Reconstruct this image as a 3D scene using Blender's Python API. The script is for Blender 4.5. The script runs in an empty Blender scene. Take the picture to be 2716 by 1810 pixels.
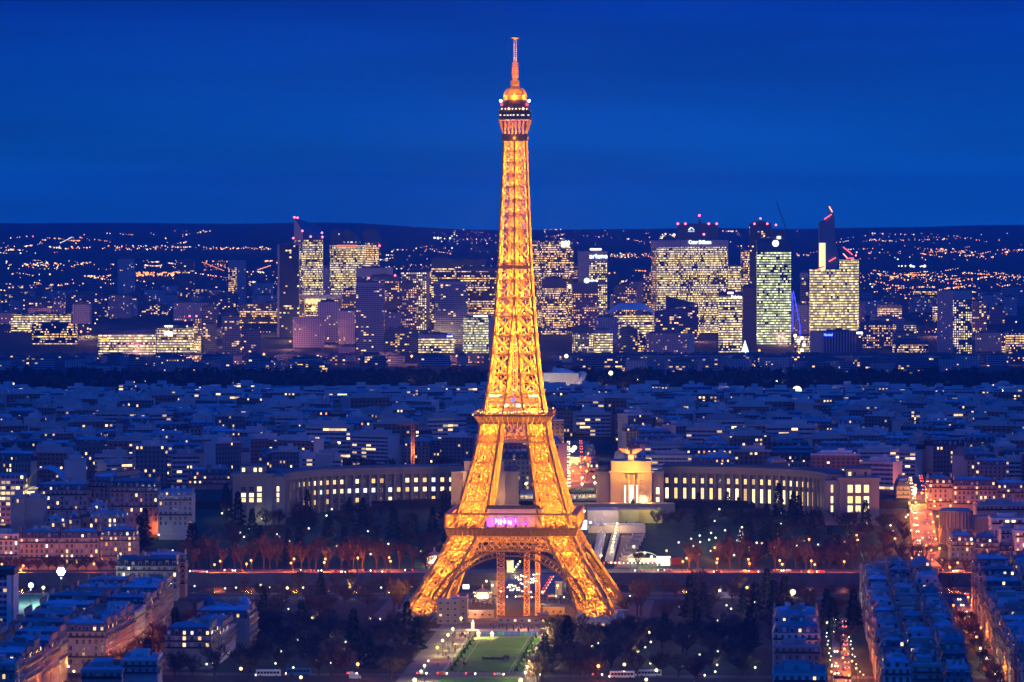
import bpy, math, random
from mathutils import Vector, noise as mnoise
R = random.Random(11)
rad = math.radians
C = bpy.context.scene.collection
SC = bpy.context.scene

# ------------------------------------------------------------------ camera
F = 12772.0          # focal length in photo pixels (photo 2716 wide)
CX, HY, CAMZ = 1358.0, 532.0, 232.0
cam_d = bpy.data.cameras.new('camera'); cam = bpy.data.objects.new('camera', cam_d); C.objects.link(cam)
cam_d.sensor_width = 36.0; cam_d.lens = 36.0 * F / 2716.0
cam_d.shift_y = -(905.0 - HY) / 2716.0
cam_d.clip_start = 5.0; cam_d.clip_end = 90000.0
cam.location = (0, 0, CAMZ); cam.rotation_euler = (math.pi / 2, 0, 0)
SC.camera = cam

# ------------------------------------------------------------------ world: dusk sky, deep blue, faint mauve opposite the sunset
W = bpy.data.worlds.new('World'); SC.world = W; W.use_nodes = True
wn = W.node_tree; wn.nodes.clear()
def wnode(t): return wn.nodes.new(t)
def wl(a, b): wn.links.new(a, b)
tc = wnode('ShaderNodeTexCoord'); sep = wnode('ShaderNodeSeparateXYZ'); wl(tc.outputs['Generated'], sep.inputs[0])
ramp = wnode('ShaderNodeValToRGB')
mr = wnode('ShaderNodeMapRange'); mr.inputs['From Min'].default_value = -0.02; mr.inputs['From Max'].default_value = 1.0
wl(sep.outputs['Z'], mr.inputs['Value']); wl(mr.outputs[0], ramp.inputs[0])
cr = ramp.color_ramp
SKY = [(0.0, (0.000, 0.108, 0.47)), (0.0196, (0.000, 0.110, 0.475)), (0.035, (0.000, 0.074, 0.43)), (0.0608, (0.000, 0.036, 0.375)),
       (0.16, (0.001, 0.045, 0.42)), (0.5, (0.001, 0.092, 0.70)), (1.0, (0.002, 0.110, 0.86))]
while len(cr.elements) < len(SKY): cr.elements.new(0.5)
for e, (p, c) in zip(cr.elements, SKY): e.position = p; e.color = (*c, 1)
# soft cloud streaks
mp = wnode('ShaderNodeMapping'); mp.inputs['Scale'].default_value = (7, 3, 90)
wl(tc.outputs['Generated'], mp.inputs['Vector'])
nz = wnode('ShaderNodeTexNoise'); nz.inputs['Scale'].default_value = 1.0; nz.inputs['Detail'].default_value = 4; nz.inputs['Roughness'].default_value = 0.45
wl(mp.outputs[0], nz.inputs['Vector'])
nm = wnode('ShaderNodeMapRange'); nm.inputs['From Min'].default_value = 0.38; nm.inputs['From Max'].default_value = 0.62
nm.inputs['To Min'].default_value = 0.82; nm.inputs['To Max'].default_value = 1.06
wl(nz.outputs['Fac'], nm.inputs['Value'])
mul = wnode('ShaderNodeVectorMath'); mul.operation = 'SCALE'; wl(ramp.outputs[0], mul.inputs[0])
az = wnode('ShaderNodeMapRange'); az.inputs['From Min'].default_value = -0.11; az.inputs['From Max'].default_value = 0.11; az.inputs['To Min'].default_value = 0.86; az.inputs['To Max'].default_value = 1.06
wl(sep.outputs['X'], az.inputs['Value']); azm = wnode('ShaderNodeMath'); azm.operation = 'MULTIPLY'; wl(az.outputs[0], azm.inputs[0]); wl(nm.outputs[0], azm.inputs[1]); wl(azm.outputs[0], mul.inputs['Scale'])
# mauve band low in the east (behind the viewer)
m1 = wnode('ShaderNodeMapRange'); m1.inputs['From Min'].default_value = 0.1; m1.inputs['From Max'].default_value = -0.9; wl(sep.outputs['Y'], m1.inputs['Value'])
m2 = wnode('ShaderNodeMapRange'); m2.inputs['From Min'].default_value = 0.75; m2.inputs['From Max'].default_value = 0.0; wl(sep.outputs['Z'], m2.inputs['Value'])
m3 = wnode('ShaderNodeMath'); m3.operation = 'MULTIPLY'; wl(m1.outputs[0], m3.inputs[0]); wl(m2.outputs[0], m3.inputs[1])
mv = wnode('ShaderNodeVectorMath'); mv.operation = 'SCALE'; mv.inputs[0].default_value = (0.02, 0.095, 0.40); wl(m3.outputs[0], mv.inputs['Scale'])
ad = wnode('ShaderNodeVectorMath'); ad.operation = 'ADD'; wl(mul.outputs[0], ad.inputs[0]); wl(mv.outputs[0], ad.inputs[1])
sky = wnode('ShaderNodeTexSky'); sky.sky_type = 'NISHITA'; sky.sun_disc = False; sky.sun_elevation = rad(-4); sky.sun_rotation = rad(20)
b1 = wnode('ShaderNodeBackground'); b1.inputs['Strength'].default_value = 1.0; wl(ad.outputs[0], b1.inputs['Color'])
b2 = wnode('ShaderNodeBackground'); b2.inputs['Strength'].default_value = 0.05; skt = wnode('ShaderNodeVectorMath'); skt.operation = 'MULTIPLY'; skt.inputs[1].default_value = (0.05, 0.4, 1.0); wl(sky.outputs[0], skt.inputs[0]); wl(skt.outputs[0], b2.inputs['Color'])
ash = wnode('ShaderNodeAddShader'); wl(b1.outputs[0], ash.inputs[0]); wl(b2.outputs[0], ash.inputs[1])
wo = wnode('ShaderNodeOutputWorld'); wl(ash.outputs[0], wo.inputs['Surface'])
SC.view_settings.view_transform = 'Standard'; SC.view_settings.look = 'None'
SC.view_settings.exposure = 0.0; SC.view_settings.gamma = 1.0
cy = SC.cycles
cy.use_denoising = True; cy.denoising_prefilter = 'NONE'
cy.max_bounces = 3; cy.diffuse_bounces = 1; cy.glossy_bounces = 1; cy.transmission_bounces = 2; cy.volume_bounces = 0; cy.transparent_max_bounces = 8
cy.sample_clamp_indirect = 2.0; cy.sample_clamp_direct = 0.0; cy.caustics_reflective = False; cy.caustics_refractive = False
try: cy.use_light_tree = True
except Exception: pass

# ------------------------------------------------------------------ pixel <-> place
def PX(px, Y): return (px - CX) / F * Y
def PZ(py, Y): return CAMZ - (py - HY) / F * Y
HP = [(0, 0), (2836, 0), (2837, -9), (2990, -9), (2991, 0), (3045, 0), (3120, 6), (3330, 19), (3332, 24), (3400, 27), (3800, 34), (4300, 33),
      (5000, 12), (6000, 8), (6800, 2), (7400, 0), (8200, 20), (9000, 25), (10000, 30), (11000, 38), (12500, 60), (14000, 85), (16000, 98), (20000, 120), (24000, 85), (60000, -150)]
def hz(X, Y):
    for (a, za), (b, zb) in zip(HP, HP[1:]):
        if Y <= b:
            z = za + (zb - za) * (Y - a) / (b - a); break
    else: z = HP[-1][1]
    if Y > 9500:
        t = min(1, (Y - 9500) / 6000.0); u = X / Y
        z += t * (7 * mnoise.noise(Vector((X / 2600.0, Y / 3000.0, 3.1))) + 5 * mnoise.noise(Vector((u * 60, 1.7, 5.0))))
        sm = lambda a, b: (lambda q: q * q * (3 - 2 * q))(max(0, min(1, (u - a) / (b - a))))
        z += t * (20 - 32 * sm(-.038, -.006) + 5 * sm(.0, .03) + 14 * sm(.07, .106))
    return z
def G(px, py, dz=0.0, y0=2050.0, y1=21000.0):
    """ground point seen at a photo pixel (dz metres above the ground)"""
    Y = y0; prev = None
    while Y < y1:
        X = PX(px, Y); d = PZ(py, Y) - (hz(X, Y) + dz)
        if d <= 0:
            lo, hi = (prev if prev else Y), Y
            for _ in range(24):
                m = (lo + hi) / 2
                if PZ(py, m) - (hz(PX(px, m), m) + dz) <= 0: hi = m
                else: lo = m
            return Vector((PX(px, hi), hi, hz(PX(px, hi), hi)))
        prev = Y; Y *= 1.004
    return Vector((PX(px, y1), y1, hz(PX(px, y1), y1)))

# ------------------------------------------------------------------ materials
def newmat(name):
    m = bpy.data.materials.new(name); m.use_nodes = True
    nt = m.node_tree; nt.nodes.clear()
    o = nt.nodes.new('ShaderNodeOutputMaterial'); b = nt.nodes.new('ShaderNodeBsdfPrincipled'); nt.links.new(b.outputs[0], o.inputs[0])
    return m, nt, b
MATS = {}; KIDS = {}
def mat(name, col, rough=0.8, var=0.25, scale=0.3, metal=0.0, spec=0.3, stretch=None, objvar=0.0):
    """matte surface with a procedural mottling (stains and wear)"""
    if name in MATS: return MATS[name]
    m, nt, b = newmat(name)
    t = nt.nodes.new('ShaderNodeTexCoord'); n = nt.nodes.new('ShaderNodeTexNoise')
    n.inputs['Scale'].default_value = scale; n.inputs['Detail'].default_value = 5; n.inputs['Roughness'].default_value = 0.6
    if stretch:
        mm = nt.nodes.new('ShaderNodeMapping'); mm.inputs['Scale'].default_value = stretch
        nt.links.new(t.outputs['Object'], mm.inputs[0]); nt.links.new(mm.outputs[0], n.inputs['Vector'])
    else: nt.links.new(t.outputs['Object'], n.inputs['Vector'])
    r = nt.nodes.new('ShaderNodeMapRange'); r.inputs['From Min'].default_value = 0.25; r.inputs['From Max'].default_value = 0.75
    r.inputs['To Min'].default_value = 1 - var; r.inputs['To Max'].default_value = 1 + var
    nt.links.new(n.outputs['Fac'], r.inputs['Value'])
    v = nt.nodes.new('ShaderNodeVectorMath'); v.operation = 'SCALE'; v.inputs[0].default_value = col
    fac = r.outputs[0]
    if objvar:
        oi = nt.nodes.new('ShaderNodeObjectInfo'); r2 = nt.nodes.new('ShaderNodeMapRange')
        r2.inputs['To Min'].default_value = 1 - objvar; r2.inputs['To Max'].default_value = 1 + objvar
        nt.links.new(oi.outputs['Random'], r2.inputs['Value'])
        mm = nt.nodes.new('ShaderNodeMath'); mm.operation = 'MULTIPLY'; nt.links.new(fac, mm.inputs[0]); nt.links.new(r2.outputs[0], mm.inputs[1]); fac = mm.outputs[0]
    nt.links.new(fac, v.inputs['Scale']); nt.links.new(v.outputs[0], b.inputs['Base Color'])
    b.inputs['Roughness'].default_value = rough; b.inputs['Metallic'].default_value = metal
    b.inputs['Specular IOR Level'].default_value = spec
    MATS[name] = m; return m
def emit(name, col, s, sample=False, flick=0.0):
    if name in MATS: return MATS[name]
    m = bpy.data.materials.new(name); m.use_nodes = True; nt = m.node_tree; nt.nodes.clear()
    o = nt.nodes.new('ShaderNodeOutputMaterial'); e = nt.nodes.new('ShaderNodeEmission'); nt.links.new(e.outputs[0], o.inputs[0])
    e.inputs['Color'].default_value = (*col, 1); e.inputs['Strength'].default_value = s
    if flick:
        oi = nt.nodes.new('ShaderNodeObjectInfo'); r = nt.nodes.new('ShaderNodeMapRange')
        r.inputs['To Min'].default_value = s * (1 - flick); r.inputs['To Max'].default_value = s * (1 + flick)
        nt.links.new(oi.outputs['Random'], r.inputs['Value']); nt.links.new(r.outputs[0], e.inputs['Strength'])
    if not sample: m.cycles.emission_sampling = 'NONE'
    MATS[name] = m; return m
def facade(name, wall, glass=(0.02, 0.03, 0.05), pw=3.0, ph=3.4, fw=0.7, fh=0.5, lit=0.5, col=(1.0, 0.72, 0.36), s=2.2,
           cl=0.35, row=0.2, rough=0.35, csc=(0.16, 0.3), wvar=0.15):
    """curtain wall / punched windows: a grid of panes measured in metres on the UVs, each pane lit or dark at random"""
    if name in MATS: return MATS[name]
    m, nt, b = newmat(name); L = nt.links.new; N = nt.nodes.new
    def MA(op, a, c=None):
        n = N('ShaderNodeMath'); n.operation = op
        for i, v in enumerate((a, c)):
            if v is None: continue
            if isinstance(v, (int, float)): n.inputs[i].default_value = v
            else: L(v, n.inputs[i])
        return n.outputs[0]
    uv = N('ShaderNodeUVMap'); sp = N('ShaderNodeSeparateXYZ'); L(uv.outputs[0], sp.inputs[0])
    oi = N('ShaderNodeObjectInfo'); seed = MA('MULTIPLY', oi.outputs['Random'], 517.0)
    u = MA('DIVIDE', sp.outputs['X'], pw); v = MA('DIVIDE', sp.outputs['Y'], ph)
    cu, cv = MA('FLOOR', u), MA('FLOOR', v); fu, fv = MA('FRACT', u), MA('FRACT', v)
    mk = MA('MULTIPLY', MA('LESS_THAN', MA('ABSOLUTE', MA('SUBTRACT', fu, 0.5)), fw / 2), MA('LESS_THAN', MA('ABSOLUTE', MA('SUBTRACT', fv, 0.5)), fh / 2))
    cb = N('ShaderNodeCombineXYZ'); L(cu, cb.inputs[0]); L(cv, cb.inputs[1]); L(seed, cb.inputs[2])
    wn_ = N('ShaderNodeTexWhiteNoise'); wn_.noise_dimensions = '3D'; L(cb.outputs[0], wn_.inputs['Vector'])
    cb2 = N('ShaderNodeCombineXYZ'); L(cv, cb2.inputs[0]); L(seed, cb2.inputs[1])
    wr = N('ShaderNodeTexWhiteNoise'); wr.noise_dimensions = '2D'; L(cb2.outputs[0], wr.inputs['Vector'])
    cb3 = N('ShaderNodeCombineXYZ'); L(MA('MULTIPLY', cu, csc[0]), cb3.inputs[0]); L(MA('MULTIPLY', cv, csc[1]), cb3.inputs[1]); L(seed, cb3.inputs[2])
    nz = N('ShaderNodeTexNoise'); nz.inputs['Scale'].default_value = 1.0; nz.inputs['Detail'].default_value = 1; L(cb3.outputs[0], nz.inputs['Vector'])
    nc = N('ShaderNodeMapRange'); nc.inputs['From Min'].default_value = 0.3; nc.inputs['From Max'].default_value = 0.7; L(nz.outputs['Fac'], nc.inputs['Value'])
    x = MA('ADD', MA('MULTIPLY', wn_.outputs['Value'], 1 - cl - row), MA('ADD', MA('MULTIPLY', nc.outputs[0], cl), MA('MULTIPLY', wr.outputs['Value'], row)))
    # map the blended value so that the share of lit panes is about `lit`
    sd = 0.29 * math.sqrt((1 - cl - row) ** 2 + (cl * 1.0) ** 2 + row ** 2)
    zq = max(-3, min(3, (math.log(max(lit, 1e-3) / max(1 - lit, 1e-3))) / 1.702))
    on = MA('LESS_THAN', x, 0.5 + zq * sd)
    cs = N('ShaderNodeSeparateColor'); L(wn_.outputs['Color'], cs.inputs[0])
    br = MA('ADD', MA('MULTIPLY', MA('MULTIPLY', cs.outputs[1], cs.outputs[1]), 1.35), 0.32)
    es = MA('MULTIPLY', MA('MULTIPLY', mk, on), MA('MULTIPLY', br, s))
    mx = N('ShaderNodeMix'); mx.data_type = 'RGBA'; L(mk, mx.inputs['Factor'])
    wv = N('ShaderNodeTexNoise'); wv.inputs['Scale'].default_value = 0.08; L(uv.outputs[0], wv.inputs['Vector'])
    wm = N('ShaderNodeMapRange'); wm.inputs['To Min'].default_value = 1 - wvar; wm.inputs['To Max'].default_value = 1 + wvar; L(wv.outputs['Fac'], wm.inputs['Value'])
    ws = N('ShaderNodeVectorMath'); ws.operation = 'SCALE'; ws.inputs[0].default_value = wall; L(wm.outputs[0], ws.inputs['Scale'])
    L(ws.outputs[0], mx.inputs['A']); mx.inputs['B'].default_value = (*glass, 1)
    L(mx.outputs['Result'], b.inputs['Base Color']); b.inputs['Roughness'].default_value = rough
    hue = N('ShaderNodeMix'); hue.data_type = 'RGBA'; L(cs.outputs[0], hue.inputs['Factor'])
    hue.inputs['A'].default_value = (*col, 1); hue.inputs['B'].default_value = (col[0], min(1, col[1] * 1.12), min(1, col[2] * 1.5), 1)
    L(hue.outputs['Result'], b.inputs['Emission Color']); L(es, b.inputs['Emission Strength'])
    m.cycles.emission_sampling = 'NONE'
    MATS[name] = m; return m

# ------------------------------------------------------------------ mesh builder
class MB:
    def __init__(s): s.v = []; s.f = []; s.uv = []; s.mi = []
    def quad(s, a, b, c, d, uv=None, mi=0):
        n = len(s.v); s.v += [a, b, c, d]; s.f.append((n, n + 1, n + 2, n + 3)); s.mi.append(mi)
        s.uv += uv if uv else [(0, 0)] * 4
    def tri(s, a, b, c, mi=0):
        n = len(s.v); s.v += [a, b, c]; s.f.append((n, n + 1, n + 2)); s.mi.append(mi); s.uv += [(0, 0)] * 3
    def ngon(s, pts, mi=0):
        n = len(s.v); s.v += pts; s.f.append(tuple(range(n, n + len(pts)))); s.mi.append(mi); s.uv += [(p[0], p[1]) for p in pts]
    def prism(s, poly, z0, z1, mi=0, mt=None, u0=0.0, mis=None, bottom=False, ztop=None):
        """upright prism over a counter-clockwise footprint; wall UVs in metres; ztop(x,y) may slope the top"""
        u = u0; k = len(poly)
        T = [(p[0], p[1], ztop(*p) if ztop else z1) for p in poly]
        for i in range(k):
            a, b = poly[i], poly[(i + 1) % k]; l = math.hypot(b[0] - a[0], b[1] - a[1]); ta, tb = T[i], T[(i + 1) % k]
            s.quad((*a, z0), (*b, z0), tb, ta, [(u, z0), (u + l, z0), (u + l, tb[2]), (u, ta[2])], mis[i] if mis else mi); u += l
        s.ngon(T, mi if mt is None else mt)
        if bottom: s.ngon([(p[0], p[1], z0) for p in reversed(poly)], mi if mt is None else mt)
    def box(s, x0, x1, y0, y1, z0, z1, mi=0, mt=None, bottom=False):
        s.prism([(x0, y0), (x1, y0), (x1, y1), (x0, y1)], z0, z1, mi, mt, bottom=bottom)
    def beam(s, p, q, w, h=None, mi=0, up=None):
        h = h or w; p, q = Vector(p), Vector(q); d = q - p
        if d.length < 1e-6: return
        d.normalize(); up = Vector(up) if up else (Vector((0, 0, 1)) if abs(d.z) < 0.9 else Vector((0, 1, 0)))
        a = d.cross(up); a.normalize(); b = a.cross(d); a *= w / 2; b *= h / 2
        A = [tuple(p - a - b), tuple(p + a - b), tuple(p + a + b), tuple(p - a + b)]; B = [tuple(q - a - b), tuple(q + a - b), tuple(q + a + b), tuple(q - a + b)]
        n = len(s.v); s.v += A + B
        for f in ((0, 1, 5, 4), (1, 2, 6, 5), (2, 3, 7, 6), (3, 0, 4, 7), (3, 2, 1, 0), (4, 5, 6, 7)):
            s.f.append(tuple(n + i for i in f)); s.mi.append(mi); s.uv += [(0, 0)] * 4
    def lathe(s, prof, cx=0, cy=0, n=10, mi=0, cap=True):
        base = len(s.v)
        for r, z in prof:
            for i in range(n):
                a = 2 * math.pi * i / n; s.v.append((cx + r * math.cos(a), cy + r * math.sin(a), z))
        for j in range(len(prof) - 1):
            for i in range(n):
                k = (i + 1) % n
                s.f.append((base + j * n + i, base + j * n + k, base + (j + 1) * n + k, base + (j + 1) * n + i)); s.mi.append(mi)
                s.uv += [(i, prof[j][1]), (i + 1, prof[j][1]), (i + 1, prof[j + 1][1]), (i, prof[j + 1][1])]
        if cap:
            s.f.append(tuple(base + (len(prof) - 1) * n + i for i in range(n))); s.mi.append(mi); s.uv += [(0, 0)] * n
    def ball(s, c, r, mi=0, n=8, m=5):
        s.lathe([(max(1e-3, r * math.sin(math.pi * j / m)), c[2] - r * math.cos(math.pi * j / m)) for j in range(m + 1)], c[0], c[1], n, mi, False)
    def octa(s, c, r, mi=0):
        x, y, z = c; P = [(x + r, y, z), (x, y + r, z), (x - r, y, z), (x, y - r, z)]
        for i in range(4):
            s.tri(P[i], P[(i + 1) % 4], (x, y, z + r), mi); s.tri(P[(i + 1) % 4], P[i], (x, y, z - r), mi)
    def mesh(s, name, mats):
        me = bpy.data.meshes.new(name); me.from_pydata([tuple(p) for p in s.v], [], s.f)
        for m in (mats if isinstance(mats, (list, tuple)) else [mats]): me.materials.append(m)
        me.polygons.foreach_set('material_index', s.mi)
        l = me.uv_layers.new(name='UVMap'); l.data.foreach_set('uv', [c for p in s.uv for c in p])
        me.update(); return me
    def build(s, name, mats, parent=None, loc=None, rz=0.0):
        return link(name, s.mesh(name, mats), parent, loc, rz)
def link(name, me, parent=None, loc=None, rz=0.0):
    o = bpy.data.objects.new(name, me); C.objects.link(o)
    if parent is not None: o.parent = parent; KIDS.setdefault(parent.name, []).append(o)
    if loc is not None: o.location = loc
    if rz: o.rotation_euler = (0, 0, rz)
    return o
def tag(o, label, cat, group=None, kind=None):
    if label:
        o['label'] = label
        if not 4 <= len(label.split()) <= 16: print('LABELLEN', len(label.split()), label)
    if cat: o['category'] = cat
    if group: o['group'] = group
    if kind: o['kind'] = kind
    return o
def thing(name, label, cat, loc, rz=0.0, group=None):
    o = bpy.data.objects.new(name, None); C.objects.link(o); o.location = loc; o.rotation_euler = (0, 0, rz); o.empty_display_size = 0.1
    return tag(o, label, cat, group)
def struct(o): o['kind'] = 'structure'; return o
def stuff(o, label=None): 
    o['kind'] = 'stuff'
    if label: o['label'] = label
    return o
def dup(root, loc, rz, label=None, group=None, sc=None):
    """copy of a thing with its parts and sub-parts"""
    r = root.copy(); C.objects.link(r); r.location = loc; r.rotation_euler = (0, 0, rz)
    if sc: r.scale = sc if isinstance(sc, tuple) else (sc, sc, sc)
    if label: r['label'] = label
    if group: r['group'] = group
    for ch in KIDS.get(root.name, ()):
        c = ch.copy(); C.objects.link(c); c.parent = r; KIDS.setdefault(r.name, []).append(c)
        for g in KIDS.get(ch.name, ()):
            d = g.copy(); C.objects.link(d); d.parent = c; KIDS.setdefault(c.name, []).append(d)
    return r
def plight(parent, loc, col, power, r=0.4, name='light'):
    d = bpy.data.lights.new(name, 'POINT'); d.color = col; d.energy = power; d.shadow_soft_size = r
    o = bpy.data.objects.new(name, d); C.objects.link(o); o.location = loc
    if parent is not None: o.parent = parent
    return o
def text_mesh(s, size, depth=0.3):
    cu = bpy.data.curves.new('lettering', 'FONT'); cu.body = s; cu.size = size; cu.extrude = depth; cu.align_x = 'LEFT'; cu.resolution_u = 2
    o = bpy.data.objects.new('lettering', cu); C.objects.link(o)
    dg = bpy.context.evaluated_depsgraph_get(); me = bpy.data.meshes.new_from_object(o.evaluated_get(dg))
    bpy.data.objects.remove(o); bpy.data.curves.remove(cu)
    return me
def sign(s, px0, px1, py0, py1, Y, m, parent, base, name='sign'):
    """lettering filling a pixel box on the facade at distance Y (faces -Y); base = world location of the parent"""
    me = text_mesh(s, 10.0, 0.25)
    xs = [v.co.x for v in me.vertices]; ys = [v.co.y for v in me.vertices]
    x0, x1, y0, y1 = min(xs), max(xs), min(ys), max(ys)
    X0, X1 = PX(px0, Y), PX(px1, Y); Z0, Z1 = PZ(py1, Y), PZ(py0, Y)
    sx, sy = (X1 - X0) / (x1 - x0), (Z1 - Z0) / (y1 - y0)
    for v in me.vertices:
        x, y, z = v.co; v.co = ((x - x0) * sx + X0 - base[0], Y - base[1] - z, (y - y0) * sy + Z0 - base[2])
    me.materials.clear(); me.materials.append(m); me.update()
    return link(name, me, parent)
AX = rad(3.2)                       # the park axis runs 3.2 degrees to the right of the view
def ax(s, t):                       # s metres along the axis from the tower, t metres to its right
    return (1.8 + s * math.sin(AX) + t * math.cos(AX), 2710 + s * math.cos(AX) - t * math.sin(AX))

# ================================================================== SETTING: ground, river, roads
M_ground = mat('earth', (0.02, 0.02, 0.018), 0.95, 0.35, 0.02)
M_asph = mat('asphalt', (0.055, 0.052, 0.05), 0.7, 0.25, 0.08)
M_gravel = mat('gravel_path', (0.17, 0.14, 0.11), 0.95, 0.22, 0.12)
M_pave = mat('pale_paving', (0.30, 0.27, 0.23), 0.85, 0.2, 0.1)
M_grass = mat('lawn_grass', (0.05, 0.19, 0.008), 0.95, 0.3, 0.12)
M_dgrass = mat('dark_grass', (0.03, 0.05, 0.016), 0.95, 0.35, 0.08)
M_stone = mat('stone', (0.36, 0.32, 0.26), 0.85, 0.16, 0.1)
def build_ground():
    Ys = [1500, 1900, 2100, 2300, 2500, 2700, 2836, 2837, 2990, 2991, 3045, 3080, 3120, 3200, 3280, 3330, 3332, 3400, 3600, 3800, 4050, 4300, 4600, 5000, 5400, 6000, 6800, 7400, 7800, 8200, 9000, 9500]
    Y = 9500
    while Y < 30000: Y *= 1.022; Ys.append(Y)
    Ys += [40000, 60000]
    n = 44; b = MB(); rows = []
    for Y in Ys:
        hw = 0.135 * Y + 160
        rows.append([(x, Y, hz(x, Y)) for x in (-hw + 2 * hw * i / n for i in range(n + 1))])
    for r in rows: b.v += r
    k = n + 1
    for j in range(len(rows) - 1):
        for i in range(n):
            b.f.append((j * k + i, j * k + i + 1, (j + 1) * k + i + 1, (j + 1) * k + i)); b.mi.append(0); b.uv += [(0, 0)] * 4
    struct(b.build('ground', M_ground))
build_ground()
def sheet(name, pts, m, dz=0.05, kind='structure'):
    """flat ground sheet through corner points (x, y), draped over the terrain in strips"""
    b = MB(); n = 24
    (a0, a1), (c0, c1) = (pts[0], pts[1]), (pts[3], pts[2])
    for i in range(n):
        t0, t1 = i / n, (i + 1) / n
        def P(t, A, B): 
            x, y = A[0] + (B[0] - A[0]) * t, A[1] + (B[1] - A[1]) * t; return (x, y, hz(x, y) + dz)
        b.quad(P(t0, a0, c0), P(t0, a1, c1), P(t1, a1, c1), P(t1, a0, c0))
    o = b.build(name, m); o['kind'] = kind; return o
# river
mw, ntw, bw = newmat('river_water'); bw.inputs['Base Color'].default_value = (0.012, 0.016, 0.02, 1); bw.inputs['Roughness'].default_value = 0.16
_n = ntw.nodes.new('ShaderNodeTexNoise'); _n.inputs['Scale'].default_value = 0.5; _n.inputs['Detail'].default_value = 3
_b = ntw.nodes.new('ShaderNodeBump'); _b.inputs['Strength'].default_value = 0.35; _b.inputs['Distance'].default_value = 0.4
ntw.links.new(_n.outputs['Fac'], _b.inputs['Height']); ntw.links.new(_b.outputs[0], bw.inputs['Normal'])
b = MB(); b.quad((-620, 2837.5, -7), (620, 2837.5, -7), (620, 2988, -7), (-620, 2988, -7)); struct(b.build('river_water', mw))
# quay walls
M_quay = mat('quay_stone', (0.13, 0.115, 0.11), 0.9, 0.3, 0.12)
b = MB(); b.box(-620, 620, 2988.2, 2992, -8.5, 0.9); o = b.build('quay_wall', M_quay)
tag(o, 'long grey stone quay wall along the far bank of the river', 'wall')
b = MB(); b.box(-620, 620, 2833, 2837.2, -8.5, 0.8); o = b.build('quay_wall', M_quay)
tag(o, 'low stone quay wall of the near river bank, half hidden by bare trees', 'wall')
# roads and walks
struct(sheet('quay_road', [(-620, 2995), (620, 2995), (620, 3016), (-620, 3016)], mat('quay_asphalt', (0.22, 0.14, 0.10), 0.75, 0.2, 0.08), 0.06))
struct(sheet('quay_pavement', [(-620, 3016.2), (620, 3016.2), (620, 3027), (-620, 3027)], M_gravel, 0.16))
struct(sheet('near_quay_road', [(-620, 2800), (620, 2800), (620, 2826), (-620, 2826)], M_asph, 0.06))
def axsheet(name, s0, s1, t0, t1, m, dz): return struct(sheet(name, [ax(s0, t0), ax(s0, t1), ax(s1, t1), ax(s1, t0)], m, dz))
axsheet('park_walk', -420, -60, -36, 32, M_gravel, 0.03)
axsheet('esplanade', -60, 88, -78, 76, mat('esplanade_ground', (0.11, 0.085, 0.07), 0.9, 0.2, 0.06), 0.035)
axsheet('park_road', -366, -352, -260, 260, M_asph, 0.07)
axsheet('park_road', -118, -104, -40, 40, M_pave, 0.075)
# ------------------------------------------------------------------ the central lawns
def lawn():
    # far lawn seen in the photo
    c = [G(1180, 1785), G(1387, 1785), G(1432, 1691), G(1245, 1691)]
    s = [((p.x - 1.8) * math.sin(AX) + (p.y - 2710) * math.cos(AX), (p.x - 1.8) * math.cos(AX) - (p.y - 2710) * math.sin(AX)) for p in c]
    s0, s1 = (s[0][0] + s[1][0]) / 2, (s[2][0] + s[3][0]) / 2; t0 = (s[0][1] + s[3][1]) / 2; t1 = (s[1][1] + s[2][1]) / 2
    b = MB(); L = lambda a, t, z: (*ax(a, t), z)
    g = [t0, t0 + 6.2, t0 + 6.6, t1 - 6.6, t1 - 6.2, t1]
    cuts = [s0, s0 + (s1 - s0) * 0.33, s0 + (s1 - s0) * 0.33 + 1.0, s0 + (s1 - s0) * 0.64, s0 + (s1 - s0) * 0.64 + 1.0, s1]
    for i in range(5):
        for j in range(5):
            if i in (1, 3) or j in (1, 3): continue
            b.quad(L(cuts[j], g[i], .14), L(cuts[j], g[i + 1], .14), L(cuts[j + 1], g[i + 1], .14), L(cuts[j + 1], g[i], .14))
    struct(b.build('lawn', M_grass))
    axsheet('lawn_path', s0 - 1.6, s1 + 1.6, t0 - 1.6, t1 + 1.6, mat('lawn_path_sand', (0.34, 0.29, 0.22), 0.95, 0.2, 0.3), 0.08)
    b = MB(); b.quad(L(-420, t0, .14), L(-420, t1, .14), L(s0 - 26, t1, .14), L(s0 - 26, t0, .14)); struct(b.build('lawn', M_grass))
    return s0, s1, t0, t1
LS0, LS1, LT0, LT1 = lawn()
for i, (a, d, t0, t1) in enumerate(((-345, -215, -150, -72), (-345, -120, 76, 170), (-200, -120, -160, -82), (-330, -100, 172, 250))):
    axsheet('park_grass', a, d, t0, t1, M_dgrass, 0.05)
# gardens on the far slope
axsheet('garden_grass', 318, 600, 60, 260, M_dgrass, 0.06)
axsheet('garden_grass', 318, 600, -300, -60, M_dgrass, 0.06)
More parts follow.
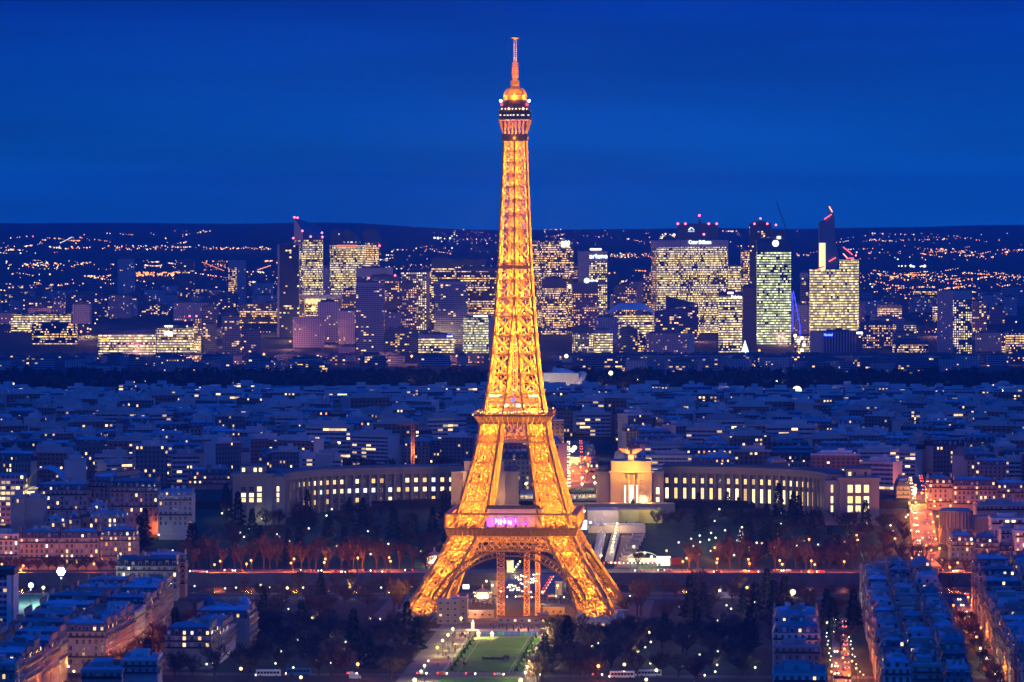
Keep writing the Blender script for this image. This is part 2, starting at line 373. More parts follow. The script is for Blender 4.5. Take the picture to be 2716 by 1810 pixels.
# avenue behind the palace with its cars, and the avenue on the right
def street(name, pa, pb, wa, wb, m, dz=0.07):
    a, c = G(*pa), G(*pb); d = Vector((c.x - a.x, c.y - a.y)); d.normalize(); n = Vector((d.y, -d.x))
    return struct(sheet(name, [(a.x - n.x * wa / 2, a.y - n.y * wa / 2), (a.x + n.x * wa / 2, a.y + n.y * wa / 2), (c.x + n.x * wb / 2, c.y + n.y * wb / 2), (c.x - n.x * wb / 2, c.y - n.y * wb / 2)], m, dz)), a, c
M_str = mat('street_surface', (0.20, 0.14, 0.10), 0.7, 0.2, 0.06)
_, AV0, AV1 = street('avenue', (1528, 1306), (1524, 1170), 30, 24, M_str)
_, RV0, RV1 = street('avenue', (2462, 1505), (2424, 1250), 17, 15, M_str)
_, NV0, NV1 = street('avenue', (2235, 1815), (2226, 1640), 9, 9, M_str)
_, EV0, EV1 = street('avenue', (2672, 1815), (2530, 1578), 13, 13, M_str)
struct(sheet('plaza', [(PX(1380, 3345), 3345), (PX(1600, 3345), 3345), (PX(1600, 3480), 3480), (PX(1380, 3480), 3480)], M_pave, 0.05))
b = MB(); g = G(1530, 1309)
b.lathe([(0.1, 1.6), (14, 1.1), (24, 0.1)][::-1], 0, 0, 28); struct(b.build('grass_mound', M_dgrass, loc=(PX(1528, 3400), 3400, 27.1)))

# ================================================================== THE IRON TOWER
M_iron = mat('brown_iron_paint', (0.32, 0.17, 0.05), 0.55, 0.18, 0.4, 0.0, 0.4)
SOD = (1.0, 0.40, 0.035)
TW = thing('iron_tower', 'tall lattice iron tower floodlit gold from inside, standing on four arched legs', 'tower', (1.8, 2710, 0), -rad(3.8))
OUT = [(0, 60.5), (2, 59.6), (24, 46), (37, 38.2), (46, 34), (60, 30), (95, 20.2), (107, 18.4), (116, 16.3), (124, 15.0), (133, 13.8), (151, 12.1), (167, 10.8), (196, 9.0), (239, 7.15), (266, 6.1), (272, 6.1)]
INN = [(0, 40), (2, 39.3), (24, 31), (37, 23.6), (46, 19), (60, 13.6), (95, 8.6), (107, 7.2), (116, 5.2), (124, 4.2), (133, 3.5), (151, 2.5), (174, 0.15), (272, 0.15)]
def lerp(t, z):
    for (a, va), (b, vb) in zip(t, t[1:]):
        if z <= b: return va + (vb - va) * (z - a) / (b - a)
    return t[-1][1]
TLIGHT = []
def tl(x, y, z, p, r=0.5, col=SOD, d=None): TLIGHT.append((x, y, z, p, r, col, d))
def xpanel(mb, A, B, Cc, D, inw, w, rec, sub=True, horiz=True):
    """X braced panel: A,B bottom corners, Cc,D top corners (D above A); braces set back by rec along inw"""
    A, B, Cc, D = (Vector(p) + inw * rec for p in (A, B, Cc, D))
    mb.beam(A, Cc, w, w * .8); mb.beam(B, D, w, w * .8)
    if horiz: mb.beam(D, Cc, w * 1.1, w)
    if sub:
        m = lambda p, q: (p + q) / 2
        l, r_, t, bt, c = m(A, D), m(B, Cc), m(D, Cc), m(A, B), (A + B + Cc + D) / 4
        s = w * .42
        for p, q in ((l, t), (t, r_), (r_, bt), (bt, l), (l, r_), (t, bt)): mb.beam(p + inw * .5, q + inw * .5, s)
def leg_section(name, levels, sx, sy, ch, br, sub=True, pl=(900, 500), parent=TW):
    mb = MB(); V = lambda a, b, z: Vector((a * sx, b * sy, z))
    for z0, z1 in zip(levels, levels[1:]):
        o0, o1, i0, i1 = lerp(OUT, z0), lerp(OUT, z1), lerp(INN, z0), lerp(INN, z1)
        cn0 = [V(o0, o0, z0), V(i0, o0, z0), V(i0, i0, z0), V(o0, i0, z0)]; cn1 = [V(o1, o1, z1), V(i1, o1, z1), V(i1, i1, z1), V(o1, i1, z1)]
        for p, q in zip(cn0, cn1): mb.beam(p, q, ch, ch, up=(0, 1, 0))
        inws = [Vector((0, -sy, 0)), Vector((sx, 0, 0)), Vector((0, sy, 0)), Vector((-sx, 0, 0))]
        for k in range(4):
            a, b = k, (k + 1) % 4
            xpanel(mb, cn0[a], cn0[b], cn1[b], cn1[a], inws[k], br, ch * 2.1, sub)
        if sub:   # inner diaphragm
            mb.beam(cn1[0], cn1[2], br * .6); mb.beam(cn1[1], cn1[3], br * .6)
            cc0, cc1 = (cn0[0] + cn0[2]) / 2, (cn1[0] + cn1[2]) / 2
            for k in range(4): mb.beam((cn0[k] + cn0[(k + 1) % 4]) / 2, cc1, br * .4); mb.beam(cn0[k], cc1, br * .35)
        for p in cn1: mb.beam(p - Vector((0, 0, ch * .7)), p + Vector((0, 0, ch * .7)), ch * 1.5, ch * 1.5)   # gusset
        zm = (z0 + z1) / 2; om, im = lerp(OUT, zm), lerp(INN, zm); cm = (om + im) / 2
        A_, B_ = (cn0[0] + cn0[2]) / 2, (cn1[0] + cn1[2]) / 2; dv = (B_ - A_).normalized(); q = A_ + (B_ - A_) * .06; tl(q.x, q.y, q.z, pl[0], .5, SOD, dv)
        f0 = (cn0[0] + cn0[1]) / 2; f1 = (cn1[0] + cn1[1]) / 2; q = f0 + (f1 - f0) * .12; tl(q.x, q.y - sy * ch * 1.25, q.z, pl[1], .4, SOD, (f1 - f0).normalized())
        f0 = (cn0[0] + cn0[3]) / 2; f1 = (cn1[0] + cn1[3]) / 2; q = f0 + (f1 - f0) * .12; tl(q.x - sx * ch * 1.25, q.y, q.z, pl[1], .4, SOD, (f1 - f0).normalized())
    return mb.build(name, M_iron, parent)
QUAD = ((-1, -1), (1, -1), (1, 1), (-1, 1))
for sx, sy in QUAD:
    leg_section('leg', [2, 11.2, 22.7, 34.5, 40, 46], sx, sy, 1.5, 0.95, True, (44000, 4600))
    leg_section('upper_leg', [50, 57, 64, 74, 85.5, 96.2, 100.2, 107], sx, sy, 1.15, 0.75, True, (21000, 2400))
    mb = MB(); cx = 50 * sx; cyy = 50 * sy
    mb.prism([(cx - 13, cyy - 13), (cx + 13, cyy - 13), (cx + 13, cyy + 13), (cx - 13, cyy + 13)], 0, 2.6)
    for a in (-1, 1):
        for c in (-1, 1): mb.lathe([(3.2, 2.6), (2.6, 4.2), (1.6, 5.0)], cx + a * 9.8, cyy + c * 9.8, 4)
    mb.build('plinth', M_stone, TW)
# arches, belts
def rot4(fn):
    for k in range(4):
        c, s = (1, 0, -1, 0)[k], (0, 1, 0, -1)[k]
        fn(lambda x, y, z, c=c, s=s: (x * c - y * s, x * s + y * c, z), k)
def arch(T, k):
    mb = MB(); Rr, zc = 43.7, -9.0; pts = []
    for i in range(41):
        a = rad(-64 + 128 * i / 40); x, z = Rr * math.sin(a), zc + Rr * math.cos(a); x2, z2 = (Rr + 3.7) * math.sin(a), zc + (Rr + 3.7) * math.cos(a)
        y = -(lerp(OUT, z) - .3); y2 = -(lerp(OUT, z2) - .3); pts.append((T(x, y, z), T(x2, y2, z2), T(x, y + 3.4, z), T(x2, y2 + 3.4, z2)))
    for p, q in zip(pts, pts[1:]):
        for j, w in ((0, .9), (1, .9), (2, .7), (3, .7)): mb.beam(p[j], q[j], w)
        mb.beam(p[0], p[1], .5); mb.beam(p[0], p[2], .4); mb.beam(p[1], p[3], .4)
        m0 = (Vector(p[0]) + Vector(q[0])) / 2; m1 = (Vector(p[1]) + Vector(q[1])) / 2
        mb.beam(m0 * .45 + m1 * .55, Vector(p[1]), .3); mb.beam(m0 * .45 + m1 * .55, Vector(q[1]), .3)
    mb.build('arch', mat('unlit_toned_iron', (0.13, 0.07, 0.03), 0.6, 0.2, 0.4), TW)  # darkened iron colour paints the arch as unlit
    for a in (-48, -30, -14, 14, 30, 48):
        x, z = (Rr + 1.5) * math.sin(rad(a)), zc + (Rr + 1.5) * math.cos(rad(a)); p = T(x, -(lerp(OUT, z) - 3.2), z + .6); tl(*p, 80)
rot4(arch)
def belt(name, zb, zt, hb, ht, cell, w, rows=1, pw=250, nl=5):
    def f(T, k):
        mb = MB(); n = int(round(2 * hb / cell))
        for d in (0, 2.2):
            for r_ in range(rows):
                za, zc_ = zb + (zt - zb) * r_ / rows, zb + (zt - zb) * (r_ + 1) / rows; ha, hc = hb + (ht - hb) * r_ / rows, hb + (ht - hb) * (r_ + 1) / rows
                for i in range(n):
                    u0, u1 = -1 + 2 * i / n, -1 + 2 * (i + 1) / n
                    mb.beam(T(u0 * ha, -ha + d, za), T(u1 * hc, -hc + d, zc_), w); mb.beam(T(u1 * ha, -ha + d, za), T(u0 * hc, -hc + d, zc_), w)
                    if r_ == 0: mb.beam(T(u0 * hb, -hb + d, zb), T(u0 * ht, -ht + d, zt), w * 1.1)
            for z, h in ((zb, hb), (zt, ht)): mb.beam(T(-h, -h + d, z), T(h, -h + d, z), w * 2.2, w * 1.8)
        mb.build(name, M_iron, TW)
        for i in range(nl): tl(*T((-.8 + 1.6 * i / (nl - 1)) * hb, -hb + 1.1 + 2.4, zb), pw * 1.6, .5, SOD, (0, 0, 1))
    rot4(f)
belt('belt_truss', 37.4, 45, 38, 34.6, 4.2, .34, 2, 110, 6)
belt('belt_truss', 97.0, 100.2, 19.8, 19.2, 2.4, .26, 1, 130, 4)
def inner_screen(T, k):      # lattice between the legs under the second platform
    mb = MB(); 
    for i in range(4):
        u0, u1 = -7.4 + 3.7 * i, -7.4 + 3.7 * (i + 1)
        mb.beam(T(u0, -18.6, 100.6), T(u1, -18.2, 106.6), .4); mb.beam(T(u1, -18.6, 100.6), T(u0, -18.2, 106.6), .4); mb.beam(T(u0, -18.4, 100.6), T(u0, -18.0, 106.6), .35)
    mb.build('lattice_screen', M_iron, TW); tl(*T(0, -16, 102), 260)
rot4(inner_screen)
# first platform
mb = MB(); mb.prism([(-35.6, -35.6), (35.6, -35.6), (35.6, 35.6), (-35.6, 35.6)], 45.6, 49.2, bottom=True)
def ring(mb, h0, h1, z0, z1):   # square ring between half widths h0 < h1
    for (x0, x1, y0, y1) in ((-h1, h1, -h1, -h0), (-h1, h1, h0, h1), (-h1, -h0, -h0, h0), (h0, h1, -h0, h0)): mb.box(x0, x1, y0, y1, z0, z1, bottom=True)
ring(mb, 12, 36.9, 49.2, 50.1)
def consoles(T, k):
    for i in range(27):
        x = -35 + 70 * i / 26; mb.beam(T(x, -35.7, 45.8), T(x, -36.7, 49.4), .38, .7); mb.beam(T(x, -35.75, 45.6), T(x, -35.75, 49.2), .3)
rot4(consoles)
M_iron2 = mat('unlit_toned_iron', (0.13, 0.07, 0.03), 0.6, 0.2, 0.4)  # darker iron colour stands in for the platforms being unlit
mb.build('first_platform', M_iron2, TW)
mb = MB(); ring(mb, 33.2, 36.9, 57.3, 58.1); mb.build('gallery_roof', M_iron, TW)
mb = MB()
def posts(T, k):
    for i in range(14):
        x = -36.4 + 72.8 * i / 13
        for d in (-.5, .5): mb.beam(T(x + d, -36.5, 50.1), T(x + d, -36.5, 57.3), .26)
        mb.beam(T(x, -36.5, 50.1), T(x, -36.5, 52.0), 1.2, .5)
    mb.beam(T(-36.5, -36.6, 51.3), T(36.5, -36.6, 51.3), .14); mb.beam(T(-36.5, -36.6, 50.7), T(36.5, -36.6, 50.7), .1)
    for i in range(9): tl(*T(-32 + 8 * i, -34.4, 51.0), 300, .3)
rot4(posts); mb.build('gallery_posts', M_iron, TW)
M_pav = mat('pavilion_panel', (0.42, 0.30, 0.34), 0.7, 0.15, 0.3); M_dark = mat('dark_steel', (0.04, 0.04, 0.05), 0.4, 0.2, 0.4)
mb = MB(); mb.box(-13, 17, -30, -12, 50.1, 60.2, 0); mb.box(-5, 5, -29.9, -29, 60.2, 62.6, 0); mb.box(-13.4, 17.4, -30.4, -11.6, 60.2, 60.6, 1); mb.box(-14, 16, -30.6, -30.02, 60.7, 62.3, 1)
mb.build('pavilion', [M_pav, M_dark], TW, (0, 0, 0))
M_purp = emit('purple_stage_glow', (0.50, 0.10, 1.0), 2.6); mb = MB()
for x0, x1, z0, z1 in ((-14, -11.4, 50.6, 55), (-10.2, -6.2, 51, 54.6), (-5.4, -2, 51.4, 55.2), (-1.4, 3.2, 51, 55), (6.8, 8.6, 51.3, 53)): mb.box(x0, x1, -31.2, -30.9, z0, z1)
mb.build('lit_screen', M_purp, TW); M_wp = emit('pale_screen_glow', (0.95, 0.75, 1.0), 3.2); mb = MB()
for i in range(16):
    x = -9.5 + R.random() * 11.5; mb.box(x, x + .5, -31.5, -31.3, 51.4 + R.random() * 1.6, 53.2 + R.random() * 2)
mb.build('lit_panel', M_wp, TW)
for x in (-12, -5, 2, 8): tl(x, -33.2, 53.5, 300, .4, (.45, .1, 1.0))
# second platform
mb = MB(); ring(mb, 6, 19, 107, 108); ring(mb, 8, 21.9, 111.3, 112.2)
def con2(T, k):
    for i in range(15):
        x = -18.2 + 36.4 * i / 14; xx = x * 21.4 / 18.2; mb.beam(T(x, -18.7, 107), T(xx, -21.5, 111.4), .34, .6)
    mb.quad(T(-18.4, -18.4, 107.2), T(18.4, -18.4, 107.2), T(19.6, -19.6, 111.3), T(-19.6, -19.6, 111.3))
    for i in range(31):
        x = -21.6 + 43.2 * i / 30; mb.beam(T(x, -21.7, 112.2), T(x, -21.7, 113.6), .09)
    mb.beam(T(-21.8, -21.7, 113.6), T(21.8, -21.7, 113.6), .16)
    for i in range(5): tl(*T(-15 + 7.5 * i, -20.3, 109.2), 60, .3)
    for x in (-12.8, 12.8): tl(*T(x, -16.2, 113.2), 500, .4); 
    for x in (-5, 5): tl(*T(x, -16.2, 113.2), 260, .4)
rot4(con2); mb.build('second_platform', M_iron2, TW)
mb = MB(); mb.box(-13.5, 13.5, -13.5, 13.5, 112.2, 115.6); ring(mb, 10, 14.6, 118.2, 119.0); mb.box(-11, 11, -11, 11, 119.0, 121.5, bottom=True); mb.build('kiosk', mat('kiosk_panel', (0.30, 0.20, 0.13), 0.6, 0.2, 0.3), TW)
M_warm = emit('warm_bulb', (1.0, 0.72, 0.32), 5.0); M_bulb2 = emit('orange_bulb', (1.0, 0.50, 0.12), 6.0); mb = MB()
for i in range(30):
    x = -20 + 40 * (i + .5 * R.random()) / 30; q = MB(); q.octa((x, -20.6, 113.3 + R.random() * 1.0), .34 + .2 * R.random()); q.build('deck_lamp', R.choice([M_warm, M_bulb2]), TW)
for i in range(9): x = -11.5 + 23 * i / 8 + R.uniform(-.6, .6); q = MB(); q.octa((x, -14.9, 116.8 + R.random() * .6), .55 if R.random() < .6 else .35); q.build('deck_lamp', M_warm, TW)
mb = MB()
for x in (-4.6, 2.6): mb.box(x - 1.2, x + 1.2, -13.9, -13.6, 116.3, 118.0)
mb.build('lit_window', emit('kiosk_window', (1.0, .78, .36), 4), TW)
mb = MB(); mb.lathe([(.9, 119.4), (.9, 120.8)], -.6, -12.0, 8); mb.build('lit_sign', emit('blue_neon', (.05, .12, 1.0), 4), TW)
mb = MB(); 
for sx, sy in QUAD: mb.box(sx * 11 - 2.6, sx * 11 + 2.6, sy * 11 - 2.6, sy * 11 + 2.6, 122.0, 123.4)
mb.build('floodlight_bank', emit('floodlight_bank', (1.0, .74, .26), 5), TW)
# shaft
LV = [112.2, 123.5, 134.5, 145.7, 156, 167, 177, 187, 196.8, 206.5, 215.6, 223.9, 231.8, 239.5, 246.4, 253.2, 259.6, 265.5]
for sx, sy in QUAD:
    mb = MB(); V = lambda a, b, z: Vector((a * sx, b * sy, z))
    for j, (z0, z1) in enumerate(zip(LV, LV[1:])):
        o0, o1, i0, i1 = lerp(OUT, z0), lerp(OUT, z1), lerp(INN, z0), lerp(INN, z1); ch = 1.0 if z0 < 170 else .72
        mb.beam(V(o0, o0, z0), V(o1, o1, z1), ch, up=(0, 1, 0)); mb.beam(V(i0, o0, z0), V(i1, o1, z1), ch * .8, up=(0, 1, 0)); mb.beam(V(o0, i0, z0), V(o1, i1, z1), ch * .8, up=(0, 1, 0))
        if i0 > .5: mb.beam(V(i0, i0, z0), V(i1, i1, z1), ch * .7)
        br = .62 if z0 < 170 else .46
        xpanel(mb, V(o0, o0, z0), V(i0, o0, z0), V(i1, o1, z1), V(o1, o1, z1), Vector((0, -sy, 0)), br, ch * 1.15, True)
        xpanel(mb, V(o0, i0, z0), V(o0, o0, z0), V(o1, o1, z1), V(o1, i1, z1), Vector((-sx, 0, 0)), br, ch * 1.15, True)
        if i0 > .5:
            xpanel(mb, V(i0, o0, z0), V(i0, i0, z0), V(i1, i1, z1), V(i1, o1, z1), Vector((sx, 0, 0)), br * .8, 0, False)
            xpanel(mb, V(i0, i0, z0), V(o0, i0, z0), V(o1, i1, z1), V(i1, i1, z1), Vector((0, sy, 0)), br * .8, 0, False)
        g = ch * 1.55
        for p in (V(o1, o1, z1), V(i1, o1, z1), V(o1, i1, z1)): mb.beam(p - Vector((0, 0, g * .55)), p + Vector((0, 0, g * .55)), g, g)
        zm = (z0 + z1) / 2; om, im = lerp(OUT, zm), lerp(INN, zm); cm = (om + im) / 2; P = 8500 * (om / 9.0) ** 1.4
        if z0 < 200: tl(sx * cm, sy * cm, z0 + .6, P * 1.5, .5, SOD, (0, 0, 1))
        of = lerp(OUT, z0); tl(sx * cm, sy * (of - .6), z0 + .8, P * .42, .3, SOD, (0, -sy * (of - om) / (zm - z0), 1)); tl(sx * (of - .6), sy * cm, z0 + .8, P * .42, .3, SOD, (-sx * (of - om) / (zm - z0), 0, 1))
        if j == 0: continue
    mb.build('shaft_leg', M_iron, TW)
mb = MB()     # lift core and stairs inside the shaft
for z0, z1 in zip(LV, LV[1:]):
    h = 2.9 if z0 < 170 else lerp(OUT, z1) * .42
    for q in range(5):
        xx = -h + h * (q + .5) / 2.5; mb.beam((xx, h + .3, z0), (xx, h + .3, z1), h * .13); mb.beam((h + .3, xx, z0), (h + .3, xx, z1), h * .13)
    for x in (-h, h):
        for y in (-h, h): mb.beam((x, y, z0), (x, y, z1), .42)
    for k in range(3):
        mb.beam((-h - .1, h * .6, z0), (-h - .1, h * .6, z1), .3); mb.beam((h * .3, h, z0), (h * .3, h, z1), .5); mb.beam((-h * .4, h, z0), (-h * .4, h, z1), .5)
        za, zb = z0 + (z1 - z0) * k / 3, z0 + (z1 - z0) * (k + 1) / 3
        mb.beam((-h, -h, za), (h, -h, zb), .34); mb.beam((h, -h, za), (-h, -h, zb), .34); mb.beam((-h, h, za), (h, h, zb), .4); mb.beam((-h, -h, zb), (h, -h, zb), .3); mb.beam((-h, h, zb), (-h, -h, za), .3); mb.beam((h, h, zb), (h, -h, za), .3)
    o = lerp(OUT, z1)
    mb.beam((-o, -o, z1), (o, o, z1), .3); mb.beam((-o, o, z1), (o, -o, z1), .3)
    if z0 >= 196: tl(0, 0, z0 + .4, 9000, .4, SOD, (0, 0, 1)); tl(0, -lerp(OUT, z0) * .75, z0 + .4, 4200, .3, SOD, (0, 0, 1))
    else: tl(0, -h - 1.6, z0 + .6, 7500, .5, SOD, (0, 0, 1))
mb.build('lift_core', M_iron, TW)
mb = MB(); mb.box(-9, 9, -9, 9, 193.6, 195.4, bottom=True); mb.build('intermediate_platform', M_iron, TW)
# top
mb = MB(); ring(mb, 5.9, 7.2, 265.4, 269.2); mb.build('collar', M_iron, TW)
mb = MB()
def brk(T, k):
    for i in range(7):
        x = -6 + 2 * i; mb.beam(T(x, -6.1, 266), T(x, -6.3, 276.4), .5 if i % 2 else .7)
        if i in (0, 6): mb.beam(T(x, -6.2, 269.5), T(x * 1.42, -8.7, 277.2), .45)
        else: mb.beam(T(x, -6.2, 272), T(x * 1.3, -8.6, 277.2), .3)
    for z in (268, 271, 274): mb.beam(T(-6.1, -6.2, z), T(6.1, -6.2, z), .3)
    tl(*T(0, -5.2, 267.5), 2200, .4); tl(*T(0, -7.6, 267.0), 160, .4)
rot4(brk); mb.build('bracket_frame', M_iron, TW)
M_glz = mat('dark_glazing', (0.05, 0.035, 0.05), 0.25, 0.2, 0.5)
mb = MB(); mb.box(-8.85, 8.85, -8.85, 8.85, 277.2, 278.2, 0, bottom=True); mb.box(-8.5, 8.5, -8.5, 8.5, 278.2, 282.2, 1); mb.box(-8.85, 8.85, -8.85, 8.85, 282.2, 282.7, 0, bottom=True)
for i in range(13):
    x = -8.6 + 17.2 * i / 12; mb.beam((x, -8.7, 278.2), (x, -8.7, 282.2), .22)
mb.build('third_platform', [M_iron, M_glz], TW)
mb = MB()
for i in range(9):
    x = -7.8 + 15.6 * i / 8 + R.uniform(-.5, .5); mb.box(x - .55, x + .55, -8.66, -8.56, 279.5, 280.1 + R.random() * .3)
mb.build('lit_window', emit('cabin_window', (1.0, .85, .62), 1.6, flick=.4), TW)
mb = MB(); mb.lathe([(7.6, 282.7), (7.7, 286), (7.3, 288.4), (6.6, 289)], 0, 0, 12, 0); mb.build('upper_cabin', mat('upper_cabin_paint', (0.12, 0.06, 0.05), 0.5, 0.2, 0.4), TW)
mb = MB()
for i in range(8): x = -7 + 2 * i; q = MB(); q.octa((x, -8.2, 283.4), .4 if i not in (2, 6) else .75); q.build('deck_lamp', M_warm, TW)
mb = MB(); mb.ball((-7.4, -3.6, 285.9), .75); mb.ball((7.0, -4.4, 285.8), .75); mb.build('red_beacon', emit('red_beacon', (1.0, .03, .06), 6), TW)
mb = MB(); mb.ball((-8.0, -2.4, 288.0), .8); mb.ball((8.0, -2.4, 288.0), .8); mb.build('searchlight', emit('searchlight', (.85, .95, 1.0), 9), TW)
mb = MB(); mb.lathe([(6.5, 289), (5.9, 290.6), (6.1, 291.0), (4.6, 292.2), (4.4, 294.6), (3.0, 295.4), (2.2, 296.6), (2.6, 297.0), (2.6, 299.2), (1.5, 299.6), (1.2, 301)], 0, 0, 8)
for a in range(12):
    x, y = 6.4 * math.cos(a * math.pi / 6), 6.4 * math.sin(a * math.pi / 6); mb.beam((x, y, 289), (x, y, 292.6 + (a % 3) * .7), .3); mb.beam((x, y, 290.8), (x * .7, y * .7, 295), .3)
mb.build('campanile', M_iron, TW)
for a in range(6):
    c, s = math.cos(rad(30 + 60 * a)), math.sin(rad(30 + 60 * a)); tl(7.4 * c, 7.4 * s, 290.6, 1700, .4); tl(3.4 * c, 3.4 * s, 300.6, 60, .3)
tl(0, -7.6, 290.4, 2200, .4)
mb = MB()
for j in range(7): mb.box(-1.75, 1.75, -1.75, 1.75, 301 + j * 1.3, 301.9 + j * 1.3, bottom=True)
mb.beam((0, 0, 300), (0, 0, 310.5), 1.9); mb.build('antenna_array', mat('antenna_panel', (0.50, 0.22, 0.12), 0.6, 0.2, 0.6), TW)
mb = MB()
for x in (-.65, .65):
    for y in (-.65, .65): mb.beam((x, y, 310.4), (x, y, 323), .42)
for j in range(10): mb.box(-.9, .9, -.9, .9, 311 + j * 1.2, 311.25 + j * 1.2, bottom=True)
mb.build('mast', mat('mast_paint', (0.75, 0.62, 0.58), 0.5, 0.1, 0.6), TW)
mb = MB(); mb.lathe([(.8, 322.6), (2.4, 323.6), (1.0, 324.2)], 0, 0, 8)
for a in range(6): mb.beam((0, 0, 322.4), (2.6 * math.cos(a * 1.047), 2.6 * math.sin(a * 1.047), 323.6), .2)
mb.build('mast_head', mat('antenna_panel', None), TW)
for z in (303, 307, 313, 319):
    for a in range(3): tl(4 * math.cos(a * 2.1 - 1.57), 4 * math.sin(a * 2.1 - 1.57), z - 2, 260, .3, (1.0, .55, .35) if z > 308 else SOD)
TL_SCALE = 1.75
for (x, y, z, p, r, col, d) in TLIGHT:
    if d is None: o = plight(TW, (x, y, z), col, p * TL_SCALE, r, 'floodlight')
    else:      # projectors aim up along the leg they stand in
        ld = bpy.data.lights.new('floodlight', 'SPOT'); ld.color = col; ld.energy = p * TL_SCALE; ld.shadow_soft_size = r; ld.spot_size = rad(152); ld.spot_blend = .5
        o = bpy.data.objects.new('floodlight', ld); C.objects.link(o); o.location = (x, y, z); o.parent = TW; o.rotation_euler = Vector(d).to_track_quat('-Z', 'Y').to_euler()
    o.data.use_shadow = False

# ================================================================== THE COLONNADED PALACE
M_pal = mat('palace_stone', (0.29, 0.25, 0.20), 0.85, 0.12, 0.08, stretch=(1, 1, .25))
M_zinc = mat('zinc_roof', (0.20, 0.25, 0.30), 0.5, 0.45, 0.22, objvar=0.6)
M_slate = mat('slate_roof', (0.055, 0.065, 0.085), 0.5, 0.45, 0.3, objvar=0.6)
M_cream = mat('cream_stone', (0.38, 0.31, 0.24), 0.85, 0.18, 0.12, stretch=(1, 1, .3), objvar=0.25)
M_white = mat('white_render', (0.55, 0.53, 0.50), 0.8, 0.15, 0.12, objvar=0.2)
M_glass = mat('dark_window_glass', (0.015, 0.02, 0.03), 0.15, 0.2, 0.5, 0, 0.6)
M_lwarm = emit('lit_window_warm', (1.0, 0.62, 0.22), 1.7, flick=0.45)
M_lyel = emit('lit_window_yellow', (1.0, 0.74, 0.36), 2.2, flick=0.4)
M_lwht = emit('lit_window_white', (0.85, 0.97, 0.95), 2.3, flick=0.3)
M_lora = emit('lit_window_orange', (1.0, 0.36, 0.08), 1.5, flick=0.4)
M_frame = mat('pale_window_frame', (0.40, 0.38, 0.36), 0.6, 0.1, 1.0)
def win_mesh(w, h, m, nx=2, ny=3, name='window', what=3):
    """a window: recessed pane, frame and glazing bars; local -Y faces out, origin at its sill centre"""
    b = MB(); t = min(.14, w * .08)
    if what & 2: b.box(-w / 2, w / 2, -.03, .1, 0, h, 0, bottom=True)
    if not what & 1: return b.mesh(name, [m])
    b.box(-w / 2 - t, -w / 2, -.12, .1, -t, h + t, 1, bottom=True); b.box(w / 2, w / 2 + t, -.12, .1, -t, h + t, 1, bottom=True)
    b.box(-w / 2, w / 2, -.12, .1, h, h + t, 1, bottom=True); b.box(-w / 2 - t * 1.5, w / 2 + t * 1.5, -.3, .1, -t * 1.6, -t * .1, 1, bottom=True)
    for i in range(1, nx): b.box(-w / 2 + w * i / nx - t * .35, -w / 2 + w * i / nx + t * .35, -.1, -.03, 0, h, 1)
    for j in range(1, ny): b.box(-w / 2, w / 2, -.09, -.03, h * j / ny - t * .3, h * j / ny + t * .3, 1, bottom=True)
    return b.mesh(name, [m, M_frame])
WM = {}
def win(parent, x, y, z, rz, w, h, m, nx=2, ny=3, name='window'):
    k = (round(w, 2), round(h, 2), m.name, nx, ny)
    if k not in WM: WM[k] = win_mesh(w, h, m, nx, ny, name)
    return link(name, WM[k], parent, (x, y, z), rz)
def pwin(parent, x, y, z, rz, w, h, m, nx=2, ny=3):
    k = ('frame', w, h, nx, ny); q = ('pane', w, h, m.name)
    if k not in WM: WM[k] = win_mesh(w, h, m, nx, ny, 'window', 1)
    if q not in WM: WM[q] = win_mesh(w, h, m, nx, ny, 'pane', 2)
    o = link('window', WM[k], parent, (x, y, z), rz); link('pane', WM[q], o); return o
def pick(*opts):
    r = R.random() * sum(w for w, _ in opts)
    for w, m in opts:
        r -= w
        if r <= 0: return m
    return opts[-1][1]
def bez(A, B, D, t): return tuple(A[i] * (1 - t) ** 2 + 2 * B[i] * t * (1 - t) + D[i] * t * t for i in (0, 1))
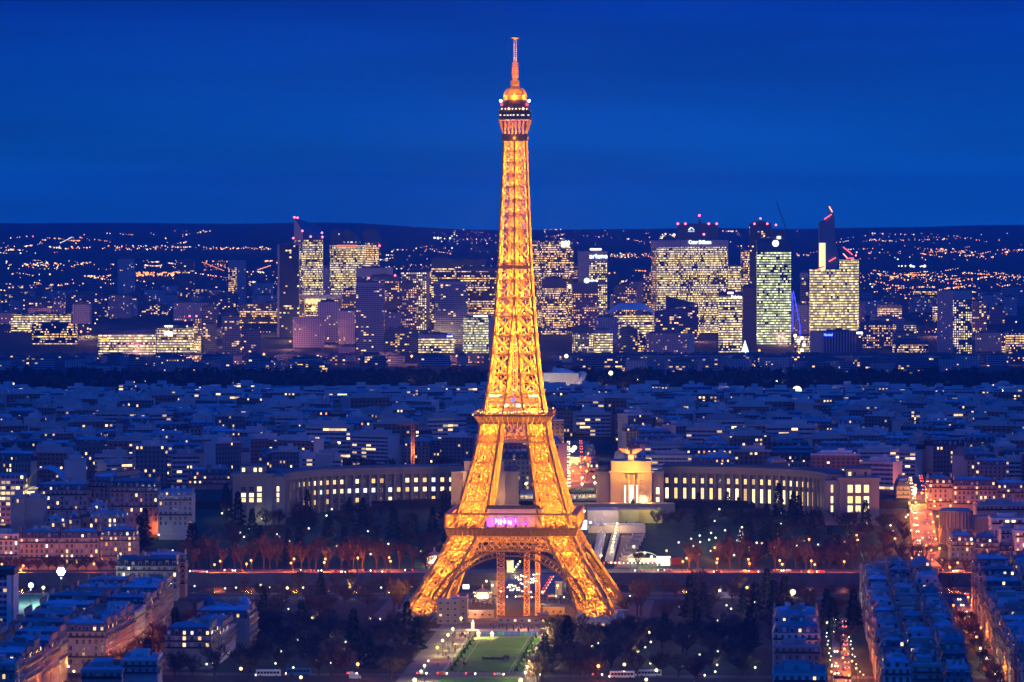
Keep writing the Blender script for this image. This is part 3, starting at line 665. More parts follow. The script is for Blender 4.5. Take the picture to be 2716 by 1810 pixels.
def wing(pa, pb, pc, nb, label, rows, z0=17.0, zt=45.5):
    A, B, D = [(PX(p, Y), Y) for p, Y in (pa, pb, pc)]
    ts = []; N = 400; pts = [bez(A, B, D, i / N) for i in range(N + 1)]; L = [0]
    for p, q in zip(pts, pts[1:]): L.append(L[-1] + math.hypot(q[0] - p[0], q[1] - p[1]))
    def at(s):
        for i in range(N):
            if L[i + 1] >= s: 
                f = (s - L[i]) / (L[i + 1] - L[i]); return (pts[i][0] + (pts[i + 1][0] - pts[i][0]) * f, pts[i][1] + (pts[i + 1][1] - pts[i][1]) * f)
        return pts[-1]
    root = thing('palace_wing', label, 'palace wing', (*at(L[-1] / 2), z0), 0, 'curved wings of the colonnaded palace'); bx, by = at(L[-1] / 2)
    st = L[-1] / nb; fr = [at(i * st) for i in range(nb + 1)]
    wall, cor, roof = MB(), MB(), MB()
    for i in range(nb):
        p, q = fr[i], fr[i + 1]; d = Vector((q[0] - p[0], q[1] - p[1])).normalized(); n = Vector((d.y, -d.x))   # n faces the viewer
        def off(P, o): return (P[0] + n.x * o - bx, P[1] + n.y * o - by)
        a, c = off(p, -.9), off(q, -.9)
        wall.quad((*a, 0), (*c, 0), (*c, zt - z0), (*a, zt - z0))
        for o0, o1, za, zb in ((-2, 1.0, zt - 3.2, zt - 1.2), (-2, 1.7, zt - 1.2, zt - .3), (-16, .6, zt - .3, zt + 1.4)):
            P = [off(p, o1), off(q, o1), off(q, o0), off(p, o0)]; cor.prism(P, za - z0, zb - z0, bottom=True)
        P = [off(p, -1), off(q, -1), off(q, -16), off(p, -16)]; roof.prism(P, zt + 1.4 - z0, zt + 2.6 - z0)
    wall.build('wall', mat('recess_shade_stone', (0.20, 0.17, 0.14), .9, .15, .1), root); cor.build('cornice', M_pal, root); roof.build('roof', M_slate, root)  # darker wall stone paints shade into the recess behind the pillars
    pm = MB(); pm.box(-.85, .85, -.9, .9, 0, zt - 3.2 - z0); pm = pm.mesh('pillar', M_pal)
    for i in range(nb + 1):
        p = fr[i]; q = fr[min(nb, i + 1)] if i < nb else fr[i]; o = fr[i - 1] if i else fr[0]
        rz = math.atan2(q[1] - o[1], q[0] - o[0]); link('pillar', pm, root, (p[0] - bx, p[1] - by, 0), rz)
        if i < nb:
            c = ((p[0] + fr[i + 1][0]) / 2, (p[1] + fr[i + 1][1]) / 2); d = Vector((fr[i + 1][0] - p[0], fr[i + 1][1] - p[1])).normalized(); n = Vector((d.y, -d.x)); rz = math.atan2(d.y, d.x)
            for (zz, w, h, prob, kinds) in rows:
                m = pick(*kinds) if R.random() < prob else M_glass
                pwin(root, c[0] - n.x * .8 - bx, c[1] - n.y * .8 - by, zz - z0, rz, w, h, m, 2, 4 if h > 4 else 3)
    return root
wing((752, 3248), (778, 3332), (1232, 3350), 28, 'curved palace wing left of the iron tower, small windows in three rows',
     [(36.4, 2.5, 2.9, .85, ((3, M_lwarm), (4, M_lyel), (1, M_lwht))), (30.0, 2.5, 2.9, .85, ((2, M_lwarm), (4, M_lyel), (2, M_lwht))), (23.2, 2.4, 3.2, .4, ((3, M_lwarm), (1, M_lyel)))])
wing((1757, 3350), (2172, 3334), (2196, 3252), 26, 'long curved palace wing right of the golden pavilion, with tall lit windows between pillars',
     [(35.4, 2.0, 3.6, .9, ((3, M_lwarm), (1, M_lyel))), (22.8, 2.1, 9.4, .97, ((3, M_lyel), (2, M_lwarm)))])
def blockpart(root, name, m, x0, x1, y0, y1, z0, z1, b0):
    b = MB(); b.box(x0 - b0[0], x1 - b0[0], y0 - b0[1], y1 - b0[1], z0 - b0[2], z1 - b0[2], bottom=True); return b.build(name, m, root)
def end_pavilion(pl, pr, Y, zc, za, label, cols, rows, side, att):
    x0, x1 = PX(pl, Y), PX(pr, Y); B0 = ((x0 + x1) / 2, Y + 15, 14.0)
    r = thing('palace_pavilion', label, 'pavilion', B0, 0, 'end pavilions of the palace')
    blockpart(r, 'wall', M_pal, x0, x1, Y, Y + 30, 12, zc, B0); blockpart(r, 'cornice', M_pal, x0 - 1, x1 + 1, Y - 1, Y + 31, zc, zc + 1.5, B0)
    blockpart(r, 'attic', M_pal, x0 + 5, x1 - 5, Y + 4, Y + 26, zc + 1.5, za, B0); blockpart(r, 'roof', M_slate, x0 + 4.6, x1 - 4.6, Y + 3.6, Y + 26.4, za, za + .8, B0)
    s = PX(side[1], Y); blockpart(r, 'side_wing', M_pal, *( (x1, s) if side[0] > 0 else (s, x0)), Y + 1.5, Y + 20, 12, zc - .6, B0)
    for k, p in enumerate(cols):
        for zz, w, h in rows: pwin(r, PX(p, Y) - B0[0], Y - .08 - B0[1], zz - B0[2], 0, w, h, pick((5, M_lyel), (1, M_lwarm), (1, M_glass)), 2, 3)
    for k in range(len(cols) + 1):
        c = (cols[1] - cols[0]); p = cols[0] - c / 2 + k * c; b = MB(); b.box(-.7, .7, -.8, .6, 0, zc - 2 - 20); b.build('pillar', M_pal, r, (PX(p, Y) - B0[0], Y - B0[1], 20 - B0[2]))
    for zz, w, h in rows: pwin(r, PX(side[2], Y) - B0[0], Y + 1.4 - B0[1], zz - B0[2], 0, 1.6, h, M_lyel, 1, 3)
    for p in att: win(r, PX(p, Y) - B0[0], Y + 3.9 - B0[1], zc + 2.6 - B0[2], 0, 2.0, 2.6, pick((2, M_lyel), (1, M_glass)), 1, 2)
    return r
end_pavilion(617, 722, 3240, 46.6, 53, 'square end pavilion at the far left of the palace, lit windows between pillars', (646, 667, 688), ((36.2, 3.0, 3.2), (32.4, 3.0, 2.6), (29, 3, 2.6)), (1, 754, 737), (645, 676, 690))
end_pavilion(2226, 2332, 3238, 44.0, 51, 'square end pavilion at the far right of the palace, brightly lit windows in three columns', (2255, 2276, 2298), ((35.5, 3.4, 5.2), (28.4, 3.4, 4.6), (22.4, 3.4, 4.4)), (-1, 2190, 2207), (2255, 2268, 2297))
def head_pavilion(pl, pr, lowside, label, lit):
    Y = 3318; x0, x1 = PX(pl, Y), PX(pr, Y); xm = (x0 + x1) / 2; B0 = (xm, Y + 15, 21.0)
    r = thing('palace_pavilion', label, 'pavilion', B0, 0, 'central pavilions of the palace')
    w = x1 - x0
    for (a, b_) in ((x0, xm - 4.6), (xm + 4.6, x1)): blockpart(r, 'wall', M_pal, a, b_, Y, Y + 30, 19, 44.4, B0)
    blockpart(r, 'wall', M_pal, xm - 4.6, xm + 4.6, Y + 2, Y + 30, 19, 44.4, B0)
    for a in (x0 + .02, x1 - 4.2): blockpart(r, 'buttress', M_pal, a, a + 4.2, Y - 1.3, Y - .01, 19, 44.4, B0)
    for a in (xm - 6.2, xm - 2.6, xm + 1.4, xm + 5.0): blockpart(r, 'pillar', M_pal, a, a + 1.2, Y - .5, Y + 1.2, 19, 43, B0)
    blockpart(r, 'cornice', M_pal, x0 - 1.2, x1 + 1.2, Y - 2.4, Y + 31, 44.4, 45.6, B0)
    blockpart(r, 'attic', M_pal, x0 + .6, x1 - .6, Y - .6, Y + 28, 45.6, 51.6, B0); blockpart(r, 'attic_rim', M_pal, x0 + .2, x1 - .2, Y - 1.0, Y + 28.4, 51.6, 52.4, B0)
    blockpart(r, 'roof', M_slate, x0 + 1, x1 - 1, Y + .2, Y + 27, 52.4, 52.7, B0)
    xa, xb = ((PX(pl - 36, Y), x0) if lowside < 0 else (x1, PX(pr + 36, Y)))
    blockpart(r, 'side_wing', M_pal, xa, xb, Y + 3, Y + 27, 19, 43.6, B0); blockpart(r, 'cornice', M_pal, xa - .8, xb + .8, Y + 2.2, Y + 28, 43.6, 45, B0); blockpart(r, 'side_attic', M_slate, xa + 1, xb - 1, Y + 6, Y + 24, 45, 48.4, B0)
    xa, xb = ((x1, PX(pr + 32, Y)) if lowside < 0 else (PX(pl - 32, Y), x0))
    blockpart(r, 'side_wing', M_pal, xa, xb, Y + 4, Y + 27, 19, 45, B0)
    if lit:
        for z_, h_ in ((24, 3.2), (29.4, 4.6)): win(r, (xa + xb) / 2 - B0[0], Y + 3.9 - B0[1], z_ - B0[2], 0, 2.3, h_, M_lyel, 1, 2)
        b = MB(); b.box(-2.3, 2.3, 1.8, 1.95, 0, 13.5); b.build('doorway', emit('bright_doorway', (1.0, .86, .6), 4), r, (0, -15, 22.2 - B0[2]))
        for x in (-5.1, 5.1): b = MB(); b.box(-.5, .5, 1.8, 1.95, 0, 13.4); b.build('lit_window', emit('bright_doorway', None, 0), r, (x * .82, -15.0, 22.2 - B0[2]))
        win(r, 0, -13.05, 37.0 - B0[2], 0, 3.8, 6.0, M_lora, 3, 4)
    else: win(r, 0, -13.05, 30.0 - B0[2], 0, 3.8, 12.0, M_glass, 3, 5)
    return r, B0, xm, Y
rp, B0, xm, Yh = head_pavilion(1619, 1729, -1, 'golden floodlit pavilion with a bright doorway right of the tower legs', True)
for (dx, dy, dz, p) in ((0, -9, 42.6, 26000), (-9, -8, 43, 9000), (9, -8, 43, 9000), (0, -6, 39, 6000), (-12, -10, 25, 9000), (12, -10, 25, 9000), (0, -7, 25, 7000)): plight(rp, (dx, -15 + dy, dz - B0[2] + (4 if dz > 40 else 0)), (1, .38, .04) if dz > 38 else (1, .34, .09), p * (.95 if dz > 40 else .42), .6, 'floodlight')
lp, B1, xl, _ = head_pavilion(1228, 1340, 1, 'pinkish floodlit pavilion seen between the legs of the tower', False)
for (dx, dy, dz, p) in ((-13, -9, 30, 14000), (-6, -10, 26, 6000), (5, -10, 30, 9000), (14, -10, 28, 6000), (-16, -8, 44, 8000)): plight(lp, (dx, -15 + dy, dz - B1[2]), (1, .45, .16), p * .6, .6, 'floodlight')
# winged sculpture on the attic, and the statue before the doorway
sc_ = thing('roof_sculpture', 'spread-winged sculpture glowing orange on top of the golden pavilion', 'sculpture', (xm, Yh + 6, 52.7))
b = MB(); b.prism([(-2.1, -1.6), (2.1, -1.6), (2.1, 1.6), (-2.1, 1.6)], 0, 3.0); b.prism([(-2.6, -2), (2.6, -2), (2.6, 2), (-2.6, 2)], 3.0, 3.6, bottom=True); b.build('pedestal', M_pal, sc_)
M_brz = mat('bronze', (0.09, 0.06, 0.04), 0.45, 0.2, 0.8, 0.3); M_gilt = mat('gilt_wing', (0.62, 0.36, 0.16), 0.5, 0.15, 0.5)
for s in (-1, 1):
    b = MB(); prof = [(0.6, 4.6), (1.6, 3.9), (3.4, 4.5), (5.6, 5.6), (7.4, 6.9), (8.3, 8.0), (6.4, 8.0), (3.6, 7.7), (1.2, 7.2)]
    P = [(s * x, z) for x, z in prof]
    if s < 0: P = P[::-1]
    n = len(P); fr = [(x, -.35, z) for x, z in P]; bk = [(x, .35, z) for x, z in P]; b.ngon(fr); b.ngon(bk[::-1])
    for i in range(n): b.quad(fr[(i + 1) % n], fr[i], bk[i], bk[(i + 1) % n])
    b.build('wing', M_gilt, sc_)
b = MB(); b.lathe([(.9, 3.6), (1.1, 5), (.8, 6.4), (.5, 7.0), (.6, 7.6), (.3, 8.2)], 0, 0, 8); b.build('figure', M_brz, sc_)
plight(sc_, (0, -4.5, 3.2), (1, .38, .06), 5000, .4, 'floodlight')
st = thing('bronze_statue', 'dark bronze statue on a stone pedestal before the bright doorway', 'statue', (xm + .6, 3300, 18.0))
b = MB(); b.prism([(-1.4, -1.4), (1.4, -1.4), (1.4, 1.4), (-1.4, 1.4)], 0, 3.2); b.prism([(-1.7, -1.7), (1.7, -1.7), (1.7, 1.7), (-1.7, 1.7)], 3.2, 3.6, bottom=True); b.build('pedestal', M_pal, st)
b = MB(); b.lathe([(1.5, 3.6), (1.2, 4.6), (1.3, 6.2), (1.6, 7.4), (.9, 8.3), (.45, 8.7), (.6, 9.3), (.35, 9.9)], 0, 0, 9); b.beam((.9, 0, 7.4), (2.0, -.4, 9.6), .5); b.beam((-.9, 0, 7.2), (-1.8, -.5, 5.4), .5); b.build('figure', M_brz, st)
# terraces, ramps and fountains before the palace
def wallbox(px0, px1, py0, py1, Y, dep, m, label, name='terrace_wall', cat='wall', rim=True):
    x0, x1, z0, z1 = PX(px0, Y), PX(px1, Y), PZ(py1, Y), PZ(py0, Y)
    r = thing(name, label, cat, ((x0 + x1) / 2, Y, z0)); w = (x1 - x0) / 2
    b = MB(); b.box(-w, w, 0, dep, -2, z1 - z0); b.build('wall', m, r)
    if rim: b = MB(); b.box(-w - .2, w + .2, -.25, .45, z1 - z0, z1 - z0 + .5, bottom=True); b.build('coping', M_stone, r)
    return r
M_palew = mat('pale_wall', (0.40, 0.35, 0.31), 0.85, 0.12, 0.1)
wallbox(1440, 1790, 1338, 1354, 3296, 20, M_pal, 'stone terrace wall under the two central pavilions')
wallbox(1540, 1641, 1356, 1407, 3240, 40, M_palew, 'big plain pale wall below the palace terrace, right of the tower')
wallbox(1641, 1695, 1356, 1383, 3246, 34, mat('olive_wall', (0.30, 0.27, 0.16), 0.9, 0.15, 0.1), 'olive grey terrace wall with people standing along its top')
wallbox(1695, 1756, 1354, 1390, 3250, 30, mat('yellow_wall', (0.40, 0.34, 0.16), 0.9, 0.2, 0.1), 'yellow lit garden wall behind a spreading tree')
wallbox(1560, 1712, 1396, 1414, 3200, 30, M_palew, 'low pinkish wall with a stepped ramp above the fountain basin')
fb = thing('fountain_basin', 'long stepped stone fountain basin with jets sloping down the garden', 'fountain', (PX(1655, 3120), 3120, hz(0, 3120)))
b = MB(); bm_ = []
for i in range(8):
    t0, t1 = i / 8, (i + 1) / 8; Ya, Yb = 3044 + 150 * t0, 3044 + 150 * t1
    for (pa, pb, hh, mi) in ((PX(1637, 3044), PX(1640, 3044), 1.3, 0), (PX(1668, 3044), PX(1671, 3044), 1.3, 0), (PX(1640, 3044), PX(1668, 3044), .5, 1)):
        sh = (Ya - 3044) * .10; z = hz(0, (Ya + Yb) / 2) + .3
        b.box(pa + sh - PX(1655, 3120), pb + sh - PX(1655, 3120), Ya - 3120, Yb - 3120, z - hz(0, 3120) - 1.5, z - hz(0, 3120) + hh, mi)
b.build('basin', [M_stone, mat('basin_floor', (0.34, 0.25, 0.18), 0.8, 0.2, 0.3)], fb)
b = MB()
for i in range(13):
    Y = 3050 + 11 * i; b.lathe([(.35, hz(0, Y) + .8 - hz(0, 3120)), (.12, hz(0, Y) + 2.0 - hz(0, 3120))], PX(1666, 3044) + (Y - 3044) * .10 - PX(1655, 3120), Y - 3120, 5)
b.build('jet_row', M_white, fb)
axsheet('garden_walk', 330, 480, 44, 54, mat('red_gravel', (0.24, 0.12, 0.09), 0.9, 0.2, 0.15), 0.09)
for px, Y, z, p, cl in ((1590, 3228, 24, 5000, (1, .75, .6)), (1620, 3228, 24, 5000, (1, .75, .6)), (1665, 3236, 30, 5000, (.9, .85, .3)), (1726, 3238, 28, 8000, (1, .85, .2)), (1640, 3190, 18, 9000, (1, .6, .4))): plight(None, (PX(px, Y), Y, z), cl, p, .6, 'floodlight')
# rows of market tents and two pointed marquees
M_tent = mat('tent_canvas', (0.52, 0.50, 0.50), 0.7, 0.08, 0.5)
def tent_proto():
    r = thing('market_tent', 'white market tent', 'tent', (0, 0, -500), 0, 'row of white market tents below the palace')
    b = MB(); h = 2.6; e = 3.6
    P = [(-2.6, -e / 2 * 1.7, h), (2.6, -e / 2 * 1.7, h), (2.6, e / 2 * 1.7, h), (-2.6, e / 2 * 1.7, h)]; a, c = (0, -e / 2 * 1.7, h + 1.5), (0, e / 2 * 1.7, h + 1.5)
    b.quad(P[1], P[2], c, a); b.quad(P[3], P[0], a, c); b.tri(P[0], P[1], a); b.tri(P[2], P[3], c); b.build('canopy', M_tent, r)
    b = MB(); b.box(-2.5, 2.5, -3, 3, 0, h); b.build('side_panel', M_tent, r)
    return r
tp = tent_proto(); n = 0
for (p0, p1, k, lab) in (((1596, 1413), (1582, 1480), 13, 'white canvas market tent in the unlit left-hand tent row'), ((1634, 1413), (1616, 1480), 12, 'white canvas market tent in the row hung with bright globes')):
    for i in range(k):
        g = G(p0[0] + (p1[0] - p0[0]) * i / (k - 1), p0[1] + (p1[1] - p0[1]) * i / (k - 1), 2, 3000)
        if n == 0: o = tp; o.location = g; o['label'] = lab
        else: o = dup(tp, g, -.1, lab)
        n += 1
for i, px in enumerate((1578, 1598)):
    g = G(px, 1411, 0, 3000); r = thing('pointed_marquee', ['white pointed marquee left of its twin below the pale wall', 'white pointed marquee right of its twin beside the ramp'][i], 'marquee', g, 0, 'pair of pointed marquees')
    b = MB(); b.lathe([(4.6, 3.0), (2.2, 4.6), (.8, 6.6), (.1, 9)], 0, 0, 8); b.build('canopy', M_tent, r)
    for a in range(4): b = MB(); b.beam((3.4 * math.cos(a * 1.57 + .78), 3.4 * math.sin(a * 1.57 + .78), 0), (3.4 * math.cos(a * 1.57 + .78), 3.4 * math.sin(a * 1.57 + .78), 3.4), .2); b.build('pole', M_frame, r)
# video screen on its stand beside the tents
g = G(1548, 1408, 0, 3000); r = thing('video_screen', 'bright blue white video screen on a dark stand beside the pale wall', 'screen', g)
b = MB(); b.box(-2.6, 2.6, 0, 1, 0, 17); b.build('stand', M_dark, r); b = MB(); b.box(-2.2, 2.2, -.25, -.05, .8, 7); b.build('screen', emit('screen_glow', (.55, .72, 1), 5), r)
b = MB(); b.ball((.2, -.6, 13), .9); b.build('lamp', emit('cold_bulb', (.9, 1, 1), 6), r)
# entrance canopy glowing white by the quay road, right of the tents
g = G(1705, 1494, 0, 2990); r = thing('glowing_canopy', 'glowing white arched market canopy beside the quay road', 'canopy', g)
b = MB(); N = 10
for i in range(N):
    a0, a1 = math.pi * i / N, math.pi * (i + 1) / N
    b.quad((-10 * math.cos(a0), -4, 2 + 5 * math.sin(a0)), (-10 * math.cos(a0), 4, 2 + 5 * math.sin(a0)), (-10 * math.cos(a1), 4, 2 + 5 * math.sin(a1)), (-10 * math.cos(a1), -4, 2 + 5 * math.sin(a1)))
b.build('canopy', emit('canopy_glow', (.95, 1, .85), 1.0), r)
b = MB(); b.box(-9, 9, -3.6, 3.6, 0, 3.0); b.build('stall_front', emit('stall_glow', (1, .8, .5), 1.6), r)
for x in (-9.8, 9.8): b = MB(); b.beam((x, -4, 0), (x, -4, 2.4), .3); b.build('pole', M_frame, r)
for x in (-6, 6): plight(r, (x, -7, 3.5), (.9, 1, .75), 5000, .5)
g = G(1760, 1500, 0, 2990); r = thing('market_stall', 'bright white market stall with a dark red truck body beside it', 'stall', g)
b = MB(); b.box(-4, 4, -2, 2, 0, 5); b.prism([(-4.4, -2.4), (4.4, -2.4), (4.4, 2.4), (-4.4, 2.4)], 5, 5.6, bottom=True); b.build('booth', emit('booth_glow', (1, .95, .8), 2.2), r); b = MB(); b.box(5, 12, -2, 2, .6, 4.6); b.build('trailer', mat('dark_red_paint', (.20, .02, .02), .4), r)
# tower crane
def crane(px, pyb, Y, zt, jl, jr, m, label, lean=None):
    z0 = PZ(pyb, Y); r = thing('tower_crane', label, 'crane', (PX(px, Y), Y, z0), 0); h = zt - z0
    b = MB()
    for sx in (-1, 1):
        for sy in (-1, 1): b.beam((sx, sy, 0), (sx, sy, h), .5)
    k = int(h / 2.4)
    for i in range(k):
        a, c = h * i / k, h * (i + 1) / k
        b.beam((-1, -1, a), (1, -1, c), .32); b.beam((-1, 1, c), (1, 1, a), .32); b.beam((-1, -1, c), (-1, 1, a), .32); b.beam((1, -1, a), (1, 1, c), .32)
    b.build('mast', m, r); b = MB()
    if lean is None:
        for (y, z) in ((-.8, h), (.8, h), (0, h + 2)): b.beam((-jl, y, z), (jr, y, z), .4)
        n = int((jl + jr) / 2.2)
        for i in range(n):
            a, c = -jl + (jl + jr) * i / n, -jl + (jl + jr) * (i + 1) / n; b.beam((a, -.8, h), ((a + c) / 2, 0, h + 2), .25); b.beam(((a + c) / 2, 0, h + 2), (c, -.8, h), .25)
        b.build('jib', m, r); b = MB(); b.box(jr - 3, jr, -1.2, 1.2, h - 2.6, h, bottom=True); b.build('counterweight', M_dark, r)
    else:
        q = Vector(lean)
        for o in (-.9, .9): b.beam((o, 0, h), (q.x + o * .3, 0, q.z - z0), .55)
        n = 14
        for i in range(n):
            a, c = i / n, (i + 1) / n; b.beam((-.9 * (1 - .7 * a) + q.x * a, 0, h + (q.z - zt) * a), (.9 * (1 - .7 * c) + q.x * c, 0, h + (q.z - zt) * c), .35)
        b.build('jib', m, r)
    return r
cr1 = crane(1095, 1242, 3500, PZ(1127, 3500), 11, 4, mat('orange_crane_paint', (0.50, 0.20, 0.07), 0.5, 0.2, 0.5), 'orange tower crane standing behind the left palace wing')
plight(cr1, (0, -7, 12), (1, .45, .12), 9000, .5); 

# ================================================================== THE FAR BUSINESS DISTRICT
WARM, YEL, GRN, ORG, WHT = (1.0, .56, .17), (1.0, .70, .25), (.90, .92, .34), (1.0, .45, .14), (.95, .95, .82)
F_ = dict(
 office=lambda: facade('office_glazing', (.17, .14, .17), pw=1.7, ph=3.7, fw=.86, fh=.56, lit=.82, col=YEL, s=1.7, cl=.35, row=.2),
 office2=lambda: facade('office_glazing_patchy', (.15, .12, .15), pw=1.9, ph=3.7, fw=.86, fh=.52, lit=.6, col=WARM, s=2.0, cl=.45, row=.15),
 band=lambda: facade('band_office_glazing', (.20, .18, .20), pw=2.6, ph=3.9, fw=.96, fh=.52, lit=.88, col=YEL, s=1.8, cl=.3, row=.35),
 bandw=lambda: facade('banded_golden_glazing', (.24, .20, .20), pw=3.2, ph=4.3, fw=.97, fh=.6, lit=.97, col=(1.0, .72, .22), s=1.6, cl=.3, row=.3),
 green=lambda: facade('greenish_glazing', (.06, .08, .10), pw=3.0, ph=4.1, fw=.9, fh=.55, lit=.9, col=GRN, s=1.6, cl=.3, row=.2),
 green2=lambda: facade('greenish_grid_glazing', (.22, .20, .20), pw=2.6, ph=3.7, fw=.86, fh=.6, lit=.9, col=(1, .84, .36), s=1.4, cl=.4, row=.1),
 dots=lambda: facade('punched_dot_windows', (.24, .19, .22), pw=3.4, ph=3.6, fw=.6, fh=.55, lit=.62, col=YEL, s=2.2, cl=.45, row=.15),
 dotso=lambda: facade('punched_orange_windows', (.16, .12, .16), pw=3.4, ph=3.7, fw=.62, fh=.52, lit=.5, col=(1, .5, .17), s=1.6, cl=.45, row=.1),
 dark=lambda: facade('dark_curtain_wall', (.035, .05, .09), (.02, .03, .06), pw=3.2, ph=3.6, fw=.9, fh=.6, lit=.06, col=WARM, s=2.2, cl=.3, row=.3, rough=.2),
 darkl=lambda: facade('dark_office_rows', (.045, .035, .05), (.02, .02, .03), pw=2.2, ph=3.8, fw=.9, fh=.5, lit=.62, col=WARM, s=1.9, cl=.35, row=.4),
 resi=lambda: facade('balcony_block', (.42, .36, .40), (.03, .04, .07), pw=4.0, ph=3.0, fw=.9, fh=.55, lit=.08, col=WARM, s=1.9, cl=.3, row=.05, rough=.7),
 resid=lambda: facade('dark_balcony_block', (.22, .20, .25), (.02, .025, .05), pw=3.6, ph=3.0, fw=.85, fh=.62, lit=.11, col=WARM, s=1.8, cl=.35, row=.05, rough=.7),
 plain=lambda: facade('plain_punched_block', (.50, .38, .40), (.05, .05, .08), pw=3.6, ph=3.2, fw=.4, fh=.42, lit=.07, col=WARM, s=1.9, cl=.25, row=.05, rough=.8),
 pink=lambda: facade('pink_glow_tint_block', (.56, .34, .32), (.07, .04, .05), pw=3.4, ph=3.2, fw=.4, fh=.42, lit=.10, col=WARM, s=1.9, cl=.25, row=.05, rough=.8),  # pink light on the walls is put into their colour
 terra=lambda: facade('terracotta_slab', (.34, .15, .10), (.20, .10, .08), pw=60, ph=3.6, fw=.99, fh=.3, lit=.0, col=WARM, s=1, rough=.7),
 ribs=lambda: facade('ribbed_wall', (.34, .28, .34), (.03, .025, .05), pw=4.4, ph=90, fw=.5, fh=.98, lit=0, col=WARM, s=1, rough=.7),
)
def FM(k): return F_[k]()
M_conc = mat('pale_concrete', (0.40, 0.33, 0.36), 0.85, 0.1, 0.05); M_crown = mat('dark_crown_glass', (0.035, 0.06, 0.13), 0.2, 0.2, 0.1, 0, .6)  # concrete tinted slightly pink in place of the warm city glow
M_plant = mat('roof_plant', (0.12, 0.12, 0.14), 0.7, 0.2, 0.2); M_red = emit('red_obstruction_lamp', (1.0, .12, .18), 7)
M_sgnw = emit('white_sign', (.85, 1.0, .98), 4.5); M_sgny = emit('cream_sign', (1, .93, .7), 4.0)
def ground_at(x, Y): return hz(x, Y)
TB = {}
def tower(name, label, p0, p1, yt, Y, m, dep=28, left=0, right=0, lm=None, cap=None, cat='office tower', group=None, ybase=None, ztop=None, top=None):
    """box tower whose front spans p0..p1; left / right: pixels of flank visible beside the front (recedes in depth)"""
    x0, x1, zt = PX(p0, Y), PX(p1, Y), PZ(yt, Y); z0 = hz((x0 + x1) / 2, Y) - 1.5
    if ybase: z0 = max(z0, min(zt - 6, PZ(ybase, Y) - 4))
    xl = PX(p0 - left, Y + dep) if left else x0 + 1; xr = PX(p1 + right, Y + dep) if right else x1 - 1
    c = ((x0 + x1) / 2, Y, z0); r = thing(name, label, cat, c, 0, group)
    P = [(x0 - c[0], 0), (x1 - c[0], 0), (xr - c[0], dep), (xl - c[0], dep)]
    b = MB(); b.prism(P, 0, zt - z0, 0, 2, u0=R.random() * 50 // 1, mis=[0, 1 if right else 0, 0, 1 if left else 0], ztop=ztop)
    b.build('body', [FM(m), FM(lm) if isinstance(lm, str) else (lm or FM(m)), M_plant], r)
    if cap is None: cap = 3.0
    if cap and not ztop:
        w = (x1 - x0) / 2; b = MB(); b.box(-w * .75, w * .6, dep * .25, dep * .8, zt - z0, zt - z0 + cap); b.box(-w * .2, w * .2, dep * .3, dep * .6, zt - z0 + cap, zt - z0 + cap * 1.6); b.build('plant_room', M_plant, r)
    if top:   # blank crown band proud of the wall
        b = MB(); b.prism([(P[0][0] - .3, -.3), (P[1][0] + .3, -.3), (P[2][0] + .3, dep + .3), (P[3][0] - .3, dep + .3)], zt - z0 - top[0], zt - z0 + .4, bottom=True); b.build('crown_band', top[1], r)
    TB[name + str(p0)] = (r, c); return r, c
def beacon(r, c, pts, Y, rr=2.1, m=None):
    for px, py in pts: b = MB(); b.ball((PX(px, Y) - c[0], Y - c[1] - .5, PZ(py, Y) - c[2]), rr, 0, 8, 6); b.build('beacon', m or M_red, r)
T = tower
# ---- left of the tower
r, c = T('office_tower', 'dark glass tower with few lights and a pale left edge, beside the slanted-crown tower', 741, 793, 650, 7800, 'dark', 30, left=5, lm=M_conc)
r, c = T('office_tower', 'bright yellow-lit tower whose dark glass crown slants down to the right', 803, 856, 636, 8050, 'office', 34, left=24, lm='dots', cap=0)
fl, fr_, bl = (PX(803, 8050), 0, PZ(614, 8050)), (PX(856, 8050), 0, PZ(634, 8050)), (PX(780, 8084), 34, PZ(577, 8084))
b = MB(); A = Vector(fl); u_, v_ = Vector(fr_) - A, Vector(bl) - A; nn = u_.cross(v_)
zf = lambda x, y: A.z - (nn.x * (x + c[0] - A.x) + nn.y * (y - A.y)) / nn.z - c[2]
z6 = PZ(636, 8050) - c[2]; b.prism([(fl[0] - c[0], 0.0), (fr_[0] - c[0], 0.0), (fr_[0] - c[0] - 1, 34), (bl[0] - c[0], 34)], z6 + .02, 0, ztop=zf, mis=[0, 0, 0, 1]); b.build('slanted_crown', [M_crown, M_conc], r)
beacon(r, c, [(781, 577), (789, 578), (802, 613), (854, 618), (855, 629), (824, 628), (778, 632)], 8050, 1.7)
def slab(name, label, prof, Y, dep, m, cut=None, m2=None, cat='office tower', group=None):
    """tower with an outlined front (pixel profile, counter-clockwise) extruded in depth; faces above pixel row `cut` take m2"""
    P = [(PX(x, Y), PZ(y, Y)) for x, y in prof]; z0 = min(z for _, z in P); xc = sum(x for x, _ in P) / len(P)
    r = thing(name, label, cat, (xc, Y, z0), 0, group); c = (xc, Y, z0)
    def ext(P, nm, mm, y0, d):
        b = MB(); Q = [(x - xc, z - z0) for x, z in P]; n = len(Q)
        k = len(b.v); b.v += [(x, y0, z) for x, z in Q]; b.f.append(tuple(range(n))); b.mi.append(0); b.uv += [(x, z) for x, z in Q]
        b.v += [(x, y0 + d, z) for x, z in Q]; b.f.append(tuple(range(2 * n - 1, n - 1, -1))); b.mi.append(0); b.uv += [(x, z) for x, z in Q[::-1]]
        for i in range(n):
            j = (i + 1) % n; b.f.append((i, i + n, j + n, j)); b.mi.append(0); b.uv += [(0, Q[i][1]), (d, Q[i][1]), (d, Q[j][1]), (0, Q[j][1])]
        b.build(nm, mm, r)
    ext(P, 'body', FM(m), 0, dep); return r, c, ext
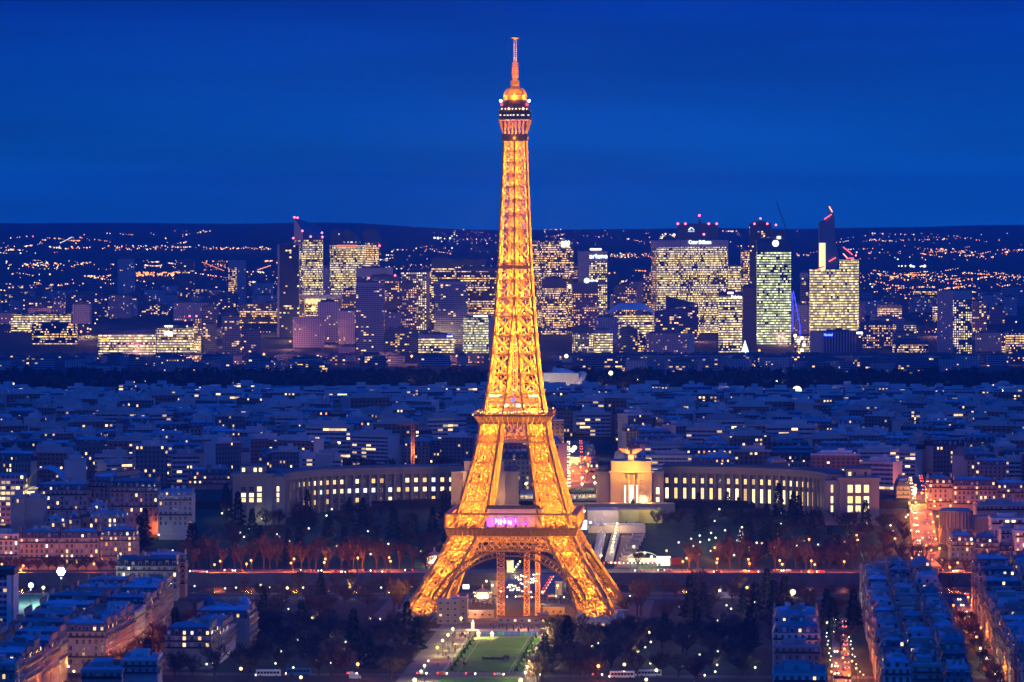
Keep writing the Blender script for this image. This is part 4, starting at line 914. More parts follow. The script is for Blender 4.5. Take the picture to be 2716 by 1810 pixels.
def arc(cx, cy, rx, ry, a0, a1, n=8): return [(cx + rx * math.cos(rad(a0 + (a1 - a0) * i / n)), cy - ry * math.sin(rad(a0 + (a1 - a0) * i / n))) for i in range(n + 1)]
r, c, ext = slab('office_tower', 'warm lit tower under two blue glass domes, left of its dark-domed twin', [(875, 800), (968, 800), (968, 652), (875, 652)], 8150, 34, 'office')
M_gl2 = facade('blue_crown_glazing', (.03, .06, .11), (.03, .07, .14), pw=2.2, ph=3.4, fw=.85, fh=.6, lit=.06, col=WHT, s=1.2, cl=.3, row=.3, rough=.25)
ext([(PX(x, 8150), PZ(y, 8150)) for x, y in [(875, 652), (902, 652)] + [(902, 610)] + arc(890, 624, 14, 16, 80, 180)], 'glass_dome', M_gl2, 1, 30)
ext([(PX(x, 8150), PZ(y, 8150)) for x, y in [(903, 652), (957, 652)] + arc(915, 652, 40, 44, 15, 95)], 'glass_dome', M_gl2, 1, 30)
b = MB(); b.box(PX(894, 8150) - c[0], PX(947, 8150) - c[0], -.4, 0, PZ(655, 8150) - c[2], PZ(650, 8150) - c[2], bottom=True); b.build('lit_band', emit('orange_roof_band', (1, .25, .06), 1.3), r)
r, c, ext = slab('office_tower', 'slimmer lit tower with a dark rounded glass head', [(968.5, 800), (1004, 800), (1004, 643), (968.5, 643)], 8200, 30, 'office2')
ext([(PX(x, 8200), PZ(y, 8200)) for x, y in [(968, 643), (1004, 643)] + arc(984, 632, 20, 25, 0, 88) + arc(978, 632, 22, 25, 92, 150)], 'glass_dome', M_crown, .5, 28)
beacon(r, c, [(1007, 652)], 8200, 1.6)
T('office_tower', 'broad purple office block with a blank top and scattered orange windows', 945, 1042, 712, 8000, 'dotso', 24, top=(14, M_conc))
r, c = T('office_tower', 'office block of orange dot windows with red lamps on its roof', 976, 1060, 734, 7900, 'dotso', 24, top=(6, M_plant)); beacon(r, c, [(978, 738), (1048, 731), (977, 747)], 7900, 1.6)
T('office_tower', 'wide pale block with a grid of cream windows, right half taller', 1064, 1132, 723, 8050, 'dots', 24, right=8, lm=M_conc)
T('office_tower', 'short dark block of dotted windows before the wide pale block', 1063, 1104, 751, 7850, 'dotso', 20, top=(8, M_plant))
T('apartment_tower', 'tall narrow slab of white balconies with few lights, standing before the dotted blocks', 945, 1019, 751, 7340, 'resi', 16, cat='apartment tower', top=(4, M_conc))
T('office_tower', 'black office tower with lit upper floors, left of the iron tower', 1144, 1206, 687, 8000, 'darkl', 28, top=(16, M_plant))
T('office_tower', 'black tower behind with one lit row under its roof', 1206, 1289, 689, 8060, 'darkl', 26, top=(10, M_plant))
T('office_tower', 'broad black office block striped with warm lit floors, touching the iron tower', 1208, 1322, 712, 7900, 'darkl', 26, top=(5, M_plant))
T('apartment_tower', 'purple slab of thin balcony lines before the black office blocks', 1150, 1240, 748, 7600, 'resi', 16, cat='apartment tower', top=(3, M_conc))
r, c = T('office_block', 'low office block of pale lit floors under a blue rooftop sign', 1110, 1205, 889, 7330, 'band', 22, cat='office block', top=(5, M_conc))
b = MB(); b.box(PX(1184, 7330) - c[0], PX(1203, 7330) - c[0], -.8, -.3, PZ(897, 7330) - c[2], PZ(888, 7330) - c[2], bottom=True); b.build('sign_board', emit('blue_sign', (.01, .03, .9), 1.5), r)
sign('SONY', 1185.5, 1201.5, 890.5, 894.5, 7329, M_sgnw, r, c)
r, c = T('office_tower', 'pale green lit tower with a concrete right flank beside the iron tower', 1228, 1296, 842, 7310, 'green2', 24, right=15, lm=M_conc)
b = MB(); b.box(PX(1256, 7310) - c[0], PX(1293, 7310) - c[0], 3, 4, PZ(840.6, 7310) - c[2], PZ(837, 7310) - c[2]); b.build('lit_band', M_sgny, r)
T('office_block', 'windowless pale cube of a building below the white arch', 777, 860, 842, 7500, 'plain', 30, cat='building', cap=0)
T('office_block', 'pale slab with vertical lines right of the white arch', 843, 897, 801, 7650, 'plain', 20, cat='building')
T('office_block', 'purple slab in shade right of the vertical-lined slab', 898, 941, 825, 7600, 'plain', 20, cat='building')
T('office_block', 'long block of small orange windows behind the white arch', 906, 946, 770, 7980, 'dotso', 20, cat='building')
T('apartment_block_tall', 'dark slab of balconies dotted with lamps beside the blue-signed office', 1020, 1106, 874, 7350, 'resid', 16, cat='apartment block')
T('apartment_block_tall', 'pinkish apartment block between the balcony slabs', 1021, 1064, 829, 7500, 'pink', 18, cat='apartment block')
T('apartment_block_tall', 'pink lit low apartment block with lamps at its foot', 898, 941, 921, 7300, 'pink', 18, cat='apartment block')
# the hollow white cube arch
Y = 7850; x0, x1 = PX(795, Y), PX(906, Y); c = ((x0 + x1) / 2, Y, hz(0, Y)); r = thing('arch_building', 'huge white hollow arch building with a glowing yellow soffit', 'arch building', c); w = (x1 - x0) / 2; h = PZ(783, Y) - c[2]
b = MB(); b.box(-w, w, 0, 40, h - 6, h, bottom=True); b.build('roof', M_white, r)
b = MB(); b.box(-w, -w + 7, 0, 40, 0, h - 6); b.box(w - 22, w, 0, 40, 0, h - 6); b.build('wall', FM('dotso'), r)
b = MB(); b.box(-w + 7.2, w - 22.2, 36, 37, 4, h - 6.2); b.build('rear_wall', FM('darkl'), r)
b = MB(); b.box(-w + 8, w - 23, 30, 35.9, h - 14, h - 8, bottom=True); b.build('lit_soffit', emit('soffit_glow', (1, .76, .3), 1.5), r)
b = MB(); b.octa((-w + 22, -2, h - 22), 4.5); b.build('lamp', M_bulb2, r)
# ---- far left
T('apartment_tower', 'tall beige apartment tower on the left, few windows lit', 312, 357, 688, 9300, 'plain', 18, cat='apartment tower')
T('apartment_tower', 'tall dark apartment tower right of the red glowing yard', 472, 515, 691, 9000, 'resid', 18, cat='apartment tower')
T('office_tower', 'white topped tower, left half lit and right half blank', 606, 628, 691, 9200, 'office2', 20, cat='tower', right=0, top=(14, M_conc)); T('office_tower', 'blank white half of the white topped tower', 628.3, 652, 691, 9195, 'plain', 20, cat='tower', cap=0)
T('apartment_tower', 'long dark blue slab of balconies over the pink quarter', 174, 298, 780, 8700, 'resid', 16, cat='apartment tower')
T('apartment_tower', 'white fronted apartment block at the far left, lit in its middle bays', 27, 91, 795, 8500, 'resi', 16, cat='apartment tower')
T('apartment_tower', 'dark apartment block between the white fronted block and the long slab', 91, 172, 800, 8600, 'resid', 16, cat='apartment tower')
T('office_block', 'stepped office of broad lit bands at the far left', 29, 187, 835, 8000, 'band', 22, cat='office block')
T('office_block', 'dark office with a lit right part below the stepped bands', 85, 204, 860, 7600, 'darkl', 22, cat='office block')
r, c = T('office_block', 'long golden lit office block with a dark roof and an orange sign', 261, 412, 876, 7250, 'band', 24, cat='office block', top=(6, M_crown)); b = MB(); b.box(PX(267, 7250) - c[0], PX(288, 7250) - c[0], -.7, -.3, PZ(904, 7250) - c[2], PZ(898, 7250) - c[2], bottom=True); b.build('sign_board', emit('orange_sign', (1, .3, .02), 3), r)
r, c = T('office_block', 'golden lit office block with a white and blue rooftop sign', 416, 512, 872, 7240, 'band', 24, cat='office block'); b = MB(); b.box(PX(436, 7240) - c[0], PX(457, 7240) - c[0], -.8, -.3, PZ(889, 7240) - c[2], PZ(880, 7240) - c[2], bottom=True); b.build('sign_board', emit('ice_sign', (.75, .85, 1), 4), r)
b = MB()
for i in range(4): b.ball((PX(439 + 5.5 * i, 7240) - c[0], 1, PZ(866, 7240) - c[2]), 1.5)
b.build('rooftop_lamps', M_sgny, r)
r, c = T('office_tower', 'lit end tower joined to the golden blocks, two red lamps on top', 513, 533, 846, 7235, 'office2', 20); beacon(r, c, [(503, 839), (521, 839)], 7235, 1.4)
T('apartment_tower', 'dark apartment tower right of the golden office blocks', 538, 575, 858, 7270, 'resid', 16, cat='apartment tower')
T('apartment_tower', 'dark apartment tower with many lit rooms over an orange lamp', 588, 636, 838, 7280, 'resid', 18, cat='apartment tower')
T('apartment_tower', 'low dark apartment block with bright ground floor left of the pale cube', 642, 690, 880, 7290, 'resid', 18, cat='apartment tower')
T('apartment_tower', 'pale apartment slab with few dots of light in the left distance', 507, 586, 787, 8800, 'plain', 18, cat='apartment tower')
T('office_block', 'office with warm lit rows left of the dark glass tower', 636, 735, 808, 8300, 'darkl', 22, cat='office block')
# ---- right of the tower
r, c = T('office_tower', 'wide warm office slab with a white script sign, right of the iron tower', 1408, 1521, 640, 8150, 'office2', 26)
b = MB(); b.box(PX(1488, 8150) - c[0], PX(1510, 8150) - c[0], -.5, -.1, PZ(655, 8150) - c[2], PZ(646, 8150) - c[2], bottom=True); b.build('sign_halo', emit('sign_halo', (1, .9, .6), 1.6), r); sign('gan', 1488, 1511, 640, 655, 8149, M_sgnw, r, c)
r, c = T('office_block', 'grey ribbed block with orange lit floors before the wide warm slab', 1437, 1502, 740, 7900, 'office2', 22, cat='office block', top=(16, M_plant))
b = MB(); b.ball((PX(1511, 7900) - c[0], -1, PZ(761, 7900) - c[2]), 2.6); b.build('lamp', M_sgnw, r)
r, c = T('office_tower', 'grey tower with white lettering over a grid of dot windows', 1563, 1611, 668, 8000, 'dots', 30, left=30, lm='plain', top=(16, M_conc))
sign('ariane', 1563.5, 1611, 674, 685.5, 7999.2, M_sgnw, r, c)
b = MB(); b.box(PX(1565, 8000) - c[0], PX(1595, 8000) - c[0], 4, 5, PZ(664, 8000) - c[2], PZ(659.5, 8000) - c[2], bottom=True); b.build('rooftop_sign', M_sgny, r)
r, c = T('office_tower', 'black tower of small warm windows with a round white logo on top', 1518, 1586, 752, 7700, 'dotso', 26, top=(17, M_plant))
sign('technip', 1563, 1586, 741, 749, 7699, M_sgnw, r, c)
b = MB(); b.lathe([(4.0, 0), (4.0, .6)], 0, 0, 16); o = b.build('sign_logo', M_sgnw, r, (PX(1556, 7700) - c[0], -.6, PZ(744.5, 7700) - c[2])); o.rotation_euler = (math.pi / 2, 0, 0)
T('office_block', 'dull purple slab behind the orange lit low office', 1577, 1641, 842, 7600, 'plain', 20, cat='building')
T('office_block', 'low office with orange lit vertical bays', 1575, 1625, 877, 7330, 'band', 20, cat='office block', top=(5, M_conc))
T('office_block', 'dark block of cream dot windows left of the orange lit office', 1518, 1574, 868, 7340, 'dots', 20, cat='office block', top=(10, M_plant))
T('office_block', 'black block with one lit row right of the orange lit office', 1643, 1691, 872, 7350, 'resid', 20, cat='office block', top=(10, M_plant))
T('office_block', 'narrow yellow lit block beside the pink slab', 1692, 1712, 893, 7400, 'office2', 20, cat='office block')
T('apartment_block_tall', 'wide pink slab of apartments with a bare right end', 1713, 1823, 885, 7300, 'pink', 18, right=20, lm=M_conc, cat='apartment block')
Y = 7750; xc = PX(1675, Y); r = thing('shell_vault', 'pale blue concrete shell vault over a lit hall', 'exhibition hall', (xc, Y, hz(0, Y))); w = PX(1741, Y) - xc; zt = PZ(804, Y) - hz(0, Y); zb = PZ(838, Y) - hz(0, Y)
b = MB(); N = 16
for i in range(N):
    for j in range(4):
        f = lambda i, j: (-w + 2 * w * i / N, 14.0 * j, zb + (zt - zb) * (1 - abs(-1 + 2 * i / N) ** 3.2 * .9) * math.sin(math.pi * (.16 + .34 * j / 2)) )
        b.quad(f(i, j), f(i + 1, j), f(i + 1, j + 1), f(i, j + 1))
b.build('shell', mat('shell_concrete', (.50, .52, .55), .6, .1, .05), r); b = MB(); b.box(-w * .8, w * .9, -3, 0, -4, zb); b.build('hall_front', FM('band'), r)
r, c = T('office_tower', 'huge cream lit office slab with a lettered roof edge, right part', 1806, 1931, 638, 7950, 'office', 30, top=(11, M_conc)); sign('Cœur Défense', 1827, 1886, 637.5, 647.5, 7949, M_sgnw, r, c)
T('office_tower', 'huge cream lit office slab, left part beside a dark flank', 1742, 1804, 639, 7955, 'office', 30, left=15, lm='dotso', top=(11, M_conc))
r, c = T('office_tower', 'black tower with a white letter A and name above three rows of orange windows', 1797, 1904, 594, 8300, 'dotso', 34, top=(42, M_crown), cap=0)
sign('AREVA', 1824.5, 1842.5, 612, 615.8, 8299, emit('pale_sign', (.8, .9, 1), 2), r, c)
b = MB(); b.beam((-6, 0, 0), (-1, 0, 13), 2.2, .6); b.beam((1, 0, 13), (7, 0, 0), 2.2, .6); b.beam((-1.8, 0, 13.4), (1.8, 0, 13.4), 1.8, .6); b.beam((0, 0, 9), (-3, 0, 0), 1.6, .5); b.build('sign_logo', emit('pale_sign', None, 0), r, (PX(1833, 8300) - c[0], -.9, PZ(610.6, 8300) - c[2])).scale = (.75, 1, .36)
b = MB(); zt = PZ(594, 8300) - c[2]; b.box(PX(1852, 8300) - c[0], PX(1860, 8300) - c[0], 10, 14, zt, zt + 6); b.beam((PX(1855, 8300) - c[0], 12, zt), (PX(1855, 8300) - c[0], 12, zt + 14), 1.2); b.build('mast', M_plant, r)
beacon(r, c, [(1798, 594), (1818, 594), (1880, 594), (1901, 594), (1855, 572), (1867, 622)], 8298, 1.9)
T('office_tower', 'white and red banded lit block right of the huge cream slab', 1931, 1965, 708, 8000, 'band', 24)
T('office_tower', 'narrow stepped lit tower right of the huge cream slab', 1965, 1988, 666, 8100, 'office2', 24)
Y = 7600; r, c, ext = slab('wedge_building', 'dark glass wedge building with a slanting roof before the huge cream slab', [(1736, 900), (1853, 900), (1853, 807), (1736, 828)][0:1] + [(1852, 900), (1852, 810), (1736, 826)], Y, 30, 'resid', cat='office building')
ext([(PX(x, Y + 31), PZ(y, Y + 31)) for x, y in [(1766, 850), (1852, 850), (1852, 806), (1766, 785)]], 'roof_blade', M_crown, 31, 3)
r, c = T('office_tower', 'warm lit curved tower with a white name sign, before the terracotta slab', 1906, 1968, 776, 7350, 'band', 26, left=0, top=(6, M_plant))
sign('Deloitte.', 1940, 1969, 784, 791, 7349, M_sgnw, r, c); b = MB(); b.box(PX(1930, 7350) - c[0], PX(1945, 7350) - c[0], -.5, -.1, PZ(780, 7350) - c[2], PZ(775, 7350) - c[2], bottom=True); b.build('lit_band', M_sgny, r); beacon(r, c, [(1922, 772), (1953, 772)], 7350, 1.3)
T('office_tower', 'windowless terracotta banded slab between the lit towers', 1970, 2007, 760, 7500, 'terra', 24, top=(3, M_plant))
r, c = T('office_tower', 'green tinged fully lit tower with a round white logo on its dark top', 2008, 2098, 636, 7600, 'green', 34, top=(20, M_crown))
b = MB(); b.lathe([(5.0, 0), (5.0, .6)], 0, 0, 18); o = b.build('sign_logo', M_sgnw, r, (PX(2057, 7600) - c[0], -.6, PZ(646, 7600) - c[2])); o.rotation_euler = (math.pi / 2, 0, 0); b = MB(); b.box(PX(2061, 7600) - c[0], PX(2071, 7600) - c[0], 2, 3, PZ(634, 7600) - c[2], PZ(627, 7600) - c[2]); b.build('rooftop_sign', M_sgny, r)
r, c = T('office_tower', 'tall black tower with sparse lit floors behind the green tinged tower', 1988, 2046, 593, 8200, 'dark', 30); beacon(r, c, [(2001, 594), (2035, 594), (2017, 580), (2058, 597)], 8198, 1.7)
T('office_tower', 'lower dark shoulder of the tall black tower', 2047, 2078, 612, 8210, 'dark', 26, cap=0)
crane(2092, 634, 7590, PZ(626, 7590), 0, 0, M_dark, 'dark luffing crane on the roof of the green tinged tower', lean=(PX(2060, 7590) - PX(2092, 7590), 0, PZ(537, 7590)))
# curved tower with the red lit stair of roofs
Y = 7700
r, c = T('office_tower', 'golden banded tower with a tall dark fin and red lit sloping roof edges', 2149, 2226, 716, Y, 'bandw', 34, cap=0)
b = MB(); P = [(PX(x, Y) - c[0], PZ(y, Y) - c[2]) for x, y in [(2173, 716.5), (2217, 716.5), (2226, 690), (2216, 640), (2214, 575), (2204, 545), (2199, 545), (2202, 575), (2173, 590)]]
def extr(P, y0, d, nm, m):
    b = MB(); n = len(P); b.v += [(x, y0, z) for x, z in P] + [(x, y0 + d, z) for x, z in P]; b.f.append(tuple(range(n))); b.f.append(tuple(range(2 * n - 1, n - 1, -1))); b.mi += [0, 0]; b.uv += [(x, z) for x, z in P] + [(x, z) for x, z in P[::-1]]
    for i in range(n):
        j = (i + 1) % n; b.f.append((i, i + n, j + n, j)); b.mi.append(0); b.uv += [(0, 0)] * 4
    return b.build(nm, m, r)
extr(P, 6, 18, 'fin', facade('fin_glass', (.07, .14, .24), (.05, .11, .20), 3.2, 60, .8, .98, 0, WARM, 1, rough=.3))
b = MB(); b.box(PX(2173, Y) - c[0], PX(2190, Y) - c[0], 5, 5.9, PZ(716, Y) - c[2], PZ(645, Y) - c[2]); 
b.build('lit_bay', emit('golden_bay', (1, .78, .36), 1.7), r)
M_rl = emit('red_roof_light', (1, .10, .10), 3.2); M_ol = emit('salmon_roof_light', (1, .36, .22), 3.2)
def strip(pa, pb, wd, m):
    A, B = (PX(pa[0], Y) - c[0], PZ(pa[1], Y) - c[2]), (PX(pb[0], Y) - c[0], PZ(pb[1], Y) - c[2]); b = MB(); b.beam((A[0], 3, A[1]), (B[0], 3, B[1]), wd, 1.5); b.build('red_light_strip', m, r)
strip((2150, 717), (2186, 707), 3, M_crown); strip((2168, 716), (2185, 707), 4.5, M_rl); strip((2199, 694), (2217, 684), 4.5, M_rl); strip((2187, 582), (2206, 569), 5.5, M_rl); strip((2199.5, 548), (2208, 563), 5.5, M_ol)
ro, co = r, c
r, c = T('office_tower', 'golden banded tower right of its tall finned neighbour, red lit roof edge', 2228.4, 2274, 690, Y + 4, 'bandw', 34, right=4, cap=0); beacon(r, c, [(2150, 717), (2270, 678)], Y, 1.4)
strip((2212, 640), (2240, 668), 4, M_crown); strip((2218, 640), (2262, 682), 3, M_crown); strip((2237, 656), (2262, 676), 4.2, M_rl); strip((2237, 673), (2248, 685), 4.2, M_ol); strip((2247, 686), (2265, 685), 5, M_rl)
r, c = T('office_block', 'white ribbed building with a bright blue sign below the golden towers', 2182, 2271, 880, 7330, 'ribs', 30, left=34, lm=M_conc, cat='office block')
b = MB(); b.box(PX(2184, 7330) - c[0], PX(2210, 7330) - c[0], -.8, -.3, PZ(893, 7330) - c[2], PZ(883, 7330) - c[2], bottom=True); b.build('sign_board', emit('blue_sign', None, 0), r); sign('Novotel', 2186, 2208, 885, 891.5, 7329, emit('ice_blue_sign', (.25, .45, 1), 3.5), r, c)
r, c = T('office_block', 'narrow dark block with a white roof sign beside the ribbed building', 2271.5, 2288, 880, 7325, 'resid', 20, cat='office block'); b = MB(); b.box(PX(2272, 7325) - c[0], PX(2288, 7325) - c[0], -.7, -.2, PZ(886, 7325) - c[2], PZ(881, 7325) - c[2], bottom=True); b.build('sign_board', M_sgnw, r)
T('apartment_tower', 'slim striped tower between the green and golden towers', 2122, 2143, 725, 8000, 'resid', 18, cat='apartment tower', top=(8, M_conc))
T('office_block', 'beige block behind the blue lit cranes', 2101, 2146, 810, 7900, 'plain', 18, cat='building')
T('apartment_tower', 'broad grey tower, dim left face and a right face of dotted windows', 2528, 2578, 773, 7300, 'dots', 30, left=42, lm='plain', cat='apartment tower', top=(12, M_conc))
T('office_block', 'dark block of dotted lights right of the ribbed building', 2281, 2368, 857, 7500, 'dotso', 20, cat='office block', top=(4, M_plant))
T('office_block', 'stepped office with lit rows in the right distance', 2328, 2392, 810, 8200, 'darkl', 20, cat='office block', top=(6, M_plant))
T('office_block', 'orange lit low office in the right distance', 2370, 2430, 857, 7800, 'band', 20, cat='office block', top=(4, M_plant))
T('office_block', 'low dark office with lit rows before the orange lit office', 2368, 2462, 905, 7340, 'darkl', 20, cat='office block', top=(6, M_plant))
T('office_block', 'yellow lit office grid at the right edge of the photo', 2668, 2730, 885, 7300, 'office2', 20, cat='office block')
T('apartment_block_tall', 'pale long slab left of the yellow lit grid at the right edge', 2588, 2666, 884, 7400, 'plain', 18, cat='apartment block')
T('apartment_tower', 'beige tower in the right distance near a red chimney light', 2663, 2698, 790, 8700, 'plain', 18, cat='apartment tower')
T('apartment_tower', 'purple apartment slab right of the broad grey tower', 2579, 2617, 800, 7900, 'resid', 18, cat='apartment tower')
# blue lit cranes and the bright building site
M_bcr = emit('blue_crane_tubes', (.05, .06, 1.0), 2.5)
for px, yb, lx, lt, lab in ((2122, 925, 2104, 772, 'blue lit luffing crane leaning left over the bright building site'), (2102, 880, 2100, 775, 'blue lit upright crane beside the green tinged tower')):
    Yc = 7400; z0 = PZ(yb, Yc); r = thing('tower_crane', lab, 'crane', (PX(px, Yc), Yc, z0)); b = MB(); h = (PZ(865, Yc) if px > 2110 else PZ(800, Yc)) - z0
    for s in (-1, 1): b.beam((s, 0, 0), (s, 0, h), .6)
    for i in range(12): b.beam((-1, 0, h * i / 12), (1, 0, h * (i + 1) / 12), .4)
    b.build('mast', M_bcr, r); b = MB(); e = (PX(lx, Yc) - PX(px, Yc), 0, PZ(lt, Yc) - z0); b.beam((0, 0, h), e, 1.2)
    for t in (.2, .45, .6, .8): b.ball((e[0] * t, -.5, h + (e[2] - h) * t), 1.7)
    b.build('jib', M_bcr, r)
r, c = T('building_site', 'glaring yellow lit building site at the foot of the golden tower', 2105, 2150, 893, 7390, 'office', 16, cat='building site', cap=0); b = MB()
for px, py in ((2127, 897), (2118, 905), (2132, 915), (2109, 891), (2127, 930)): b.ball((PX(px, 7390) - c[0], -1.5, PZ(py, 7390) - c[2]), 2.6)
b.build('work_lamps', M_sgny, r)
# glass sails of the museum by the wood
Y = 5650; r = thing('glass_sail_museum', 'billowing pale glass sails of a museum lit from within at the edge of the wood', 'museum', (PX(1490, Y), Y, hz(0, Y))); z0 = hz(0, Y)
M_sail = mat('frosted_glass_sail', (.55, .52, .50), .35, .2, .15, 0, .5, stretch=(1.5, .2, .1)); Lp = lambda px, py, d: (PX(px, Y) - PX(1490, Y), d, PZ(py, Y) - z0)
for k, (pts, lab) in enumerate((([(1472, 979, 30), (1534, 993, 26), (1512, 1028, -4), (1464, 1032, 0)], 0), ([(1466, 982, 26), (1478, 979, 30), (1474, 1028, 4), (1458, 1030, 6)], 1), ([(1534, 990, 22), (1557, 992, 12), (1541, 1030, -4), (1514, 1026, -2)], 1), ([(1430, 1006, 18), (1463, 996, 20), (1455, 1030, 0), (1424, 1034, -2)], 0))):
    b = MB(); Q = [Vector(Lp(*p)) for p in pts]; n = 8
    for i in range(n):
        for j in range(n):
            def f(a, d): 
                p = Q[0] * (1 - a) * (1 - d) + Q[1] * a * (1 - d) + Q[2] * a * d + Q[3] * (1 - a) * d; p.y -= 7 * math.sin(math.pi * a) * math.sin(math.pi * (.2 + .7 * d)); p.z += 2.2 * math.sin(math.pi * a) * (1 - d); return p
            b.quad(f(i / n, j / n), f(i / n, (j + 1) / n), f((i + 1) / n, (j + 1) / n), f((i + 1) / n, j / n))
    b.build('glass_sail', M_sail, r)
    b = MB()
    for i in range(0, n + 1, 2): 
        for j in range(n): b.beam(f(i / n, j / n), f(i / n, (j + 1) / n), .6)
    b.build('sail_rib', M_frame, r)
b = MB(); b.box(-22, 20, 2, 24, 0, 20); b.build('wall', M_white, r)
for px, d, z, p, col in ((1500, -16, 6, 60000, (1, .72, .5)), (1548, -14, 10, 60000, (1, .62, .25)), (1445, -12, 8, 60000, (1, .85, .6)), (1470, -14, 20, 20000, (1, .8, .6))): plight(r, (PX(px, Y) - PX(1490, Y), d, z), col, p * .14, 1.0, 'floodlight')

# ================================================================== NEAR APARTMENT BUILDINGS
M_rail = mat('black_balcony_rail', (0.02, 0.02, 0.025), 0.5, 0.1, 1.0)
M_brickc = mat('chimney_render', (0.36, 0.27, 0.22), 0.9, 0.25, 0.4, objvar=.3)
M_pot = mat('chimney_pot', (0.30, 0.12, 0.07), 0.9, 0.2, 0.5)
M_blind = mat('pale_blind', (0.45, 0.47, 0.50), 0.6, 0.1, 0.5)
M_flat = mat('flat_roof_gravel', (0.26, 0.29, 0.32), 0.8, 0.25, 0.2, objvar=.35)
CHM = {}; HATCH = []
for m in (M_white, M_flat): b = MB(); b.box(0, 1, 0, 1, 0, 1); HATCH.append(b.mesh('roof_hatch', m))
def chimney_mesh(L):
    L = round(L)
    if L not in CHM:
        b = MB(); b.box(-.4, .4, -L / 2, L / 2, 0, 2.6, 0); b.box(-.5, .5, -L / 2 - .1, L / 2 + .1, 2.6, 2.8, 0, bottom=True)
        for i in range(int(L / .9)): b.lathe([(.2, 2.8), (.16, 3.5)], 0, -L / 2 + .5 + .9 * i, 5, 1)
        CHM[L] = b.mesh('chimney', [M_brickc, M_pot])
    return CHM[L]
DM = {}
def dormer_mesh(m, rnd=False):
    k = (m.name, rnd)
    if k not in DM:
        b = MB(); b.box(-.85, .85, -.2, 1.8, 0, 2.0, 0); b.box(-.6, .6, -.26, -.21, .25, 1.75, 1)
        if rnd: b.prism([(-1.1, -.35), (1.1, -.35), (1.1, 1.8), (-1.1, 1.8)], 2.0, 2.2, 2, bottom=True); b.prism([(-.8, -.3), (.8, -.3), (.8, 1.8), (-.8, 1.8)], 2.2, 2.7, 0)
        else: b.quad((-1.05, -.4, 1.95), (1.05, -.4, 1.95), (1.05, 1.9, 2.6), (-1.05, 1.9, 2.6), mi=2); b.quad((-1.05, -.4, 1.95), (-1.05, 1.9, 2.6), (-1.05, 1.9, 1.9), (-1.05, -.4, 1.9), mi=2); b.quad((1.05, -.4, 1.9), (1.05, 1.9, 1.9), (1.05, 1.9, 2.6), (1.05, -.4, 1.95), mi=2)
        DM[k] = b.mesh('dormer', [M_cream, m, M_zinc])
    return DM[k]
def dormer(r, m, rnd, loc, rz):
    o = link('dormer', dormer_mesh(M_glass, rnd), r, loc, rz)
    if ('p', m.name) not in DM: b = MB(); b.box(-.62, .62, -.30, -.22, .22, 1.78, bottom=True); DM[('p', m.name)] = b.mesh('dormer_window', m)
    link('dormer_window', DM[('p', m.name)], o); return o
def litpick(p, o=.15):
    if R.random() < p: return pick((3, M_lwarm), (3, M_lyel), (1, M_lwht), (1, M_lora))
    return pick((4, M_glass), (1, M_blind))
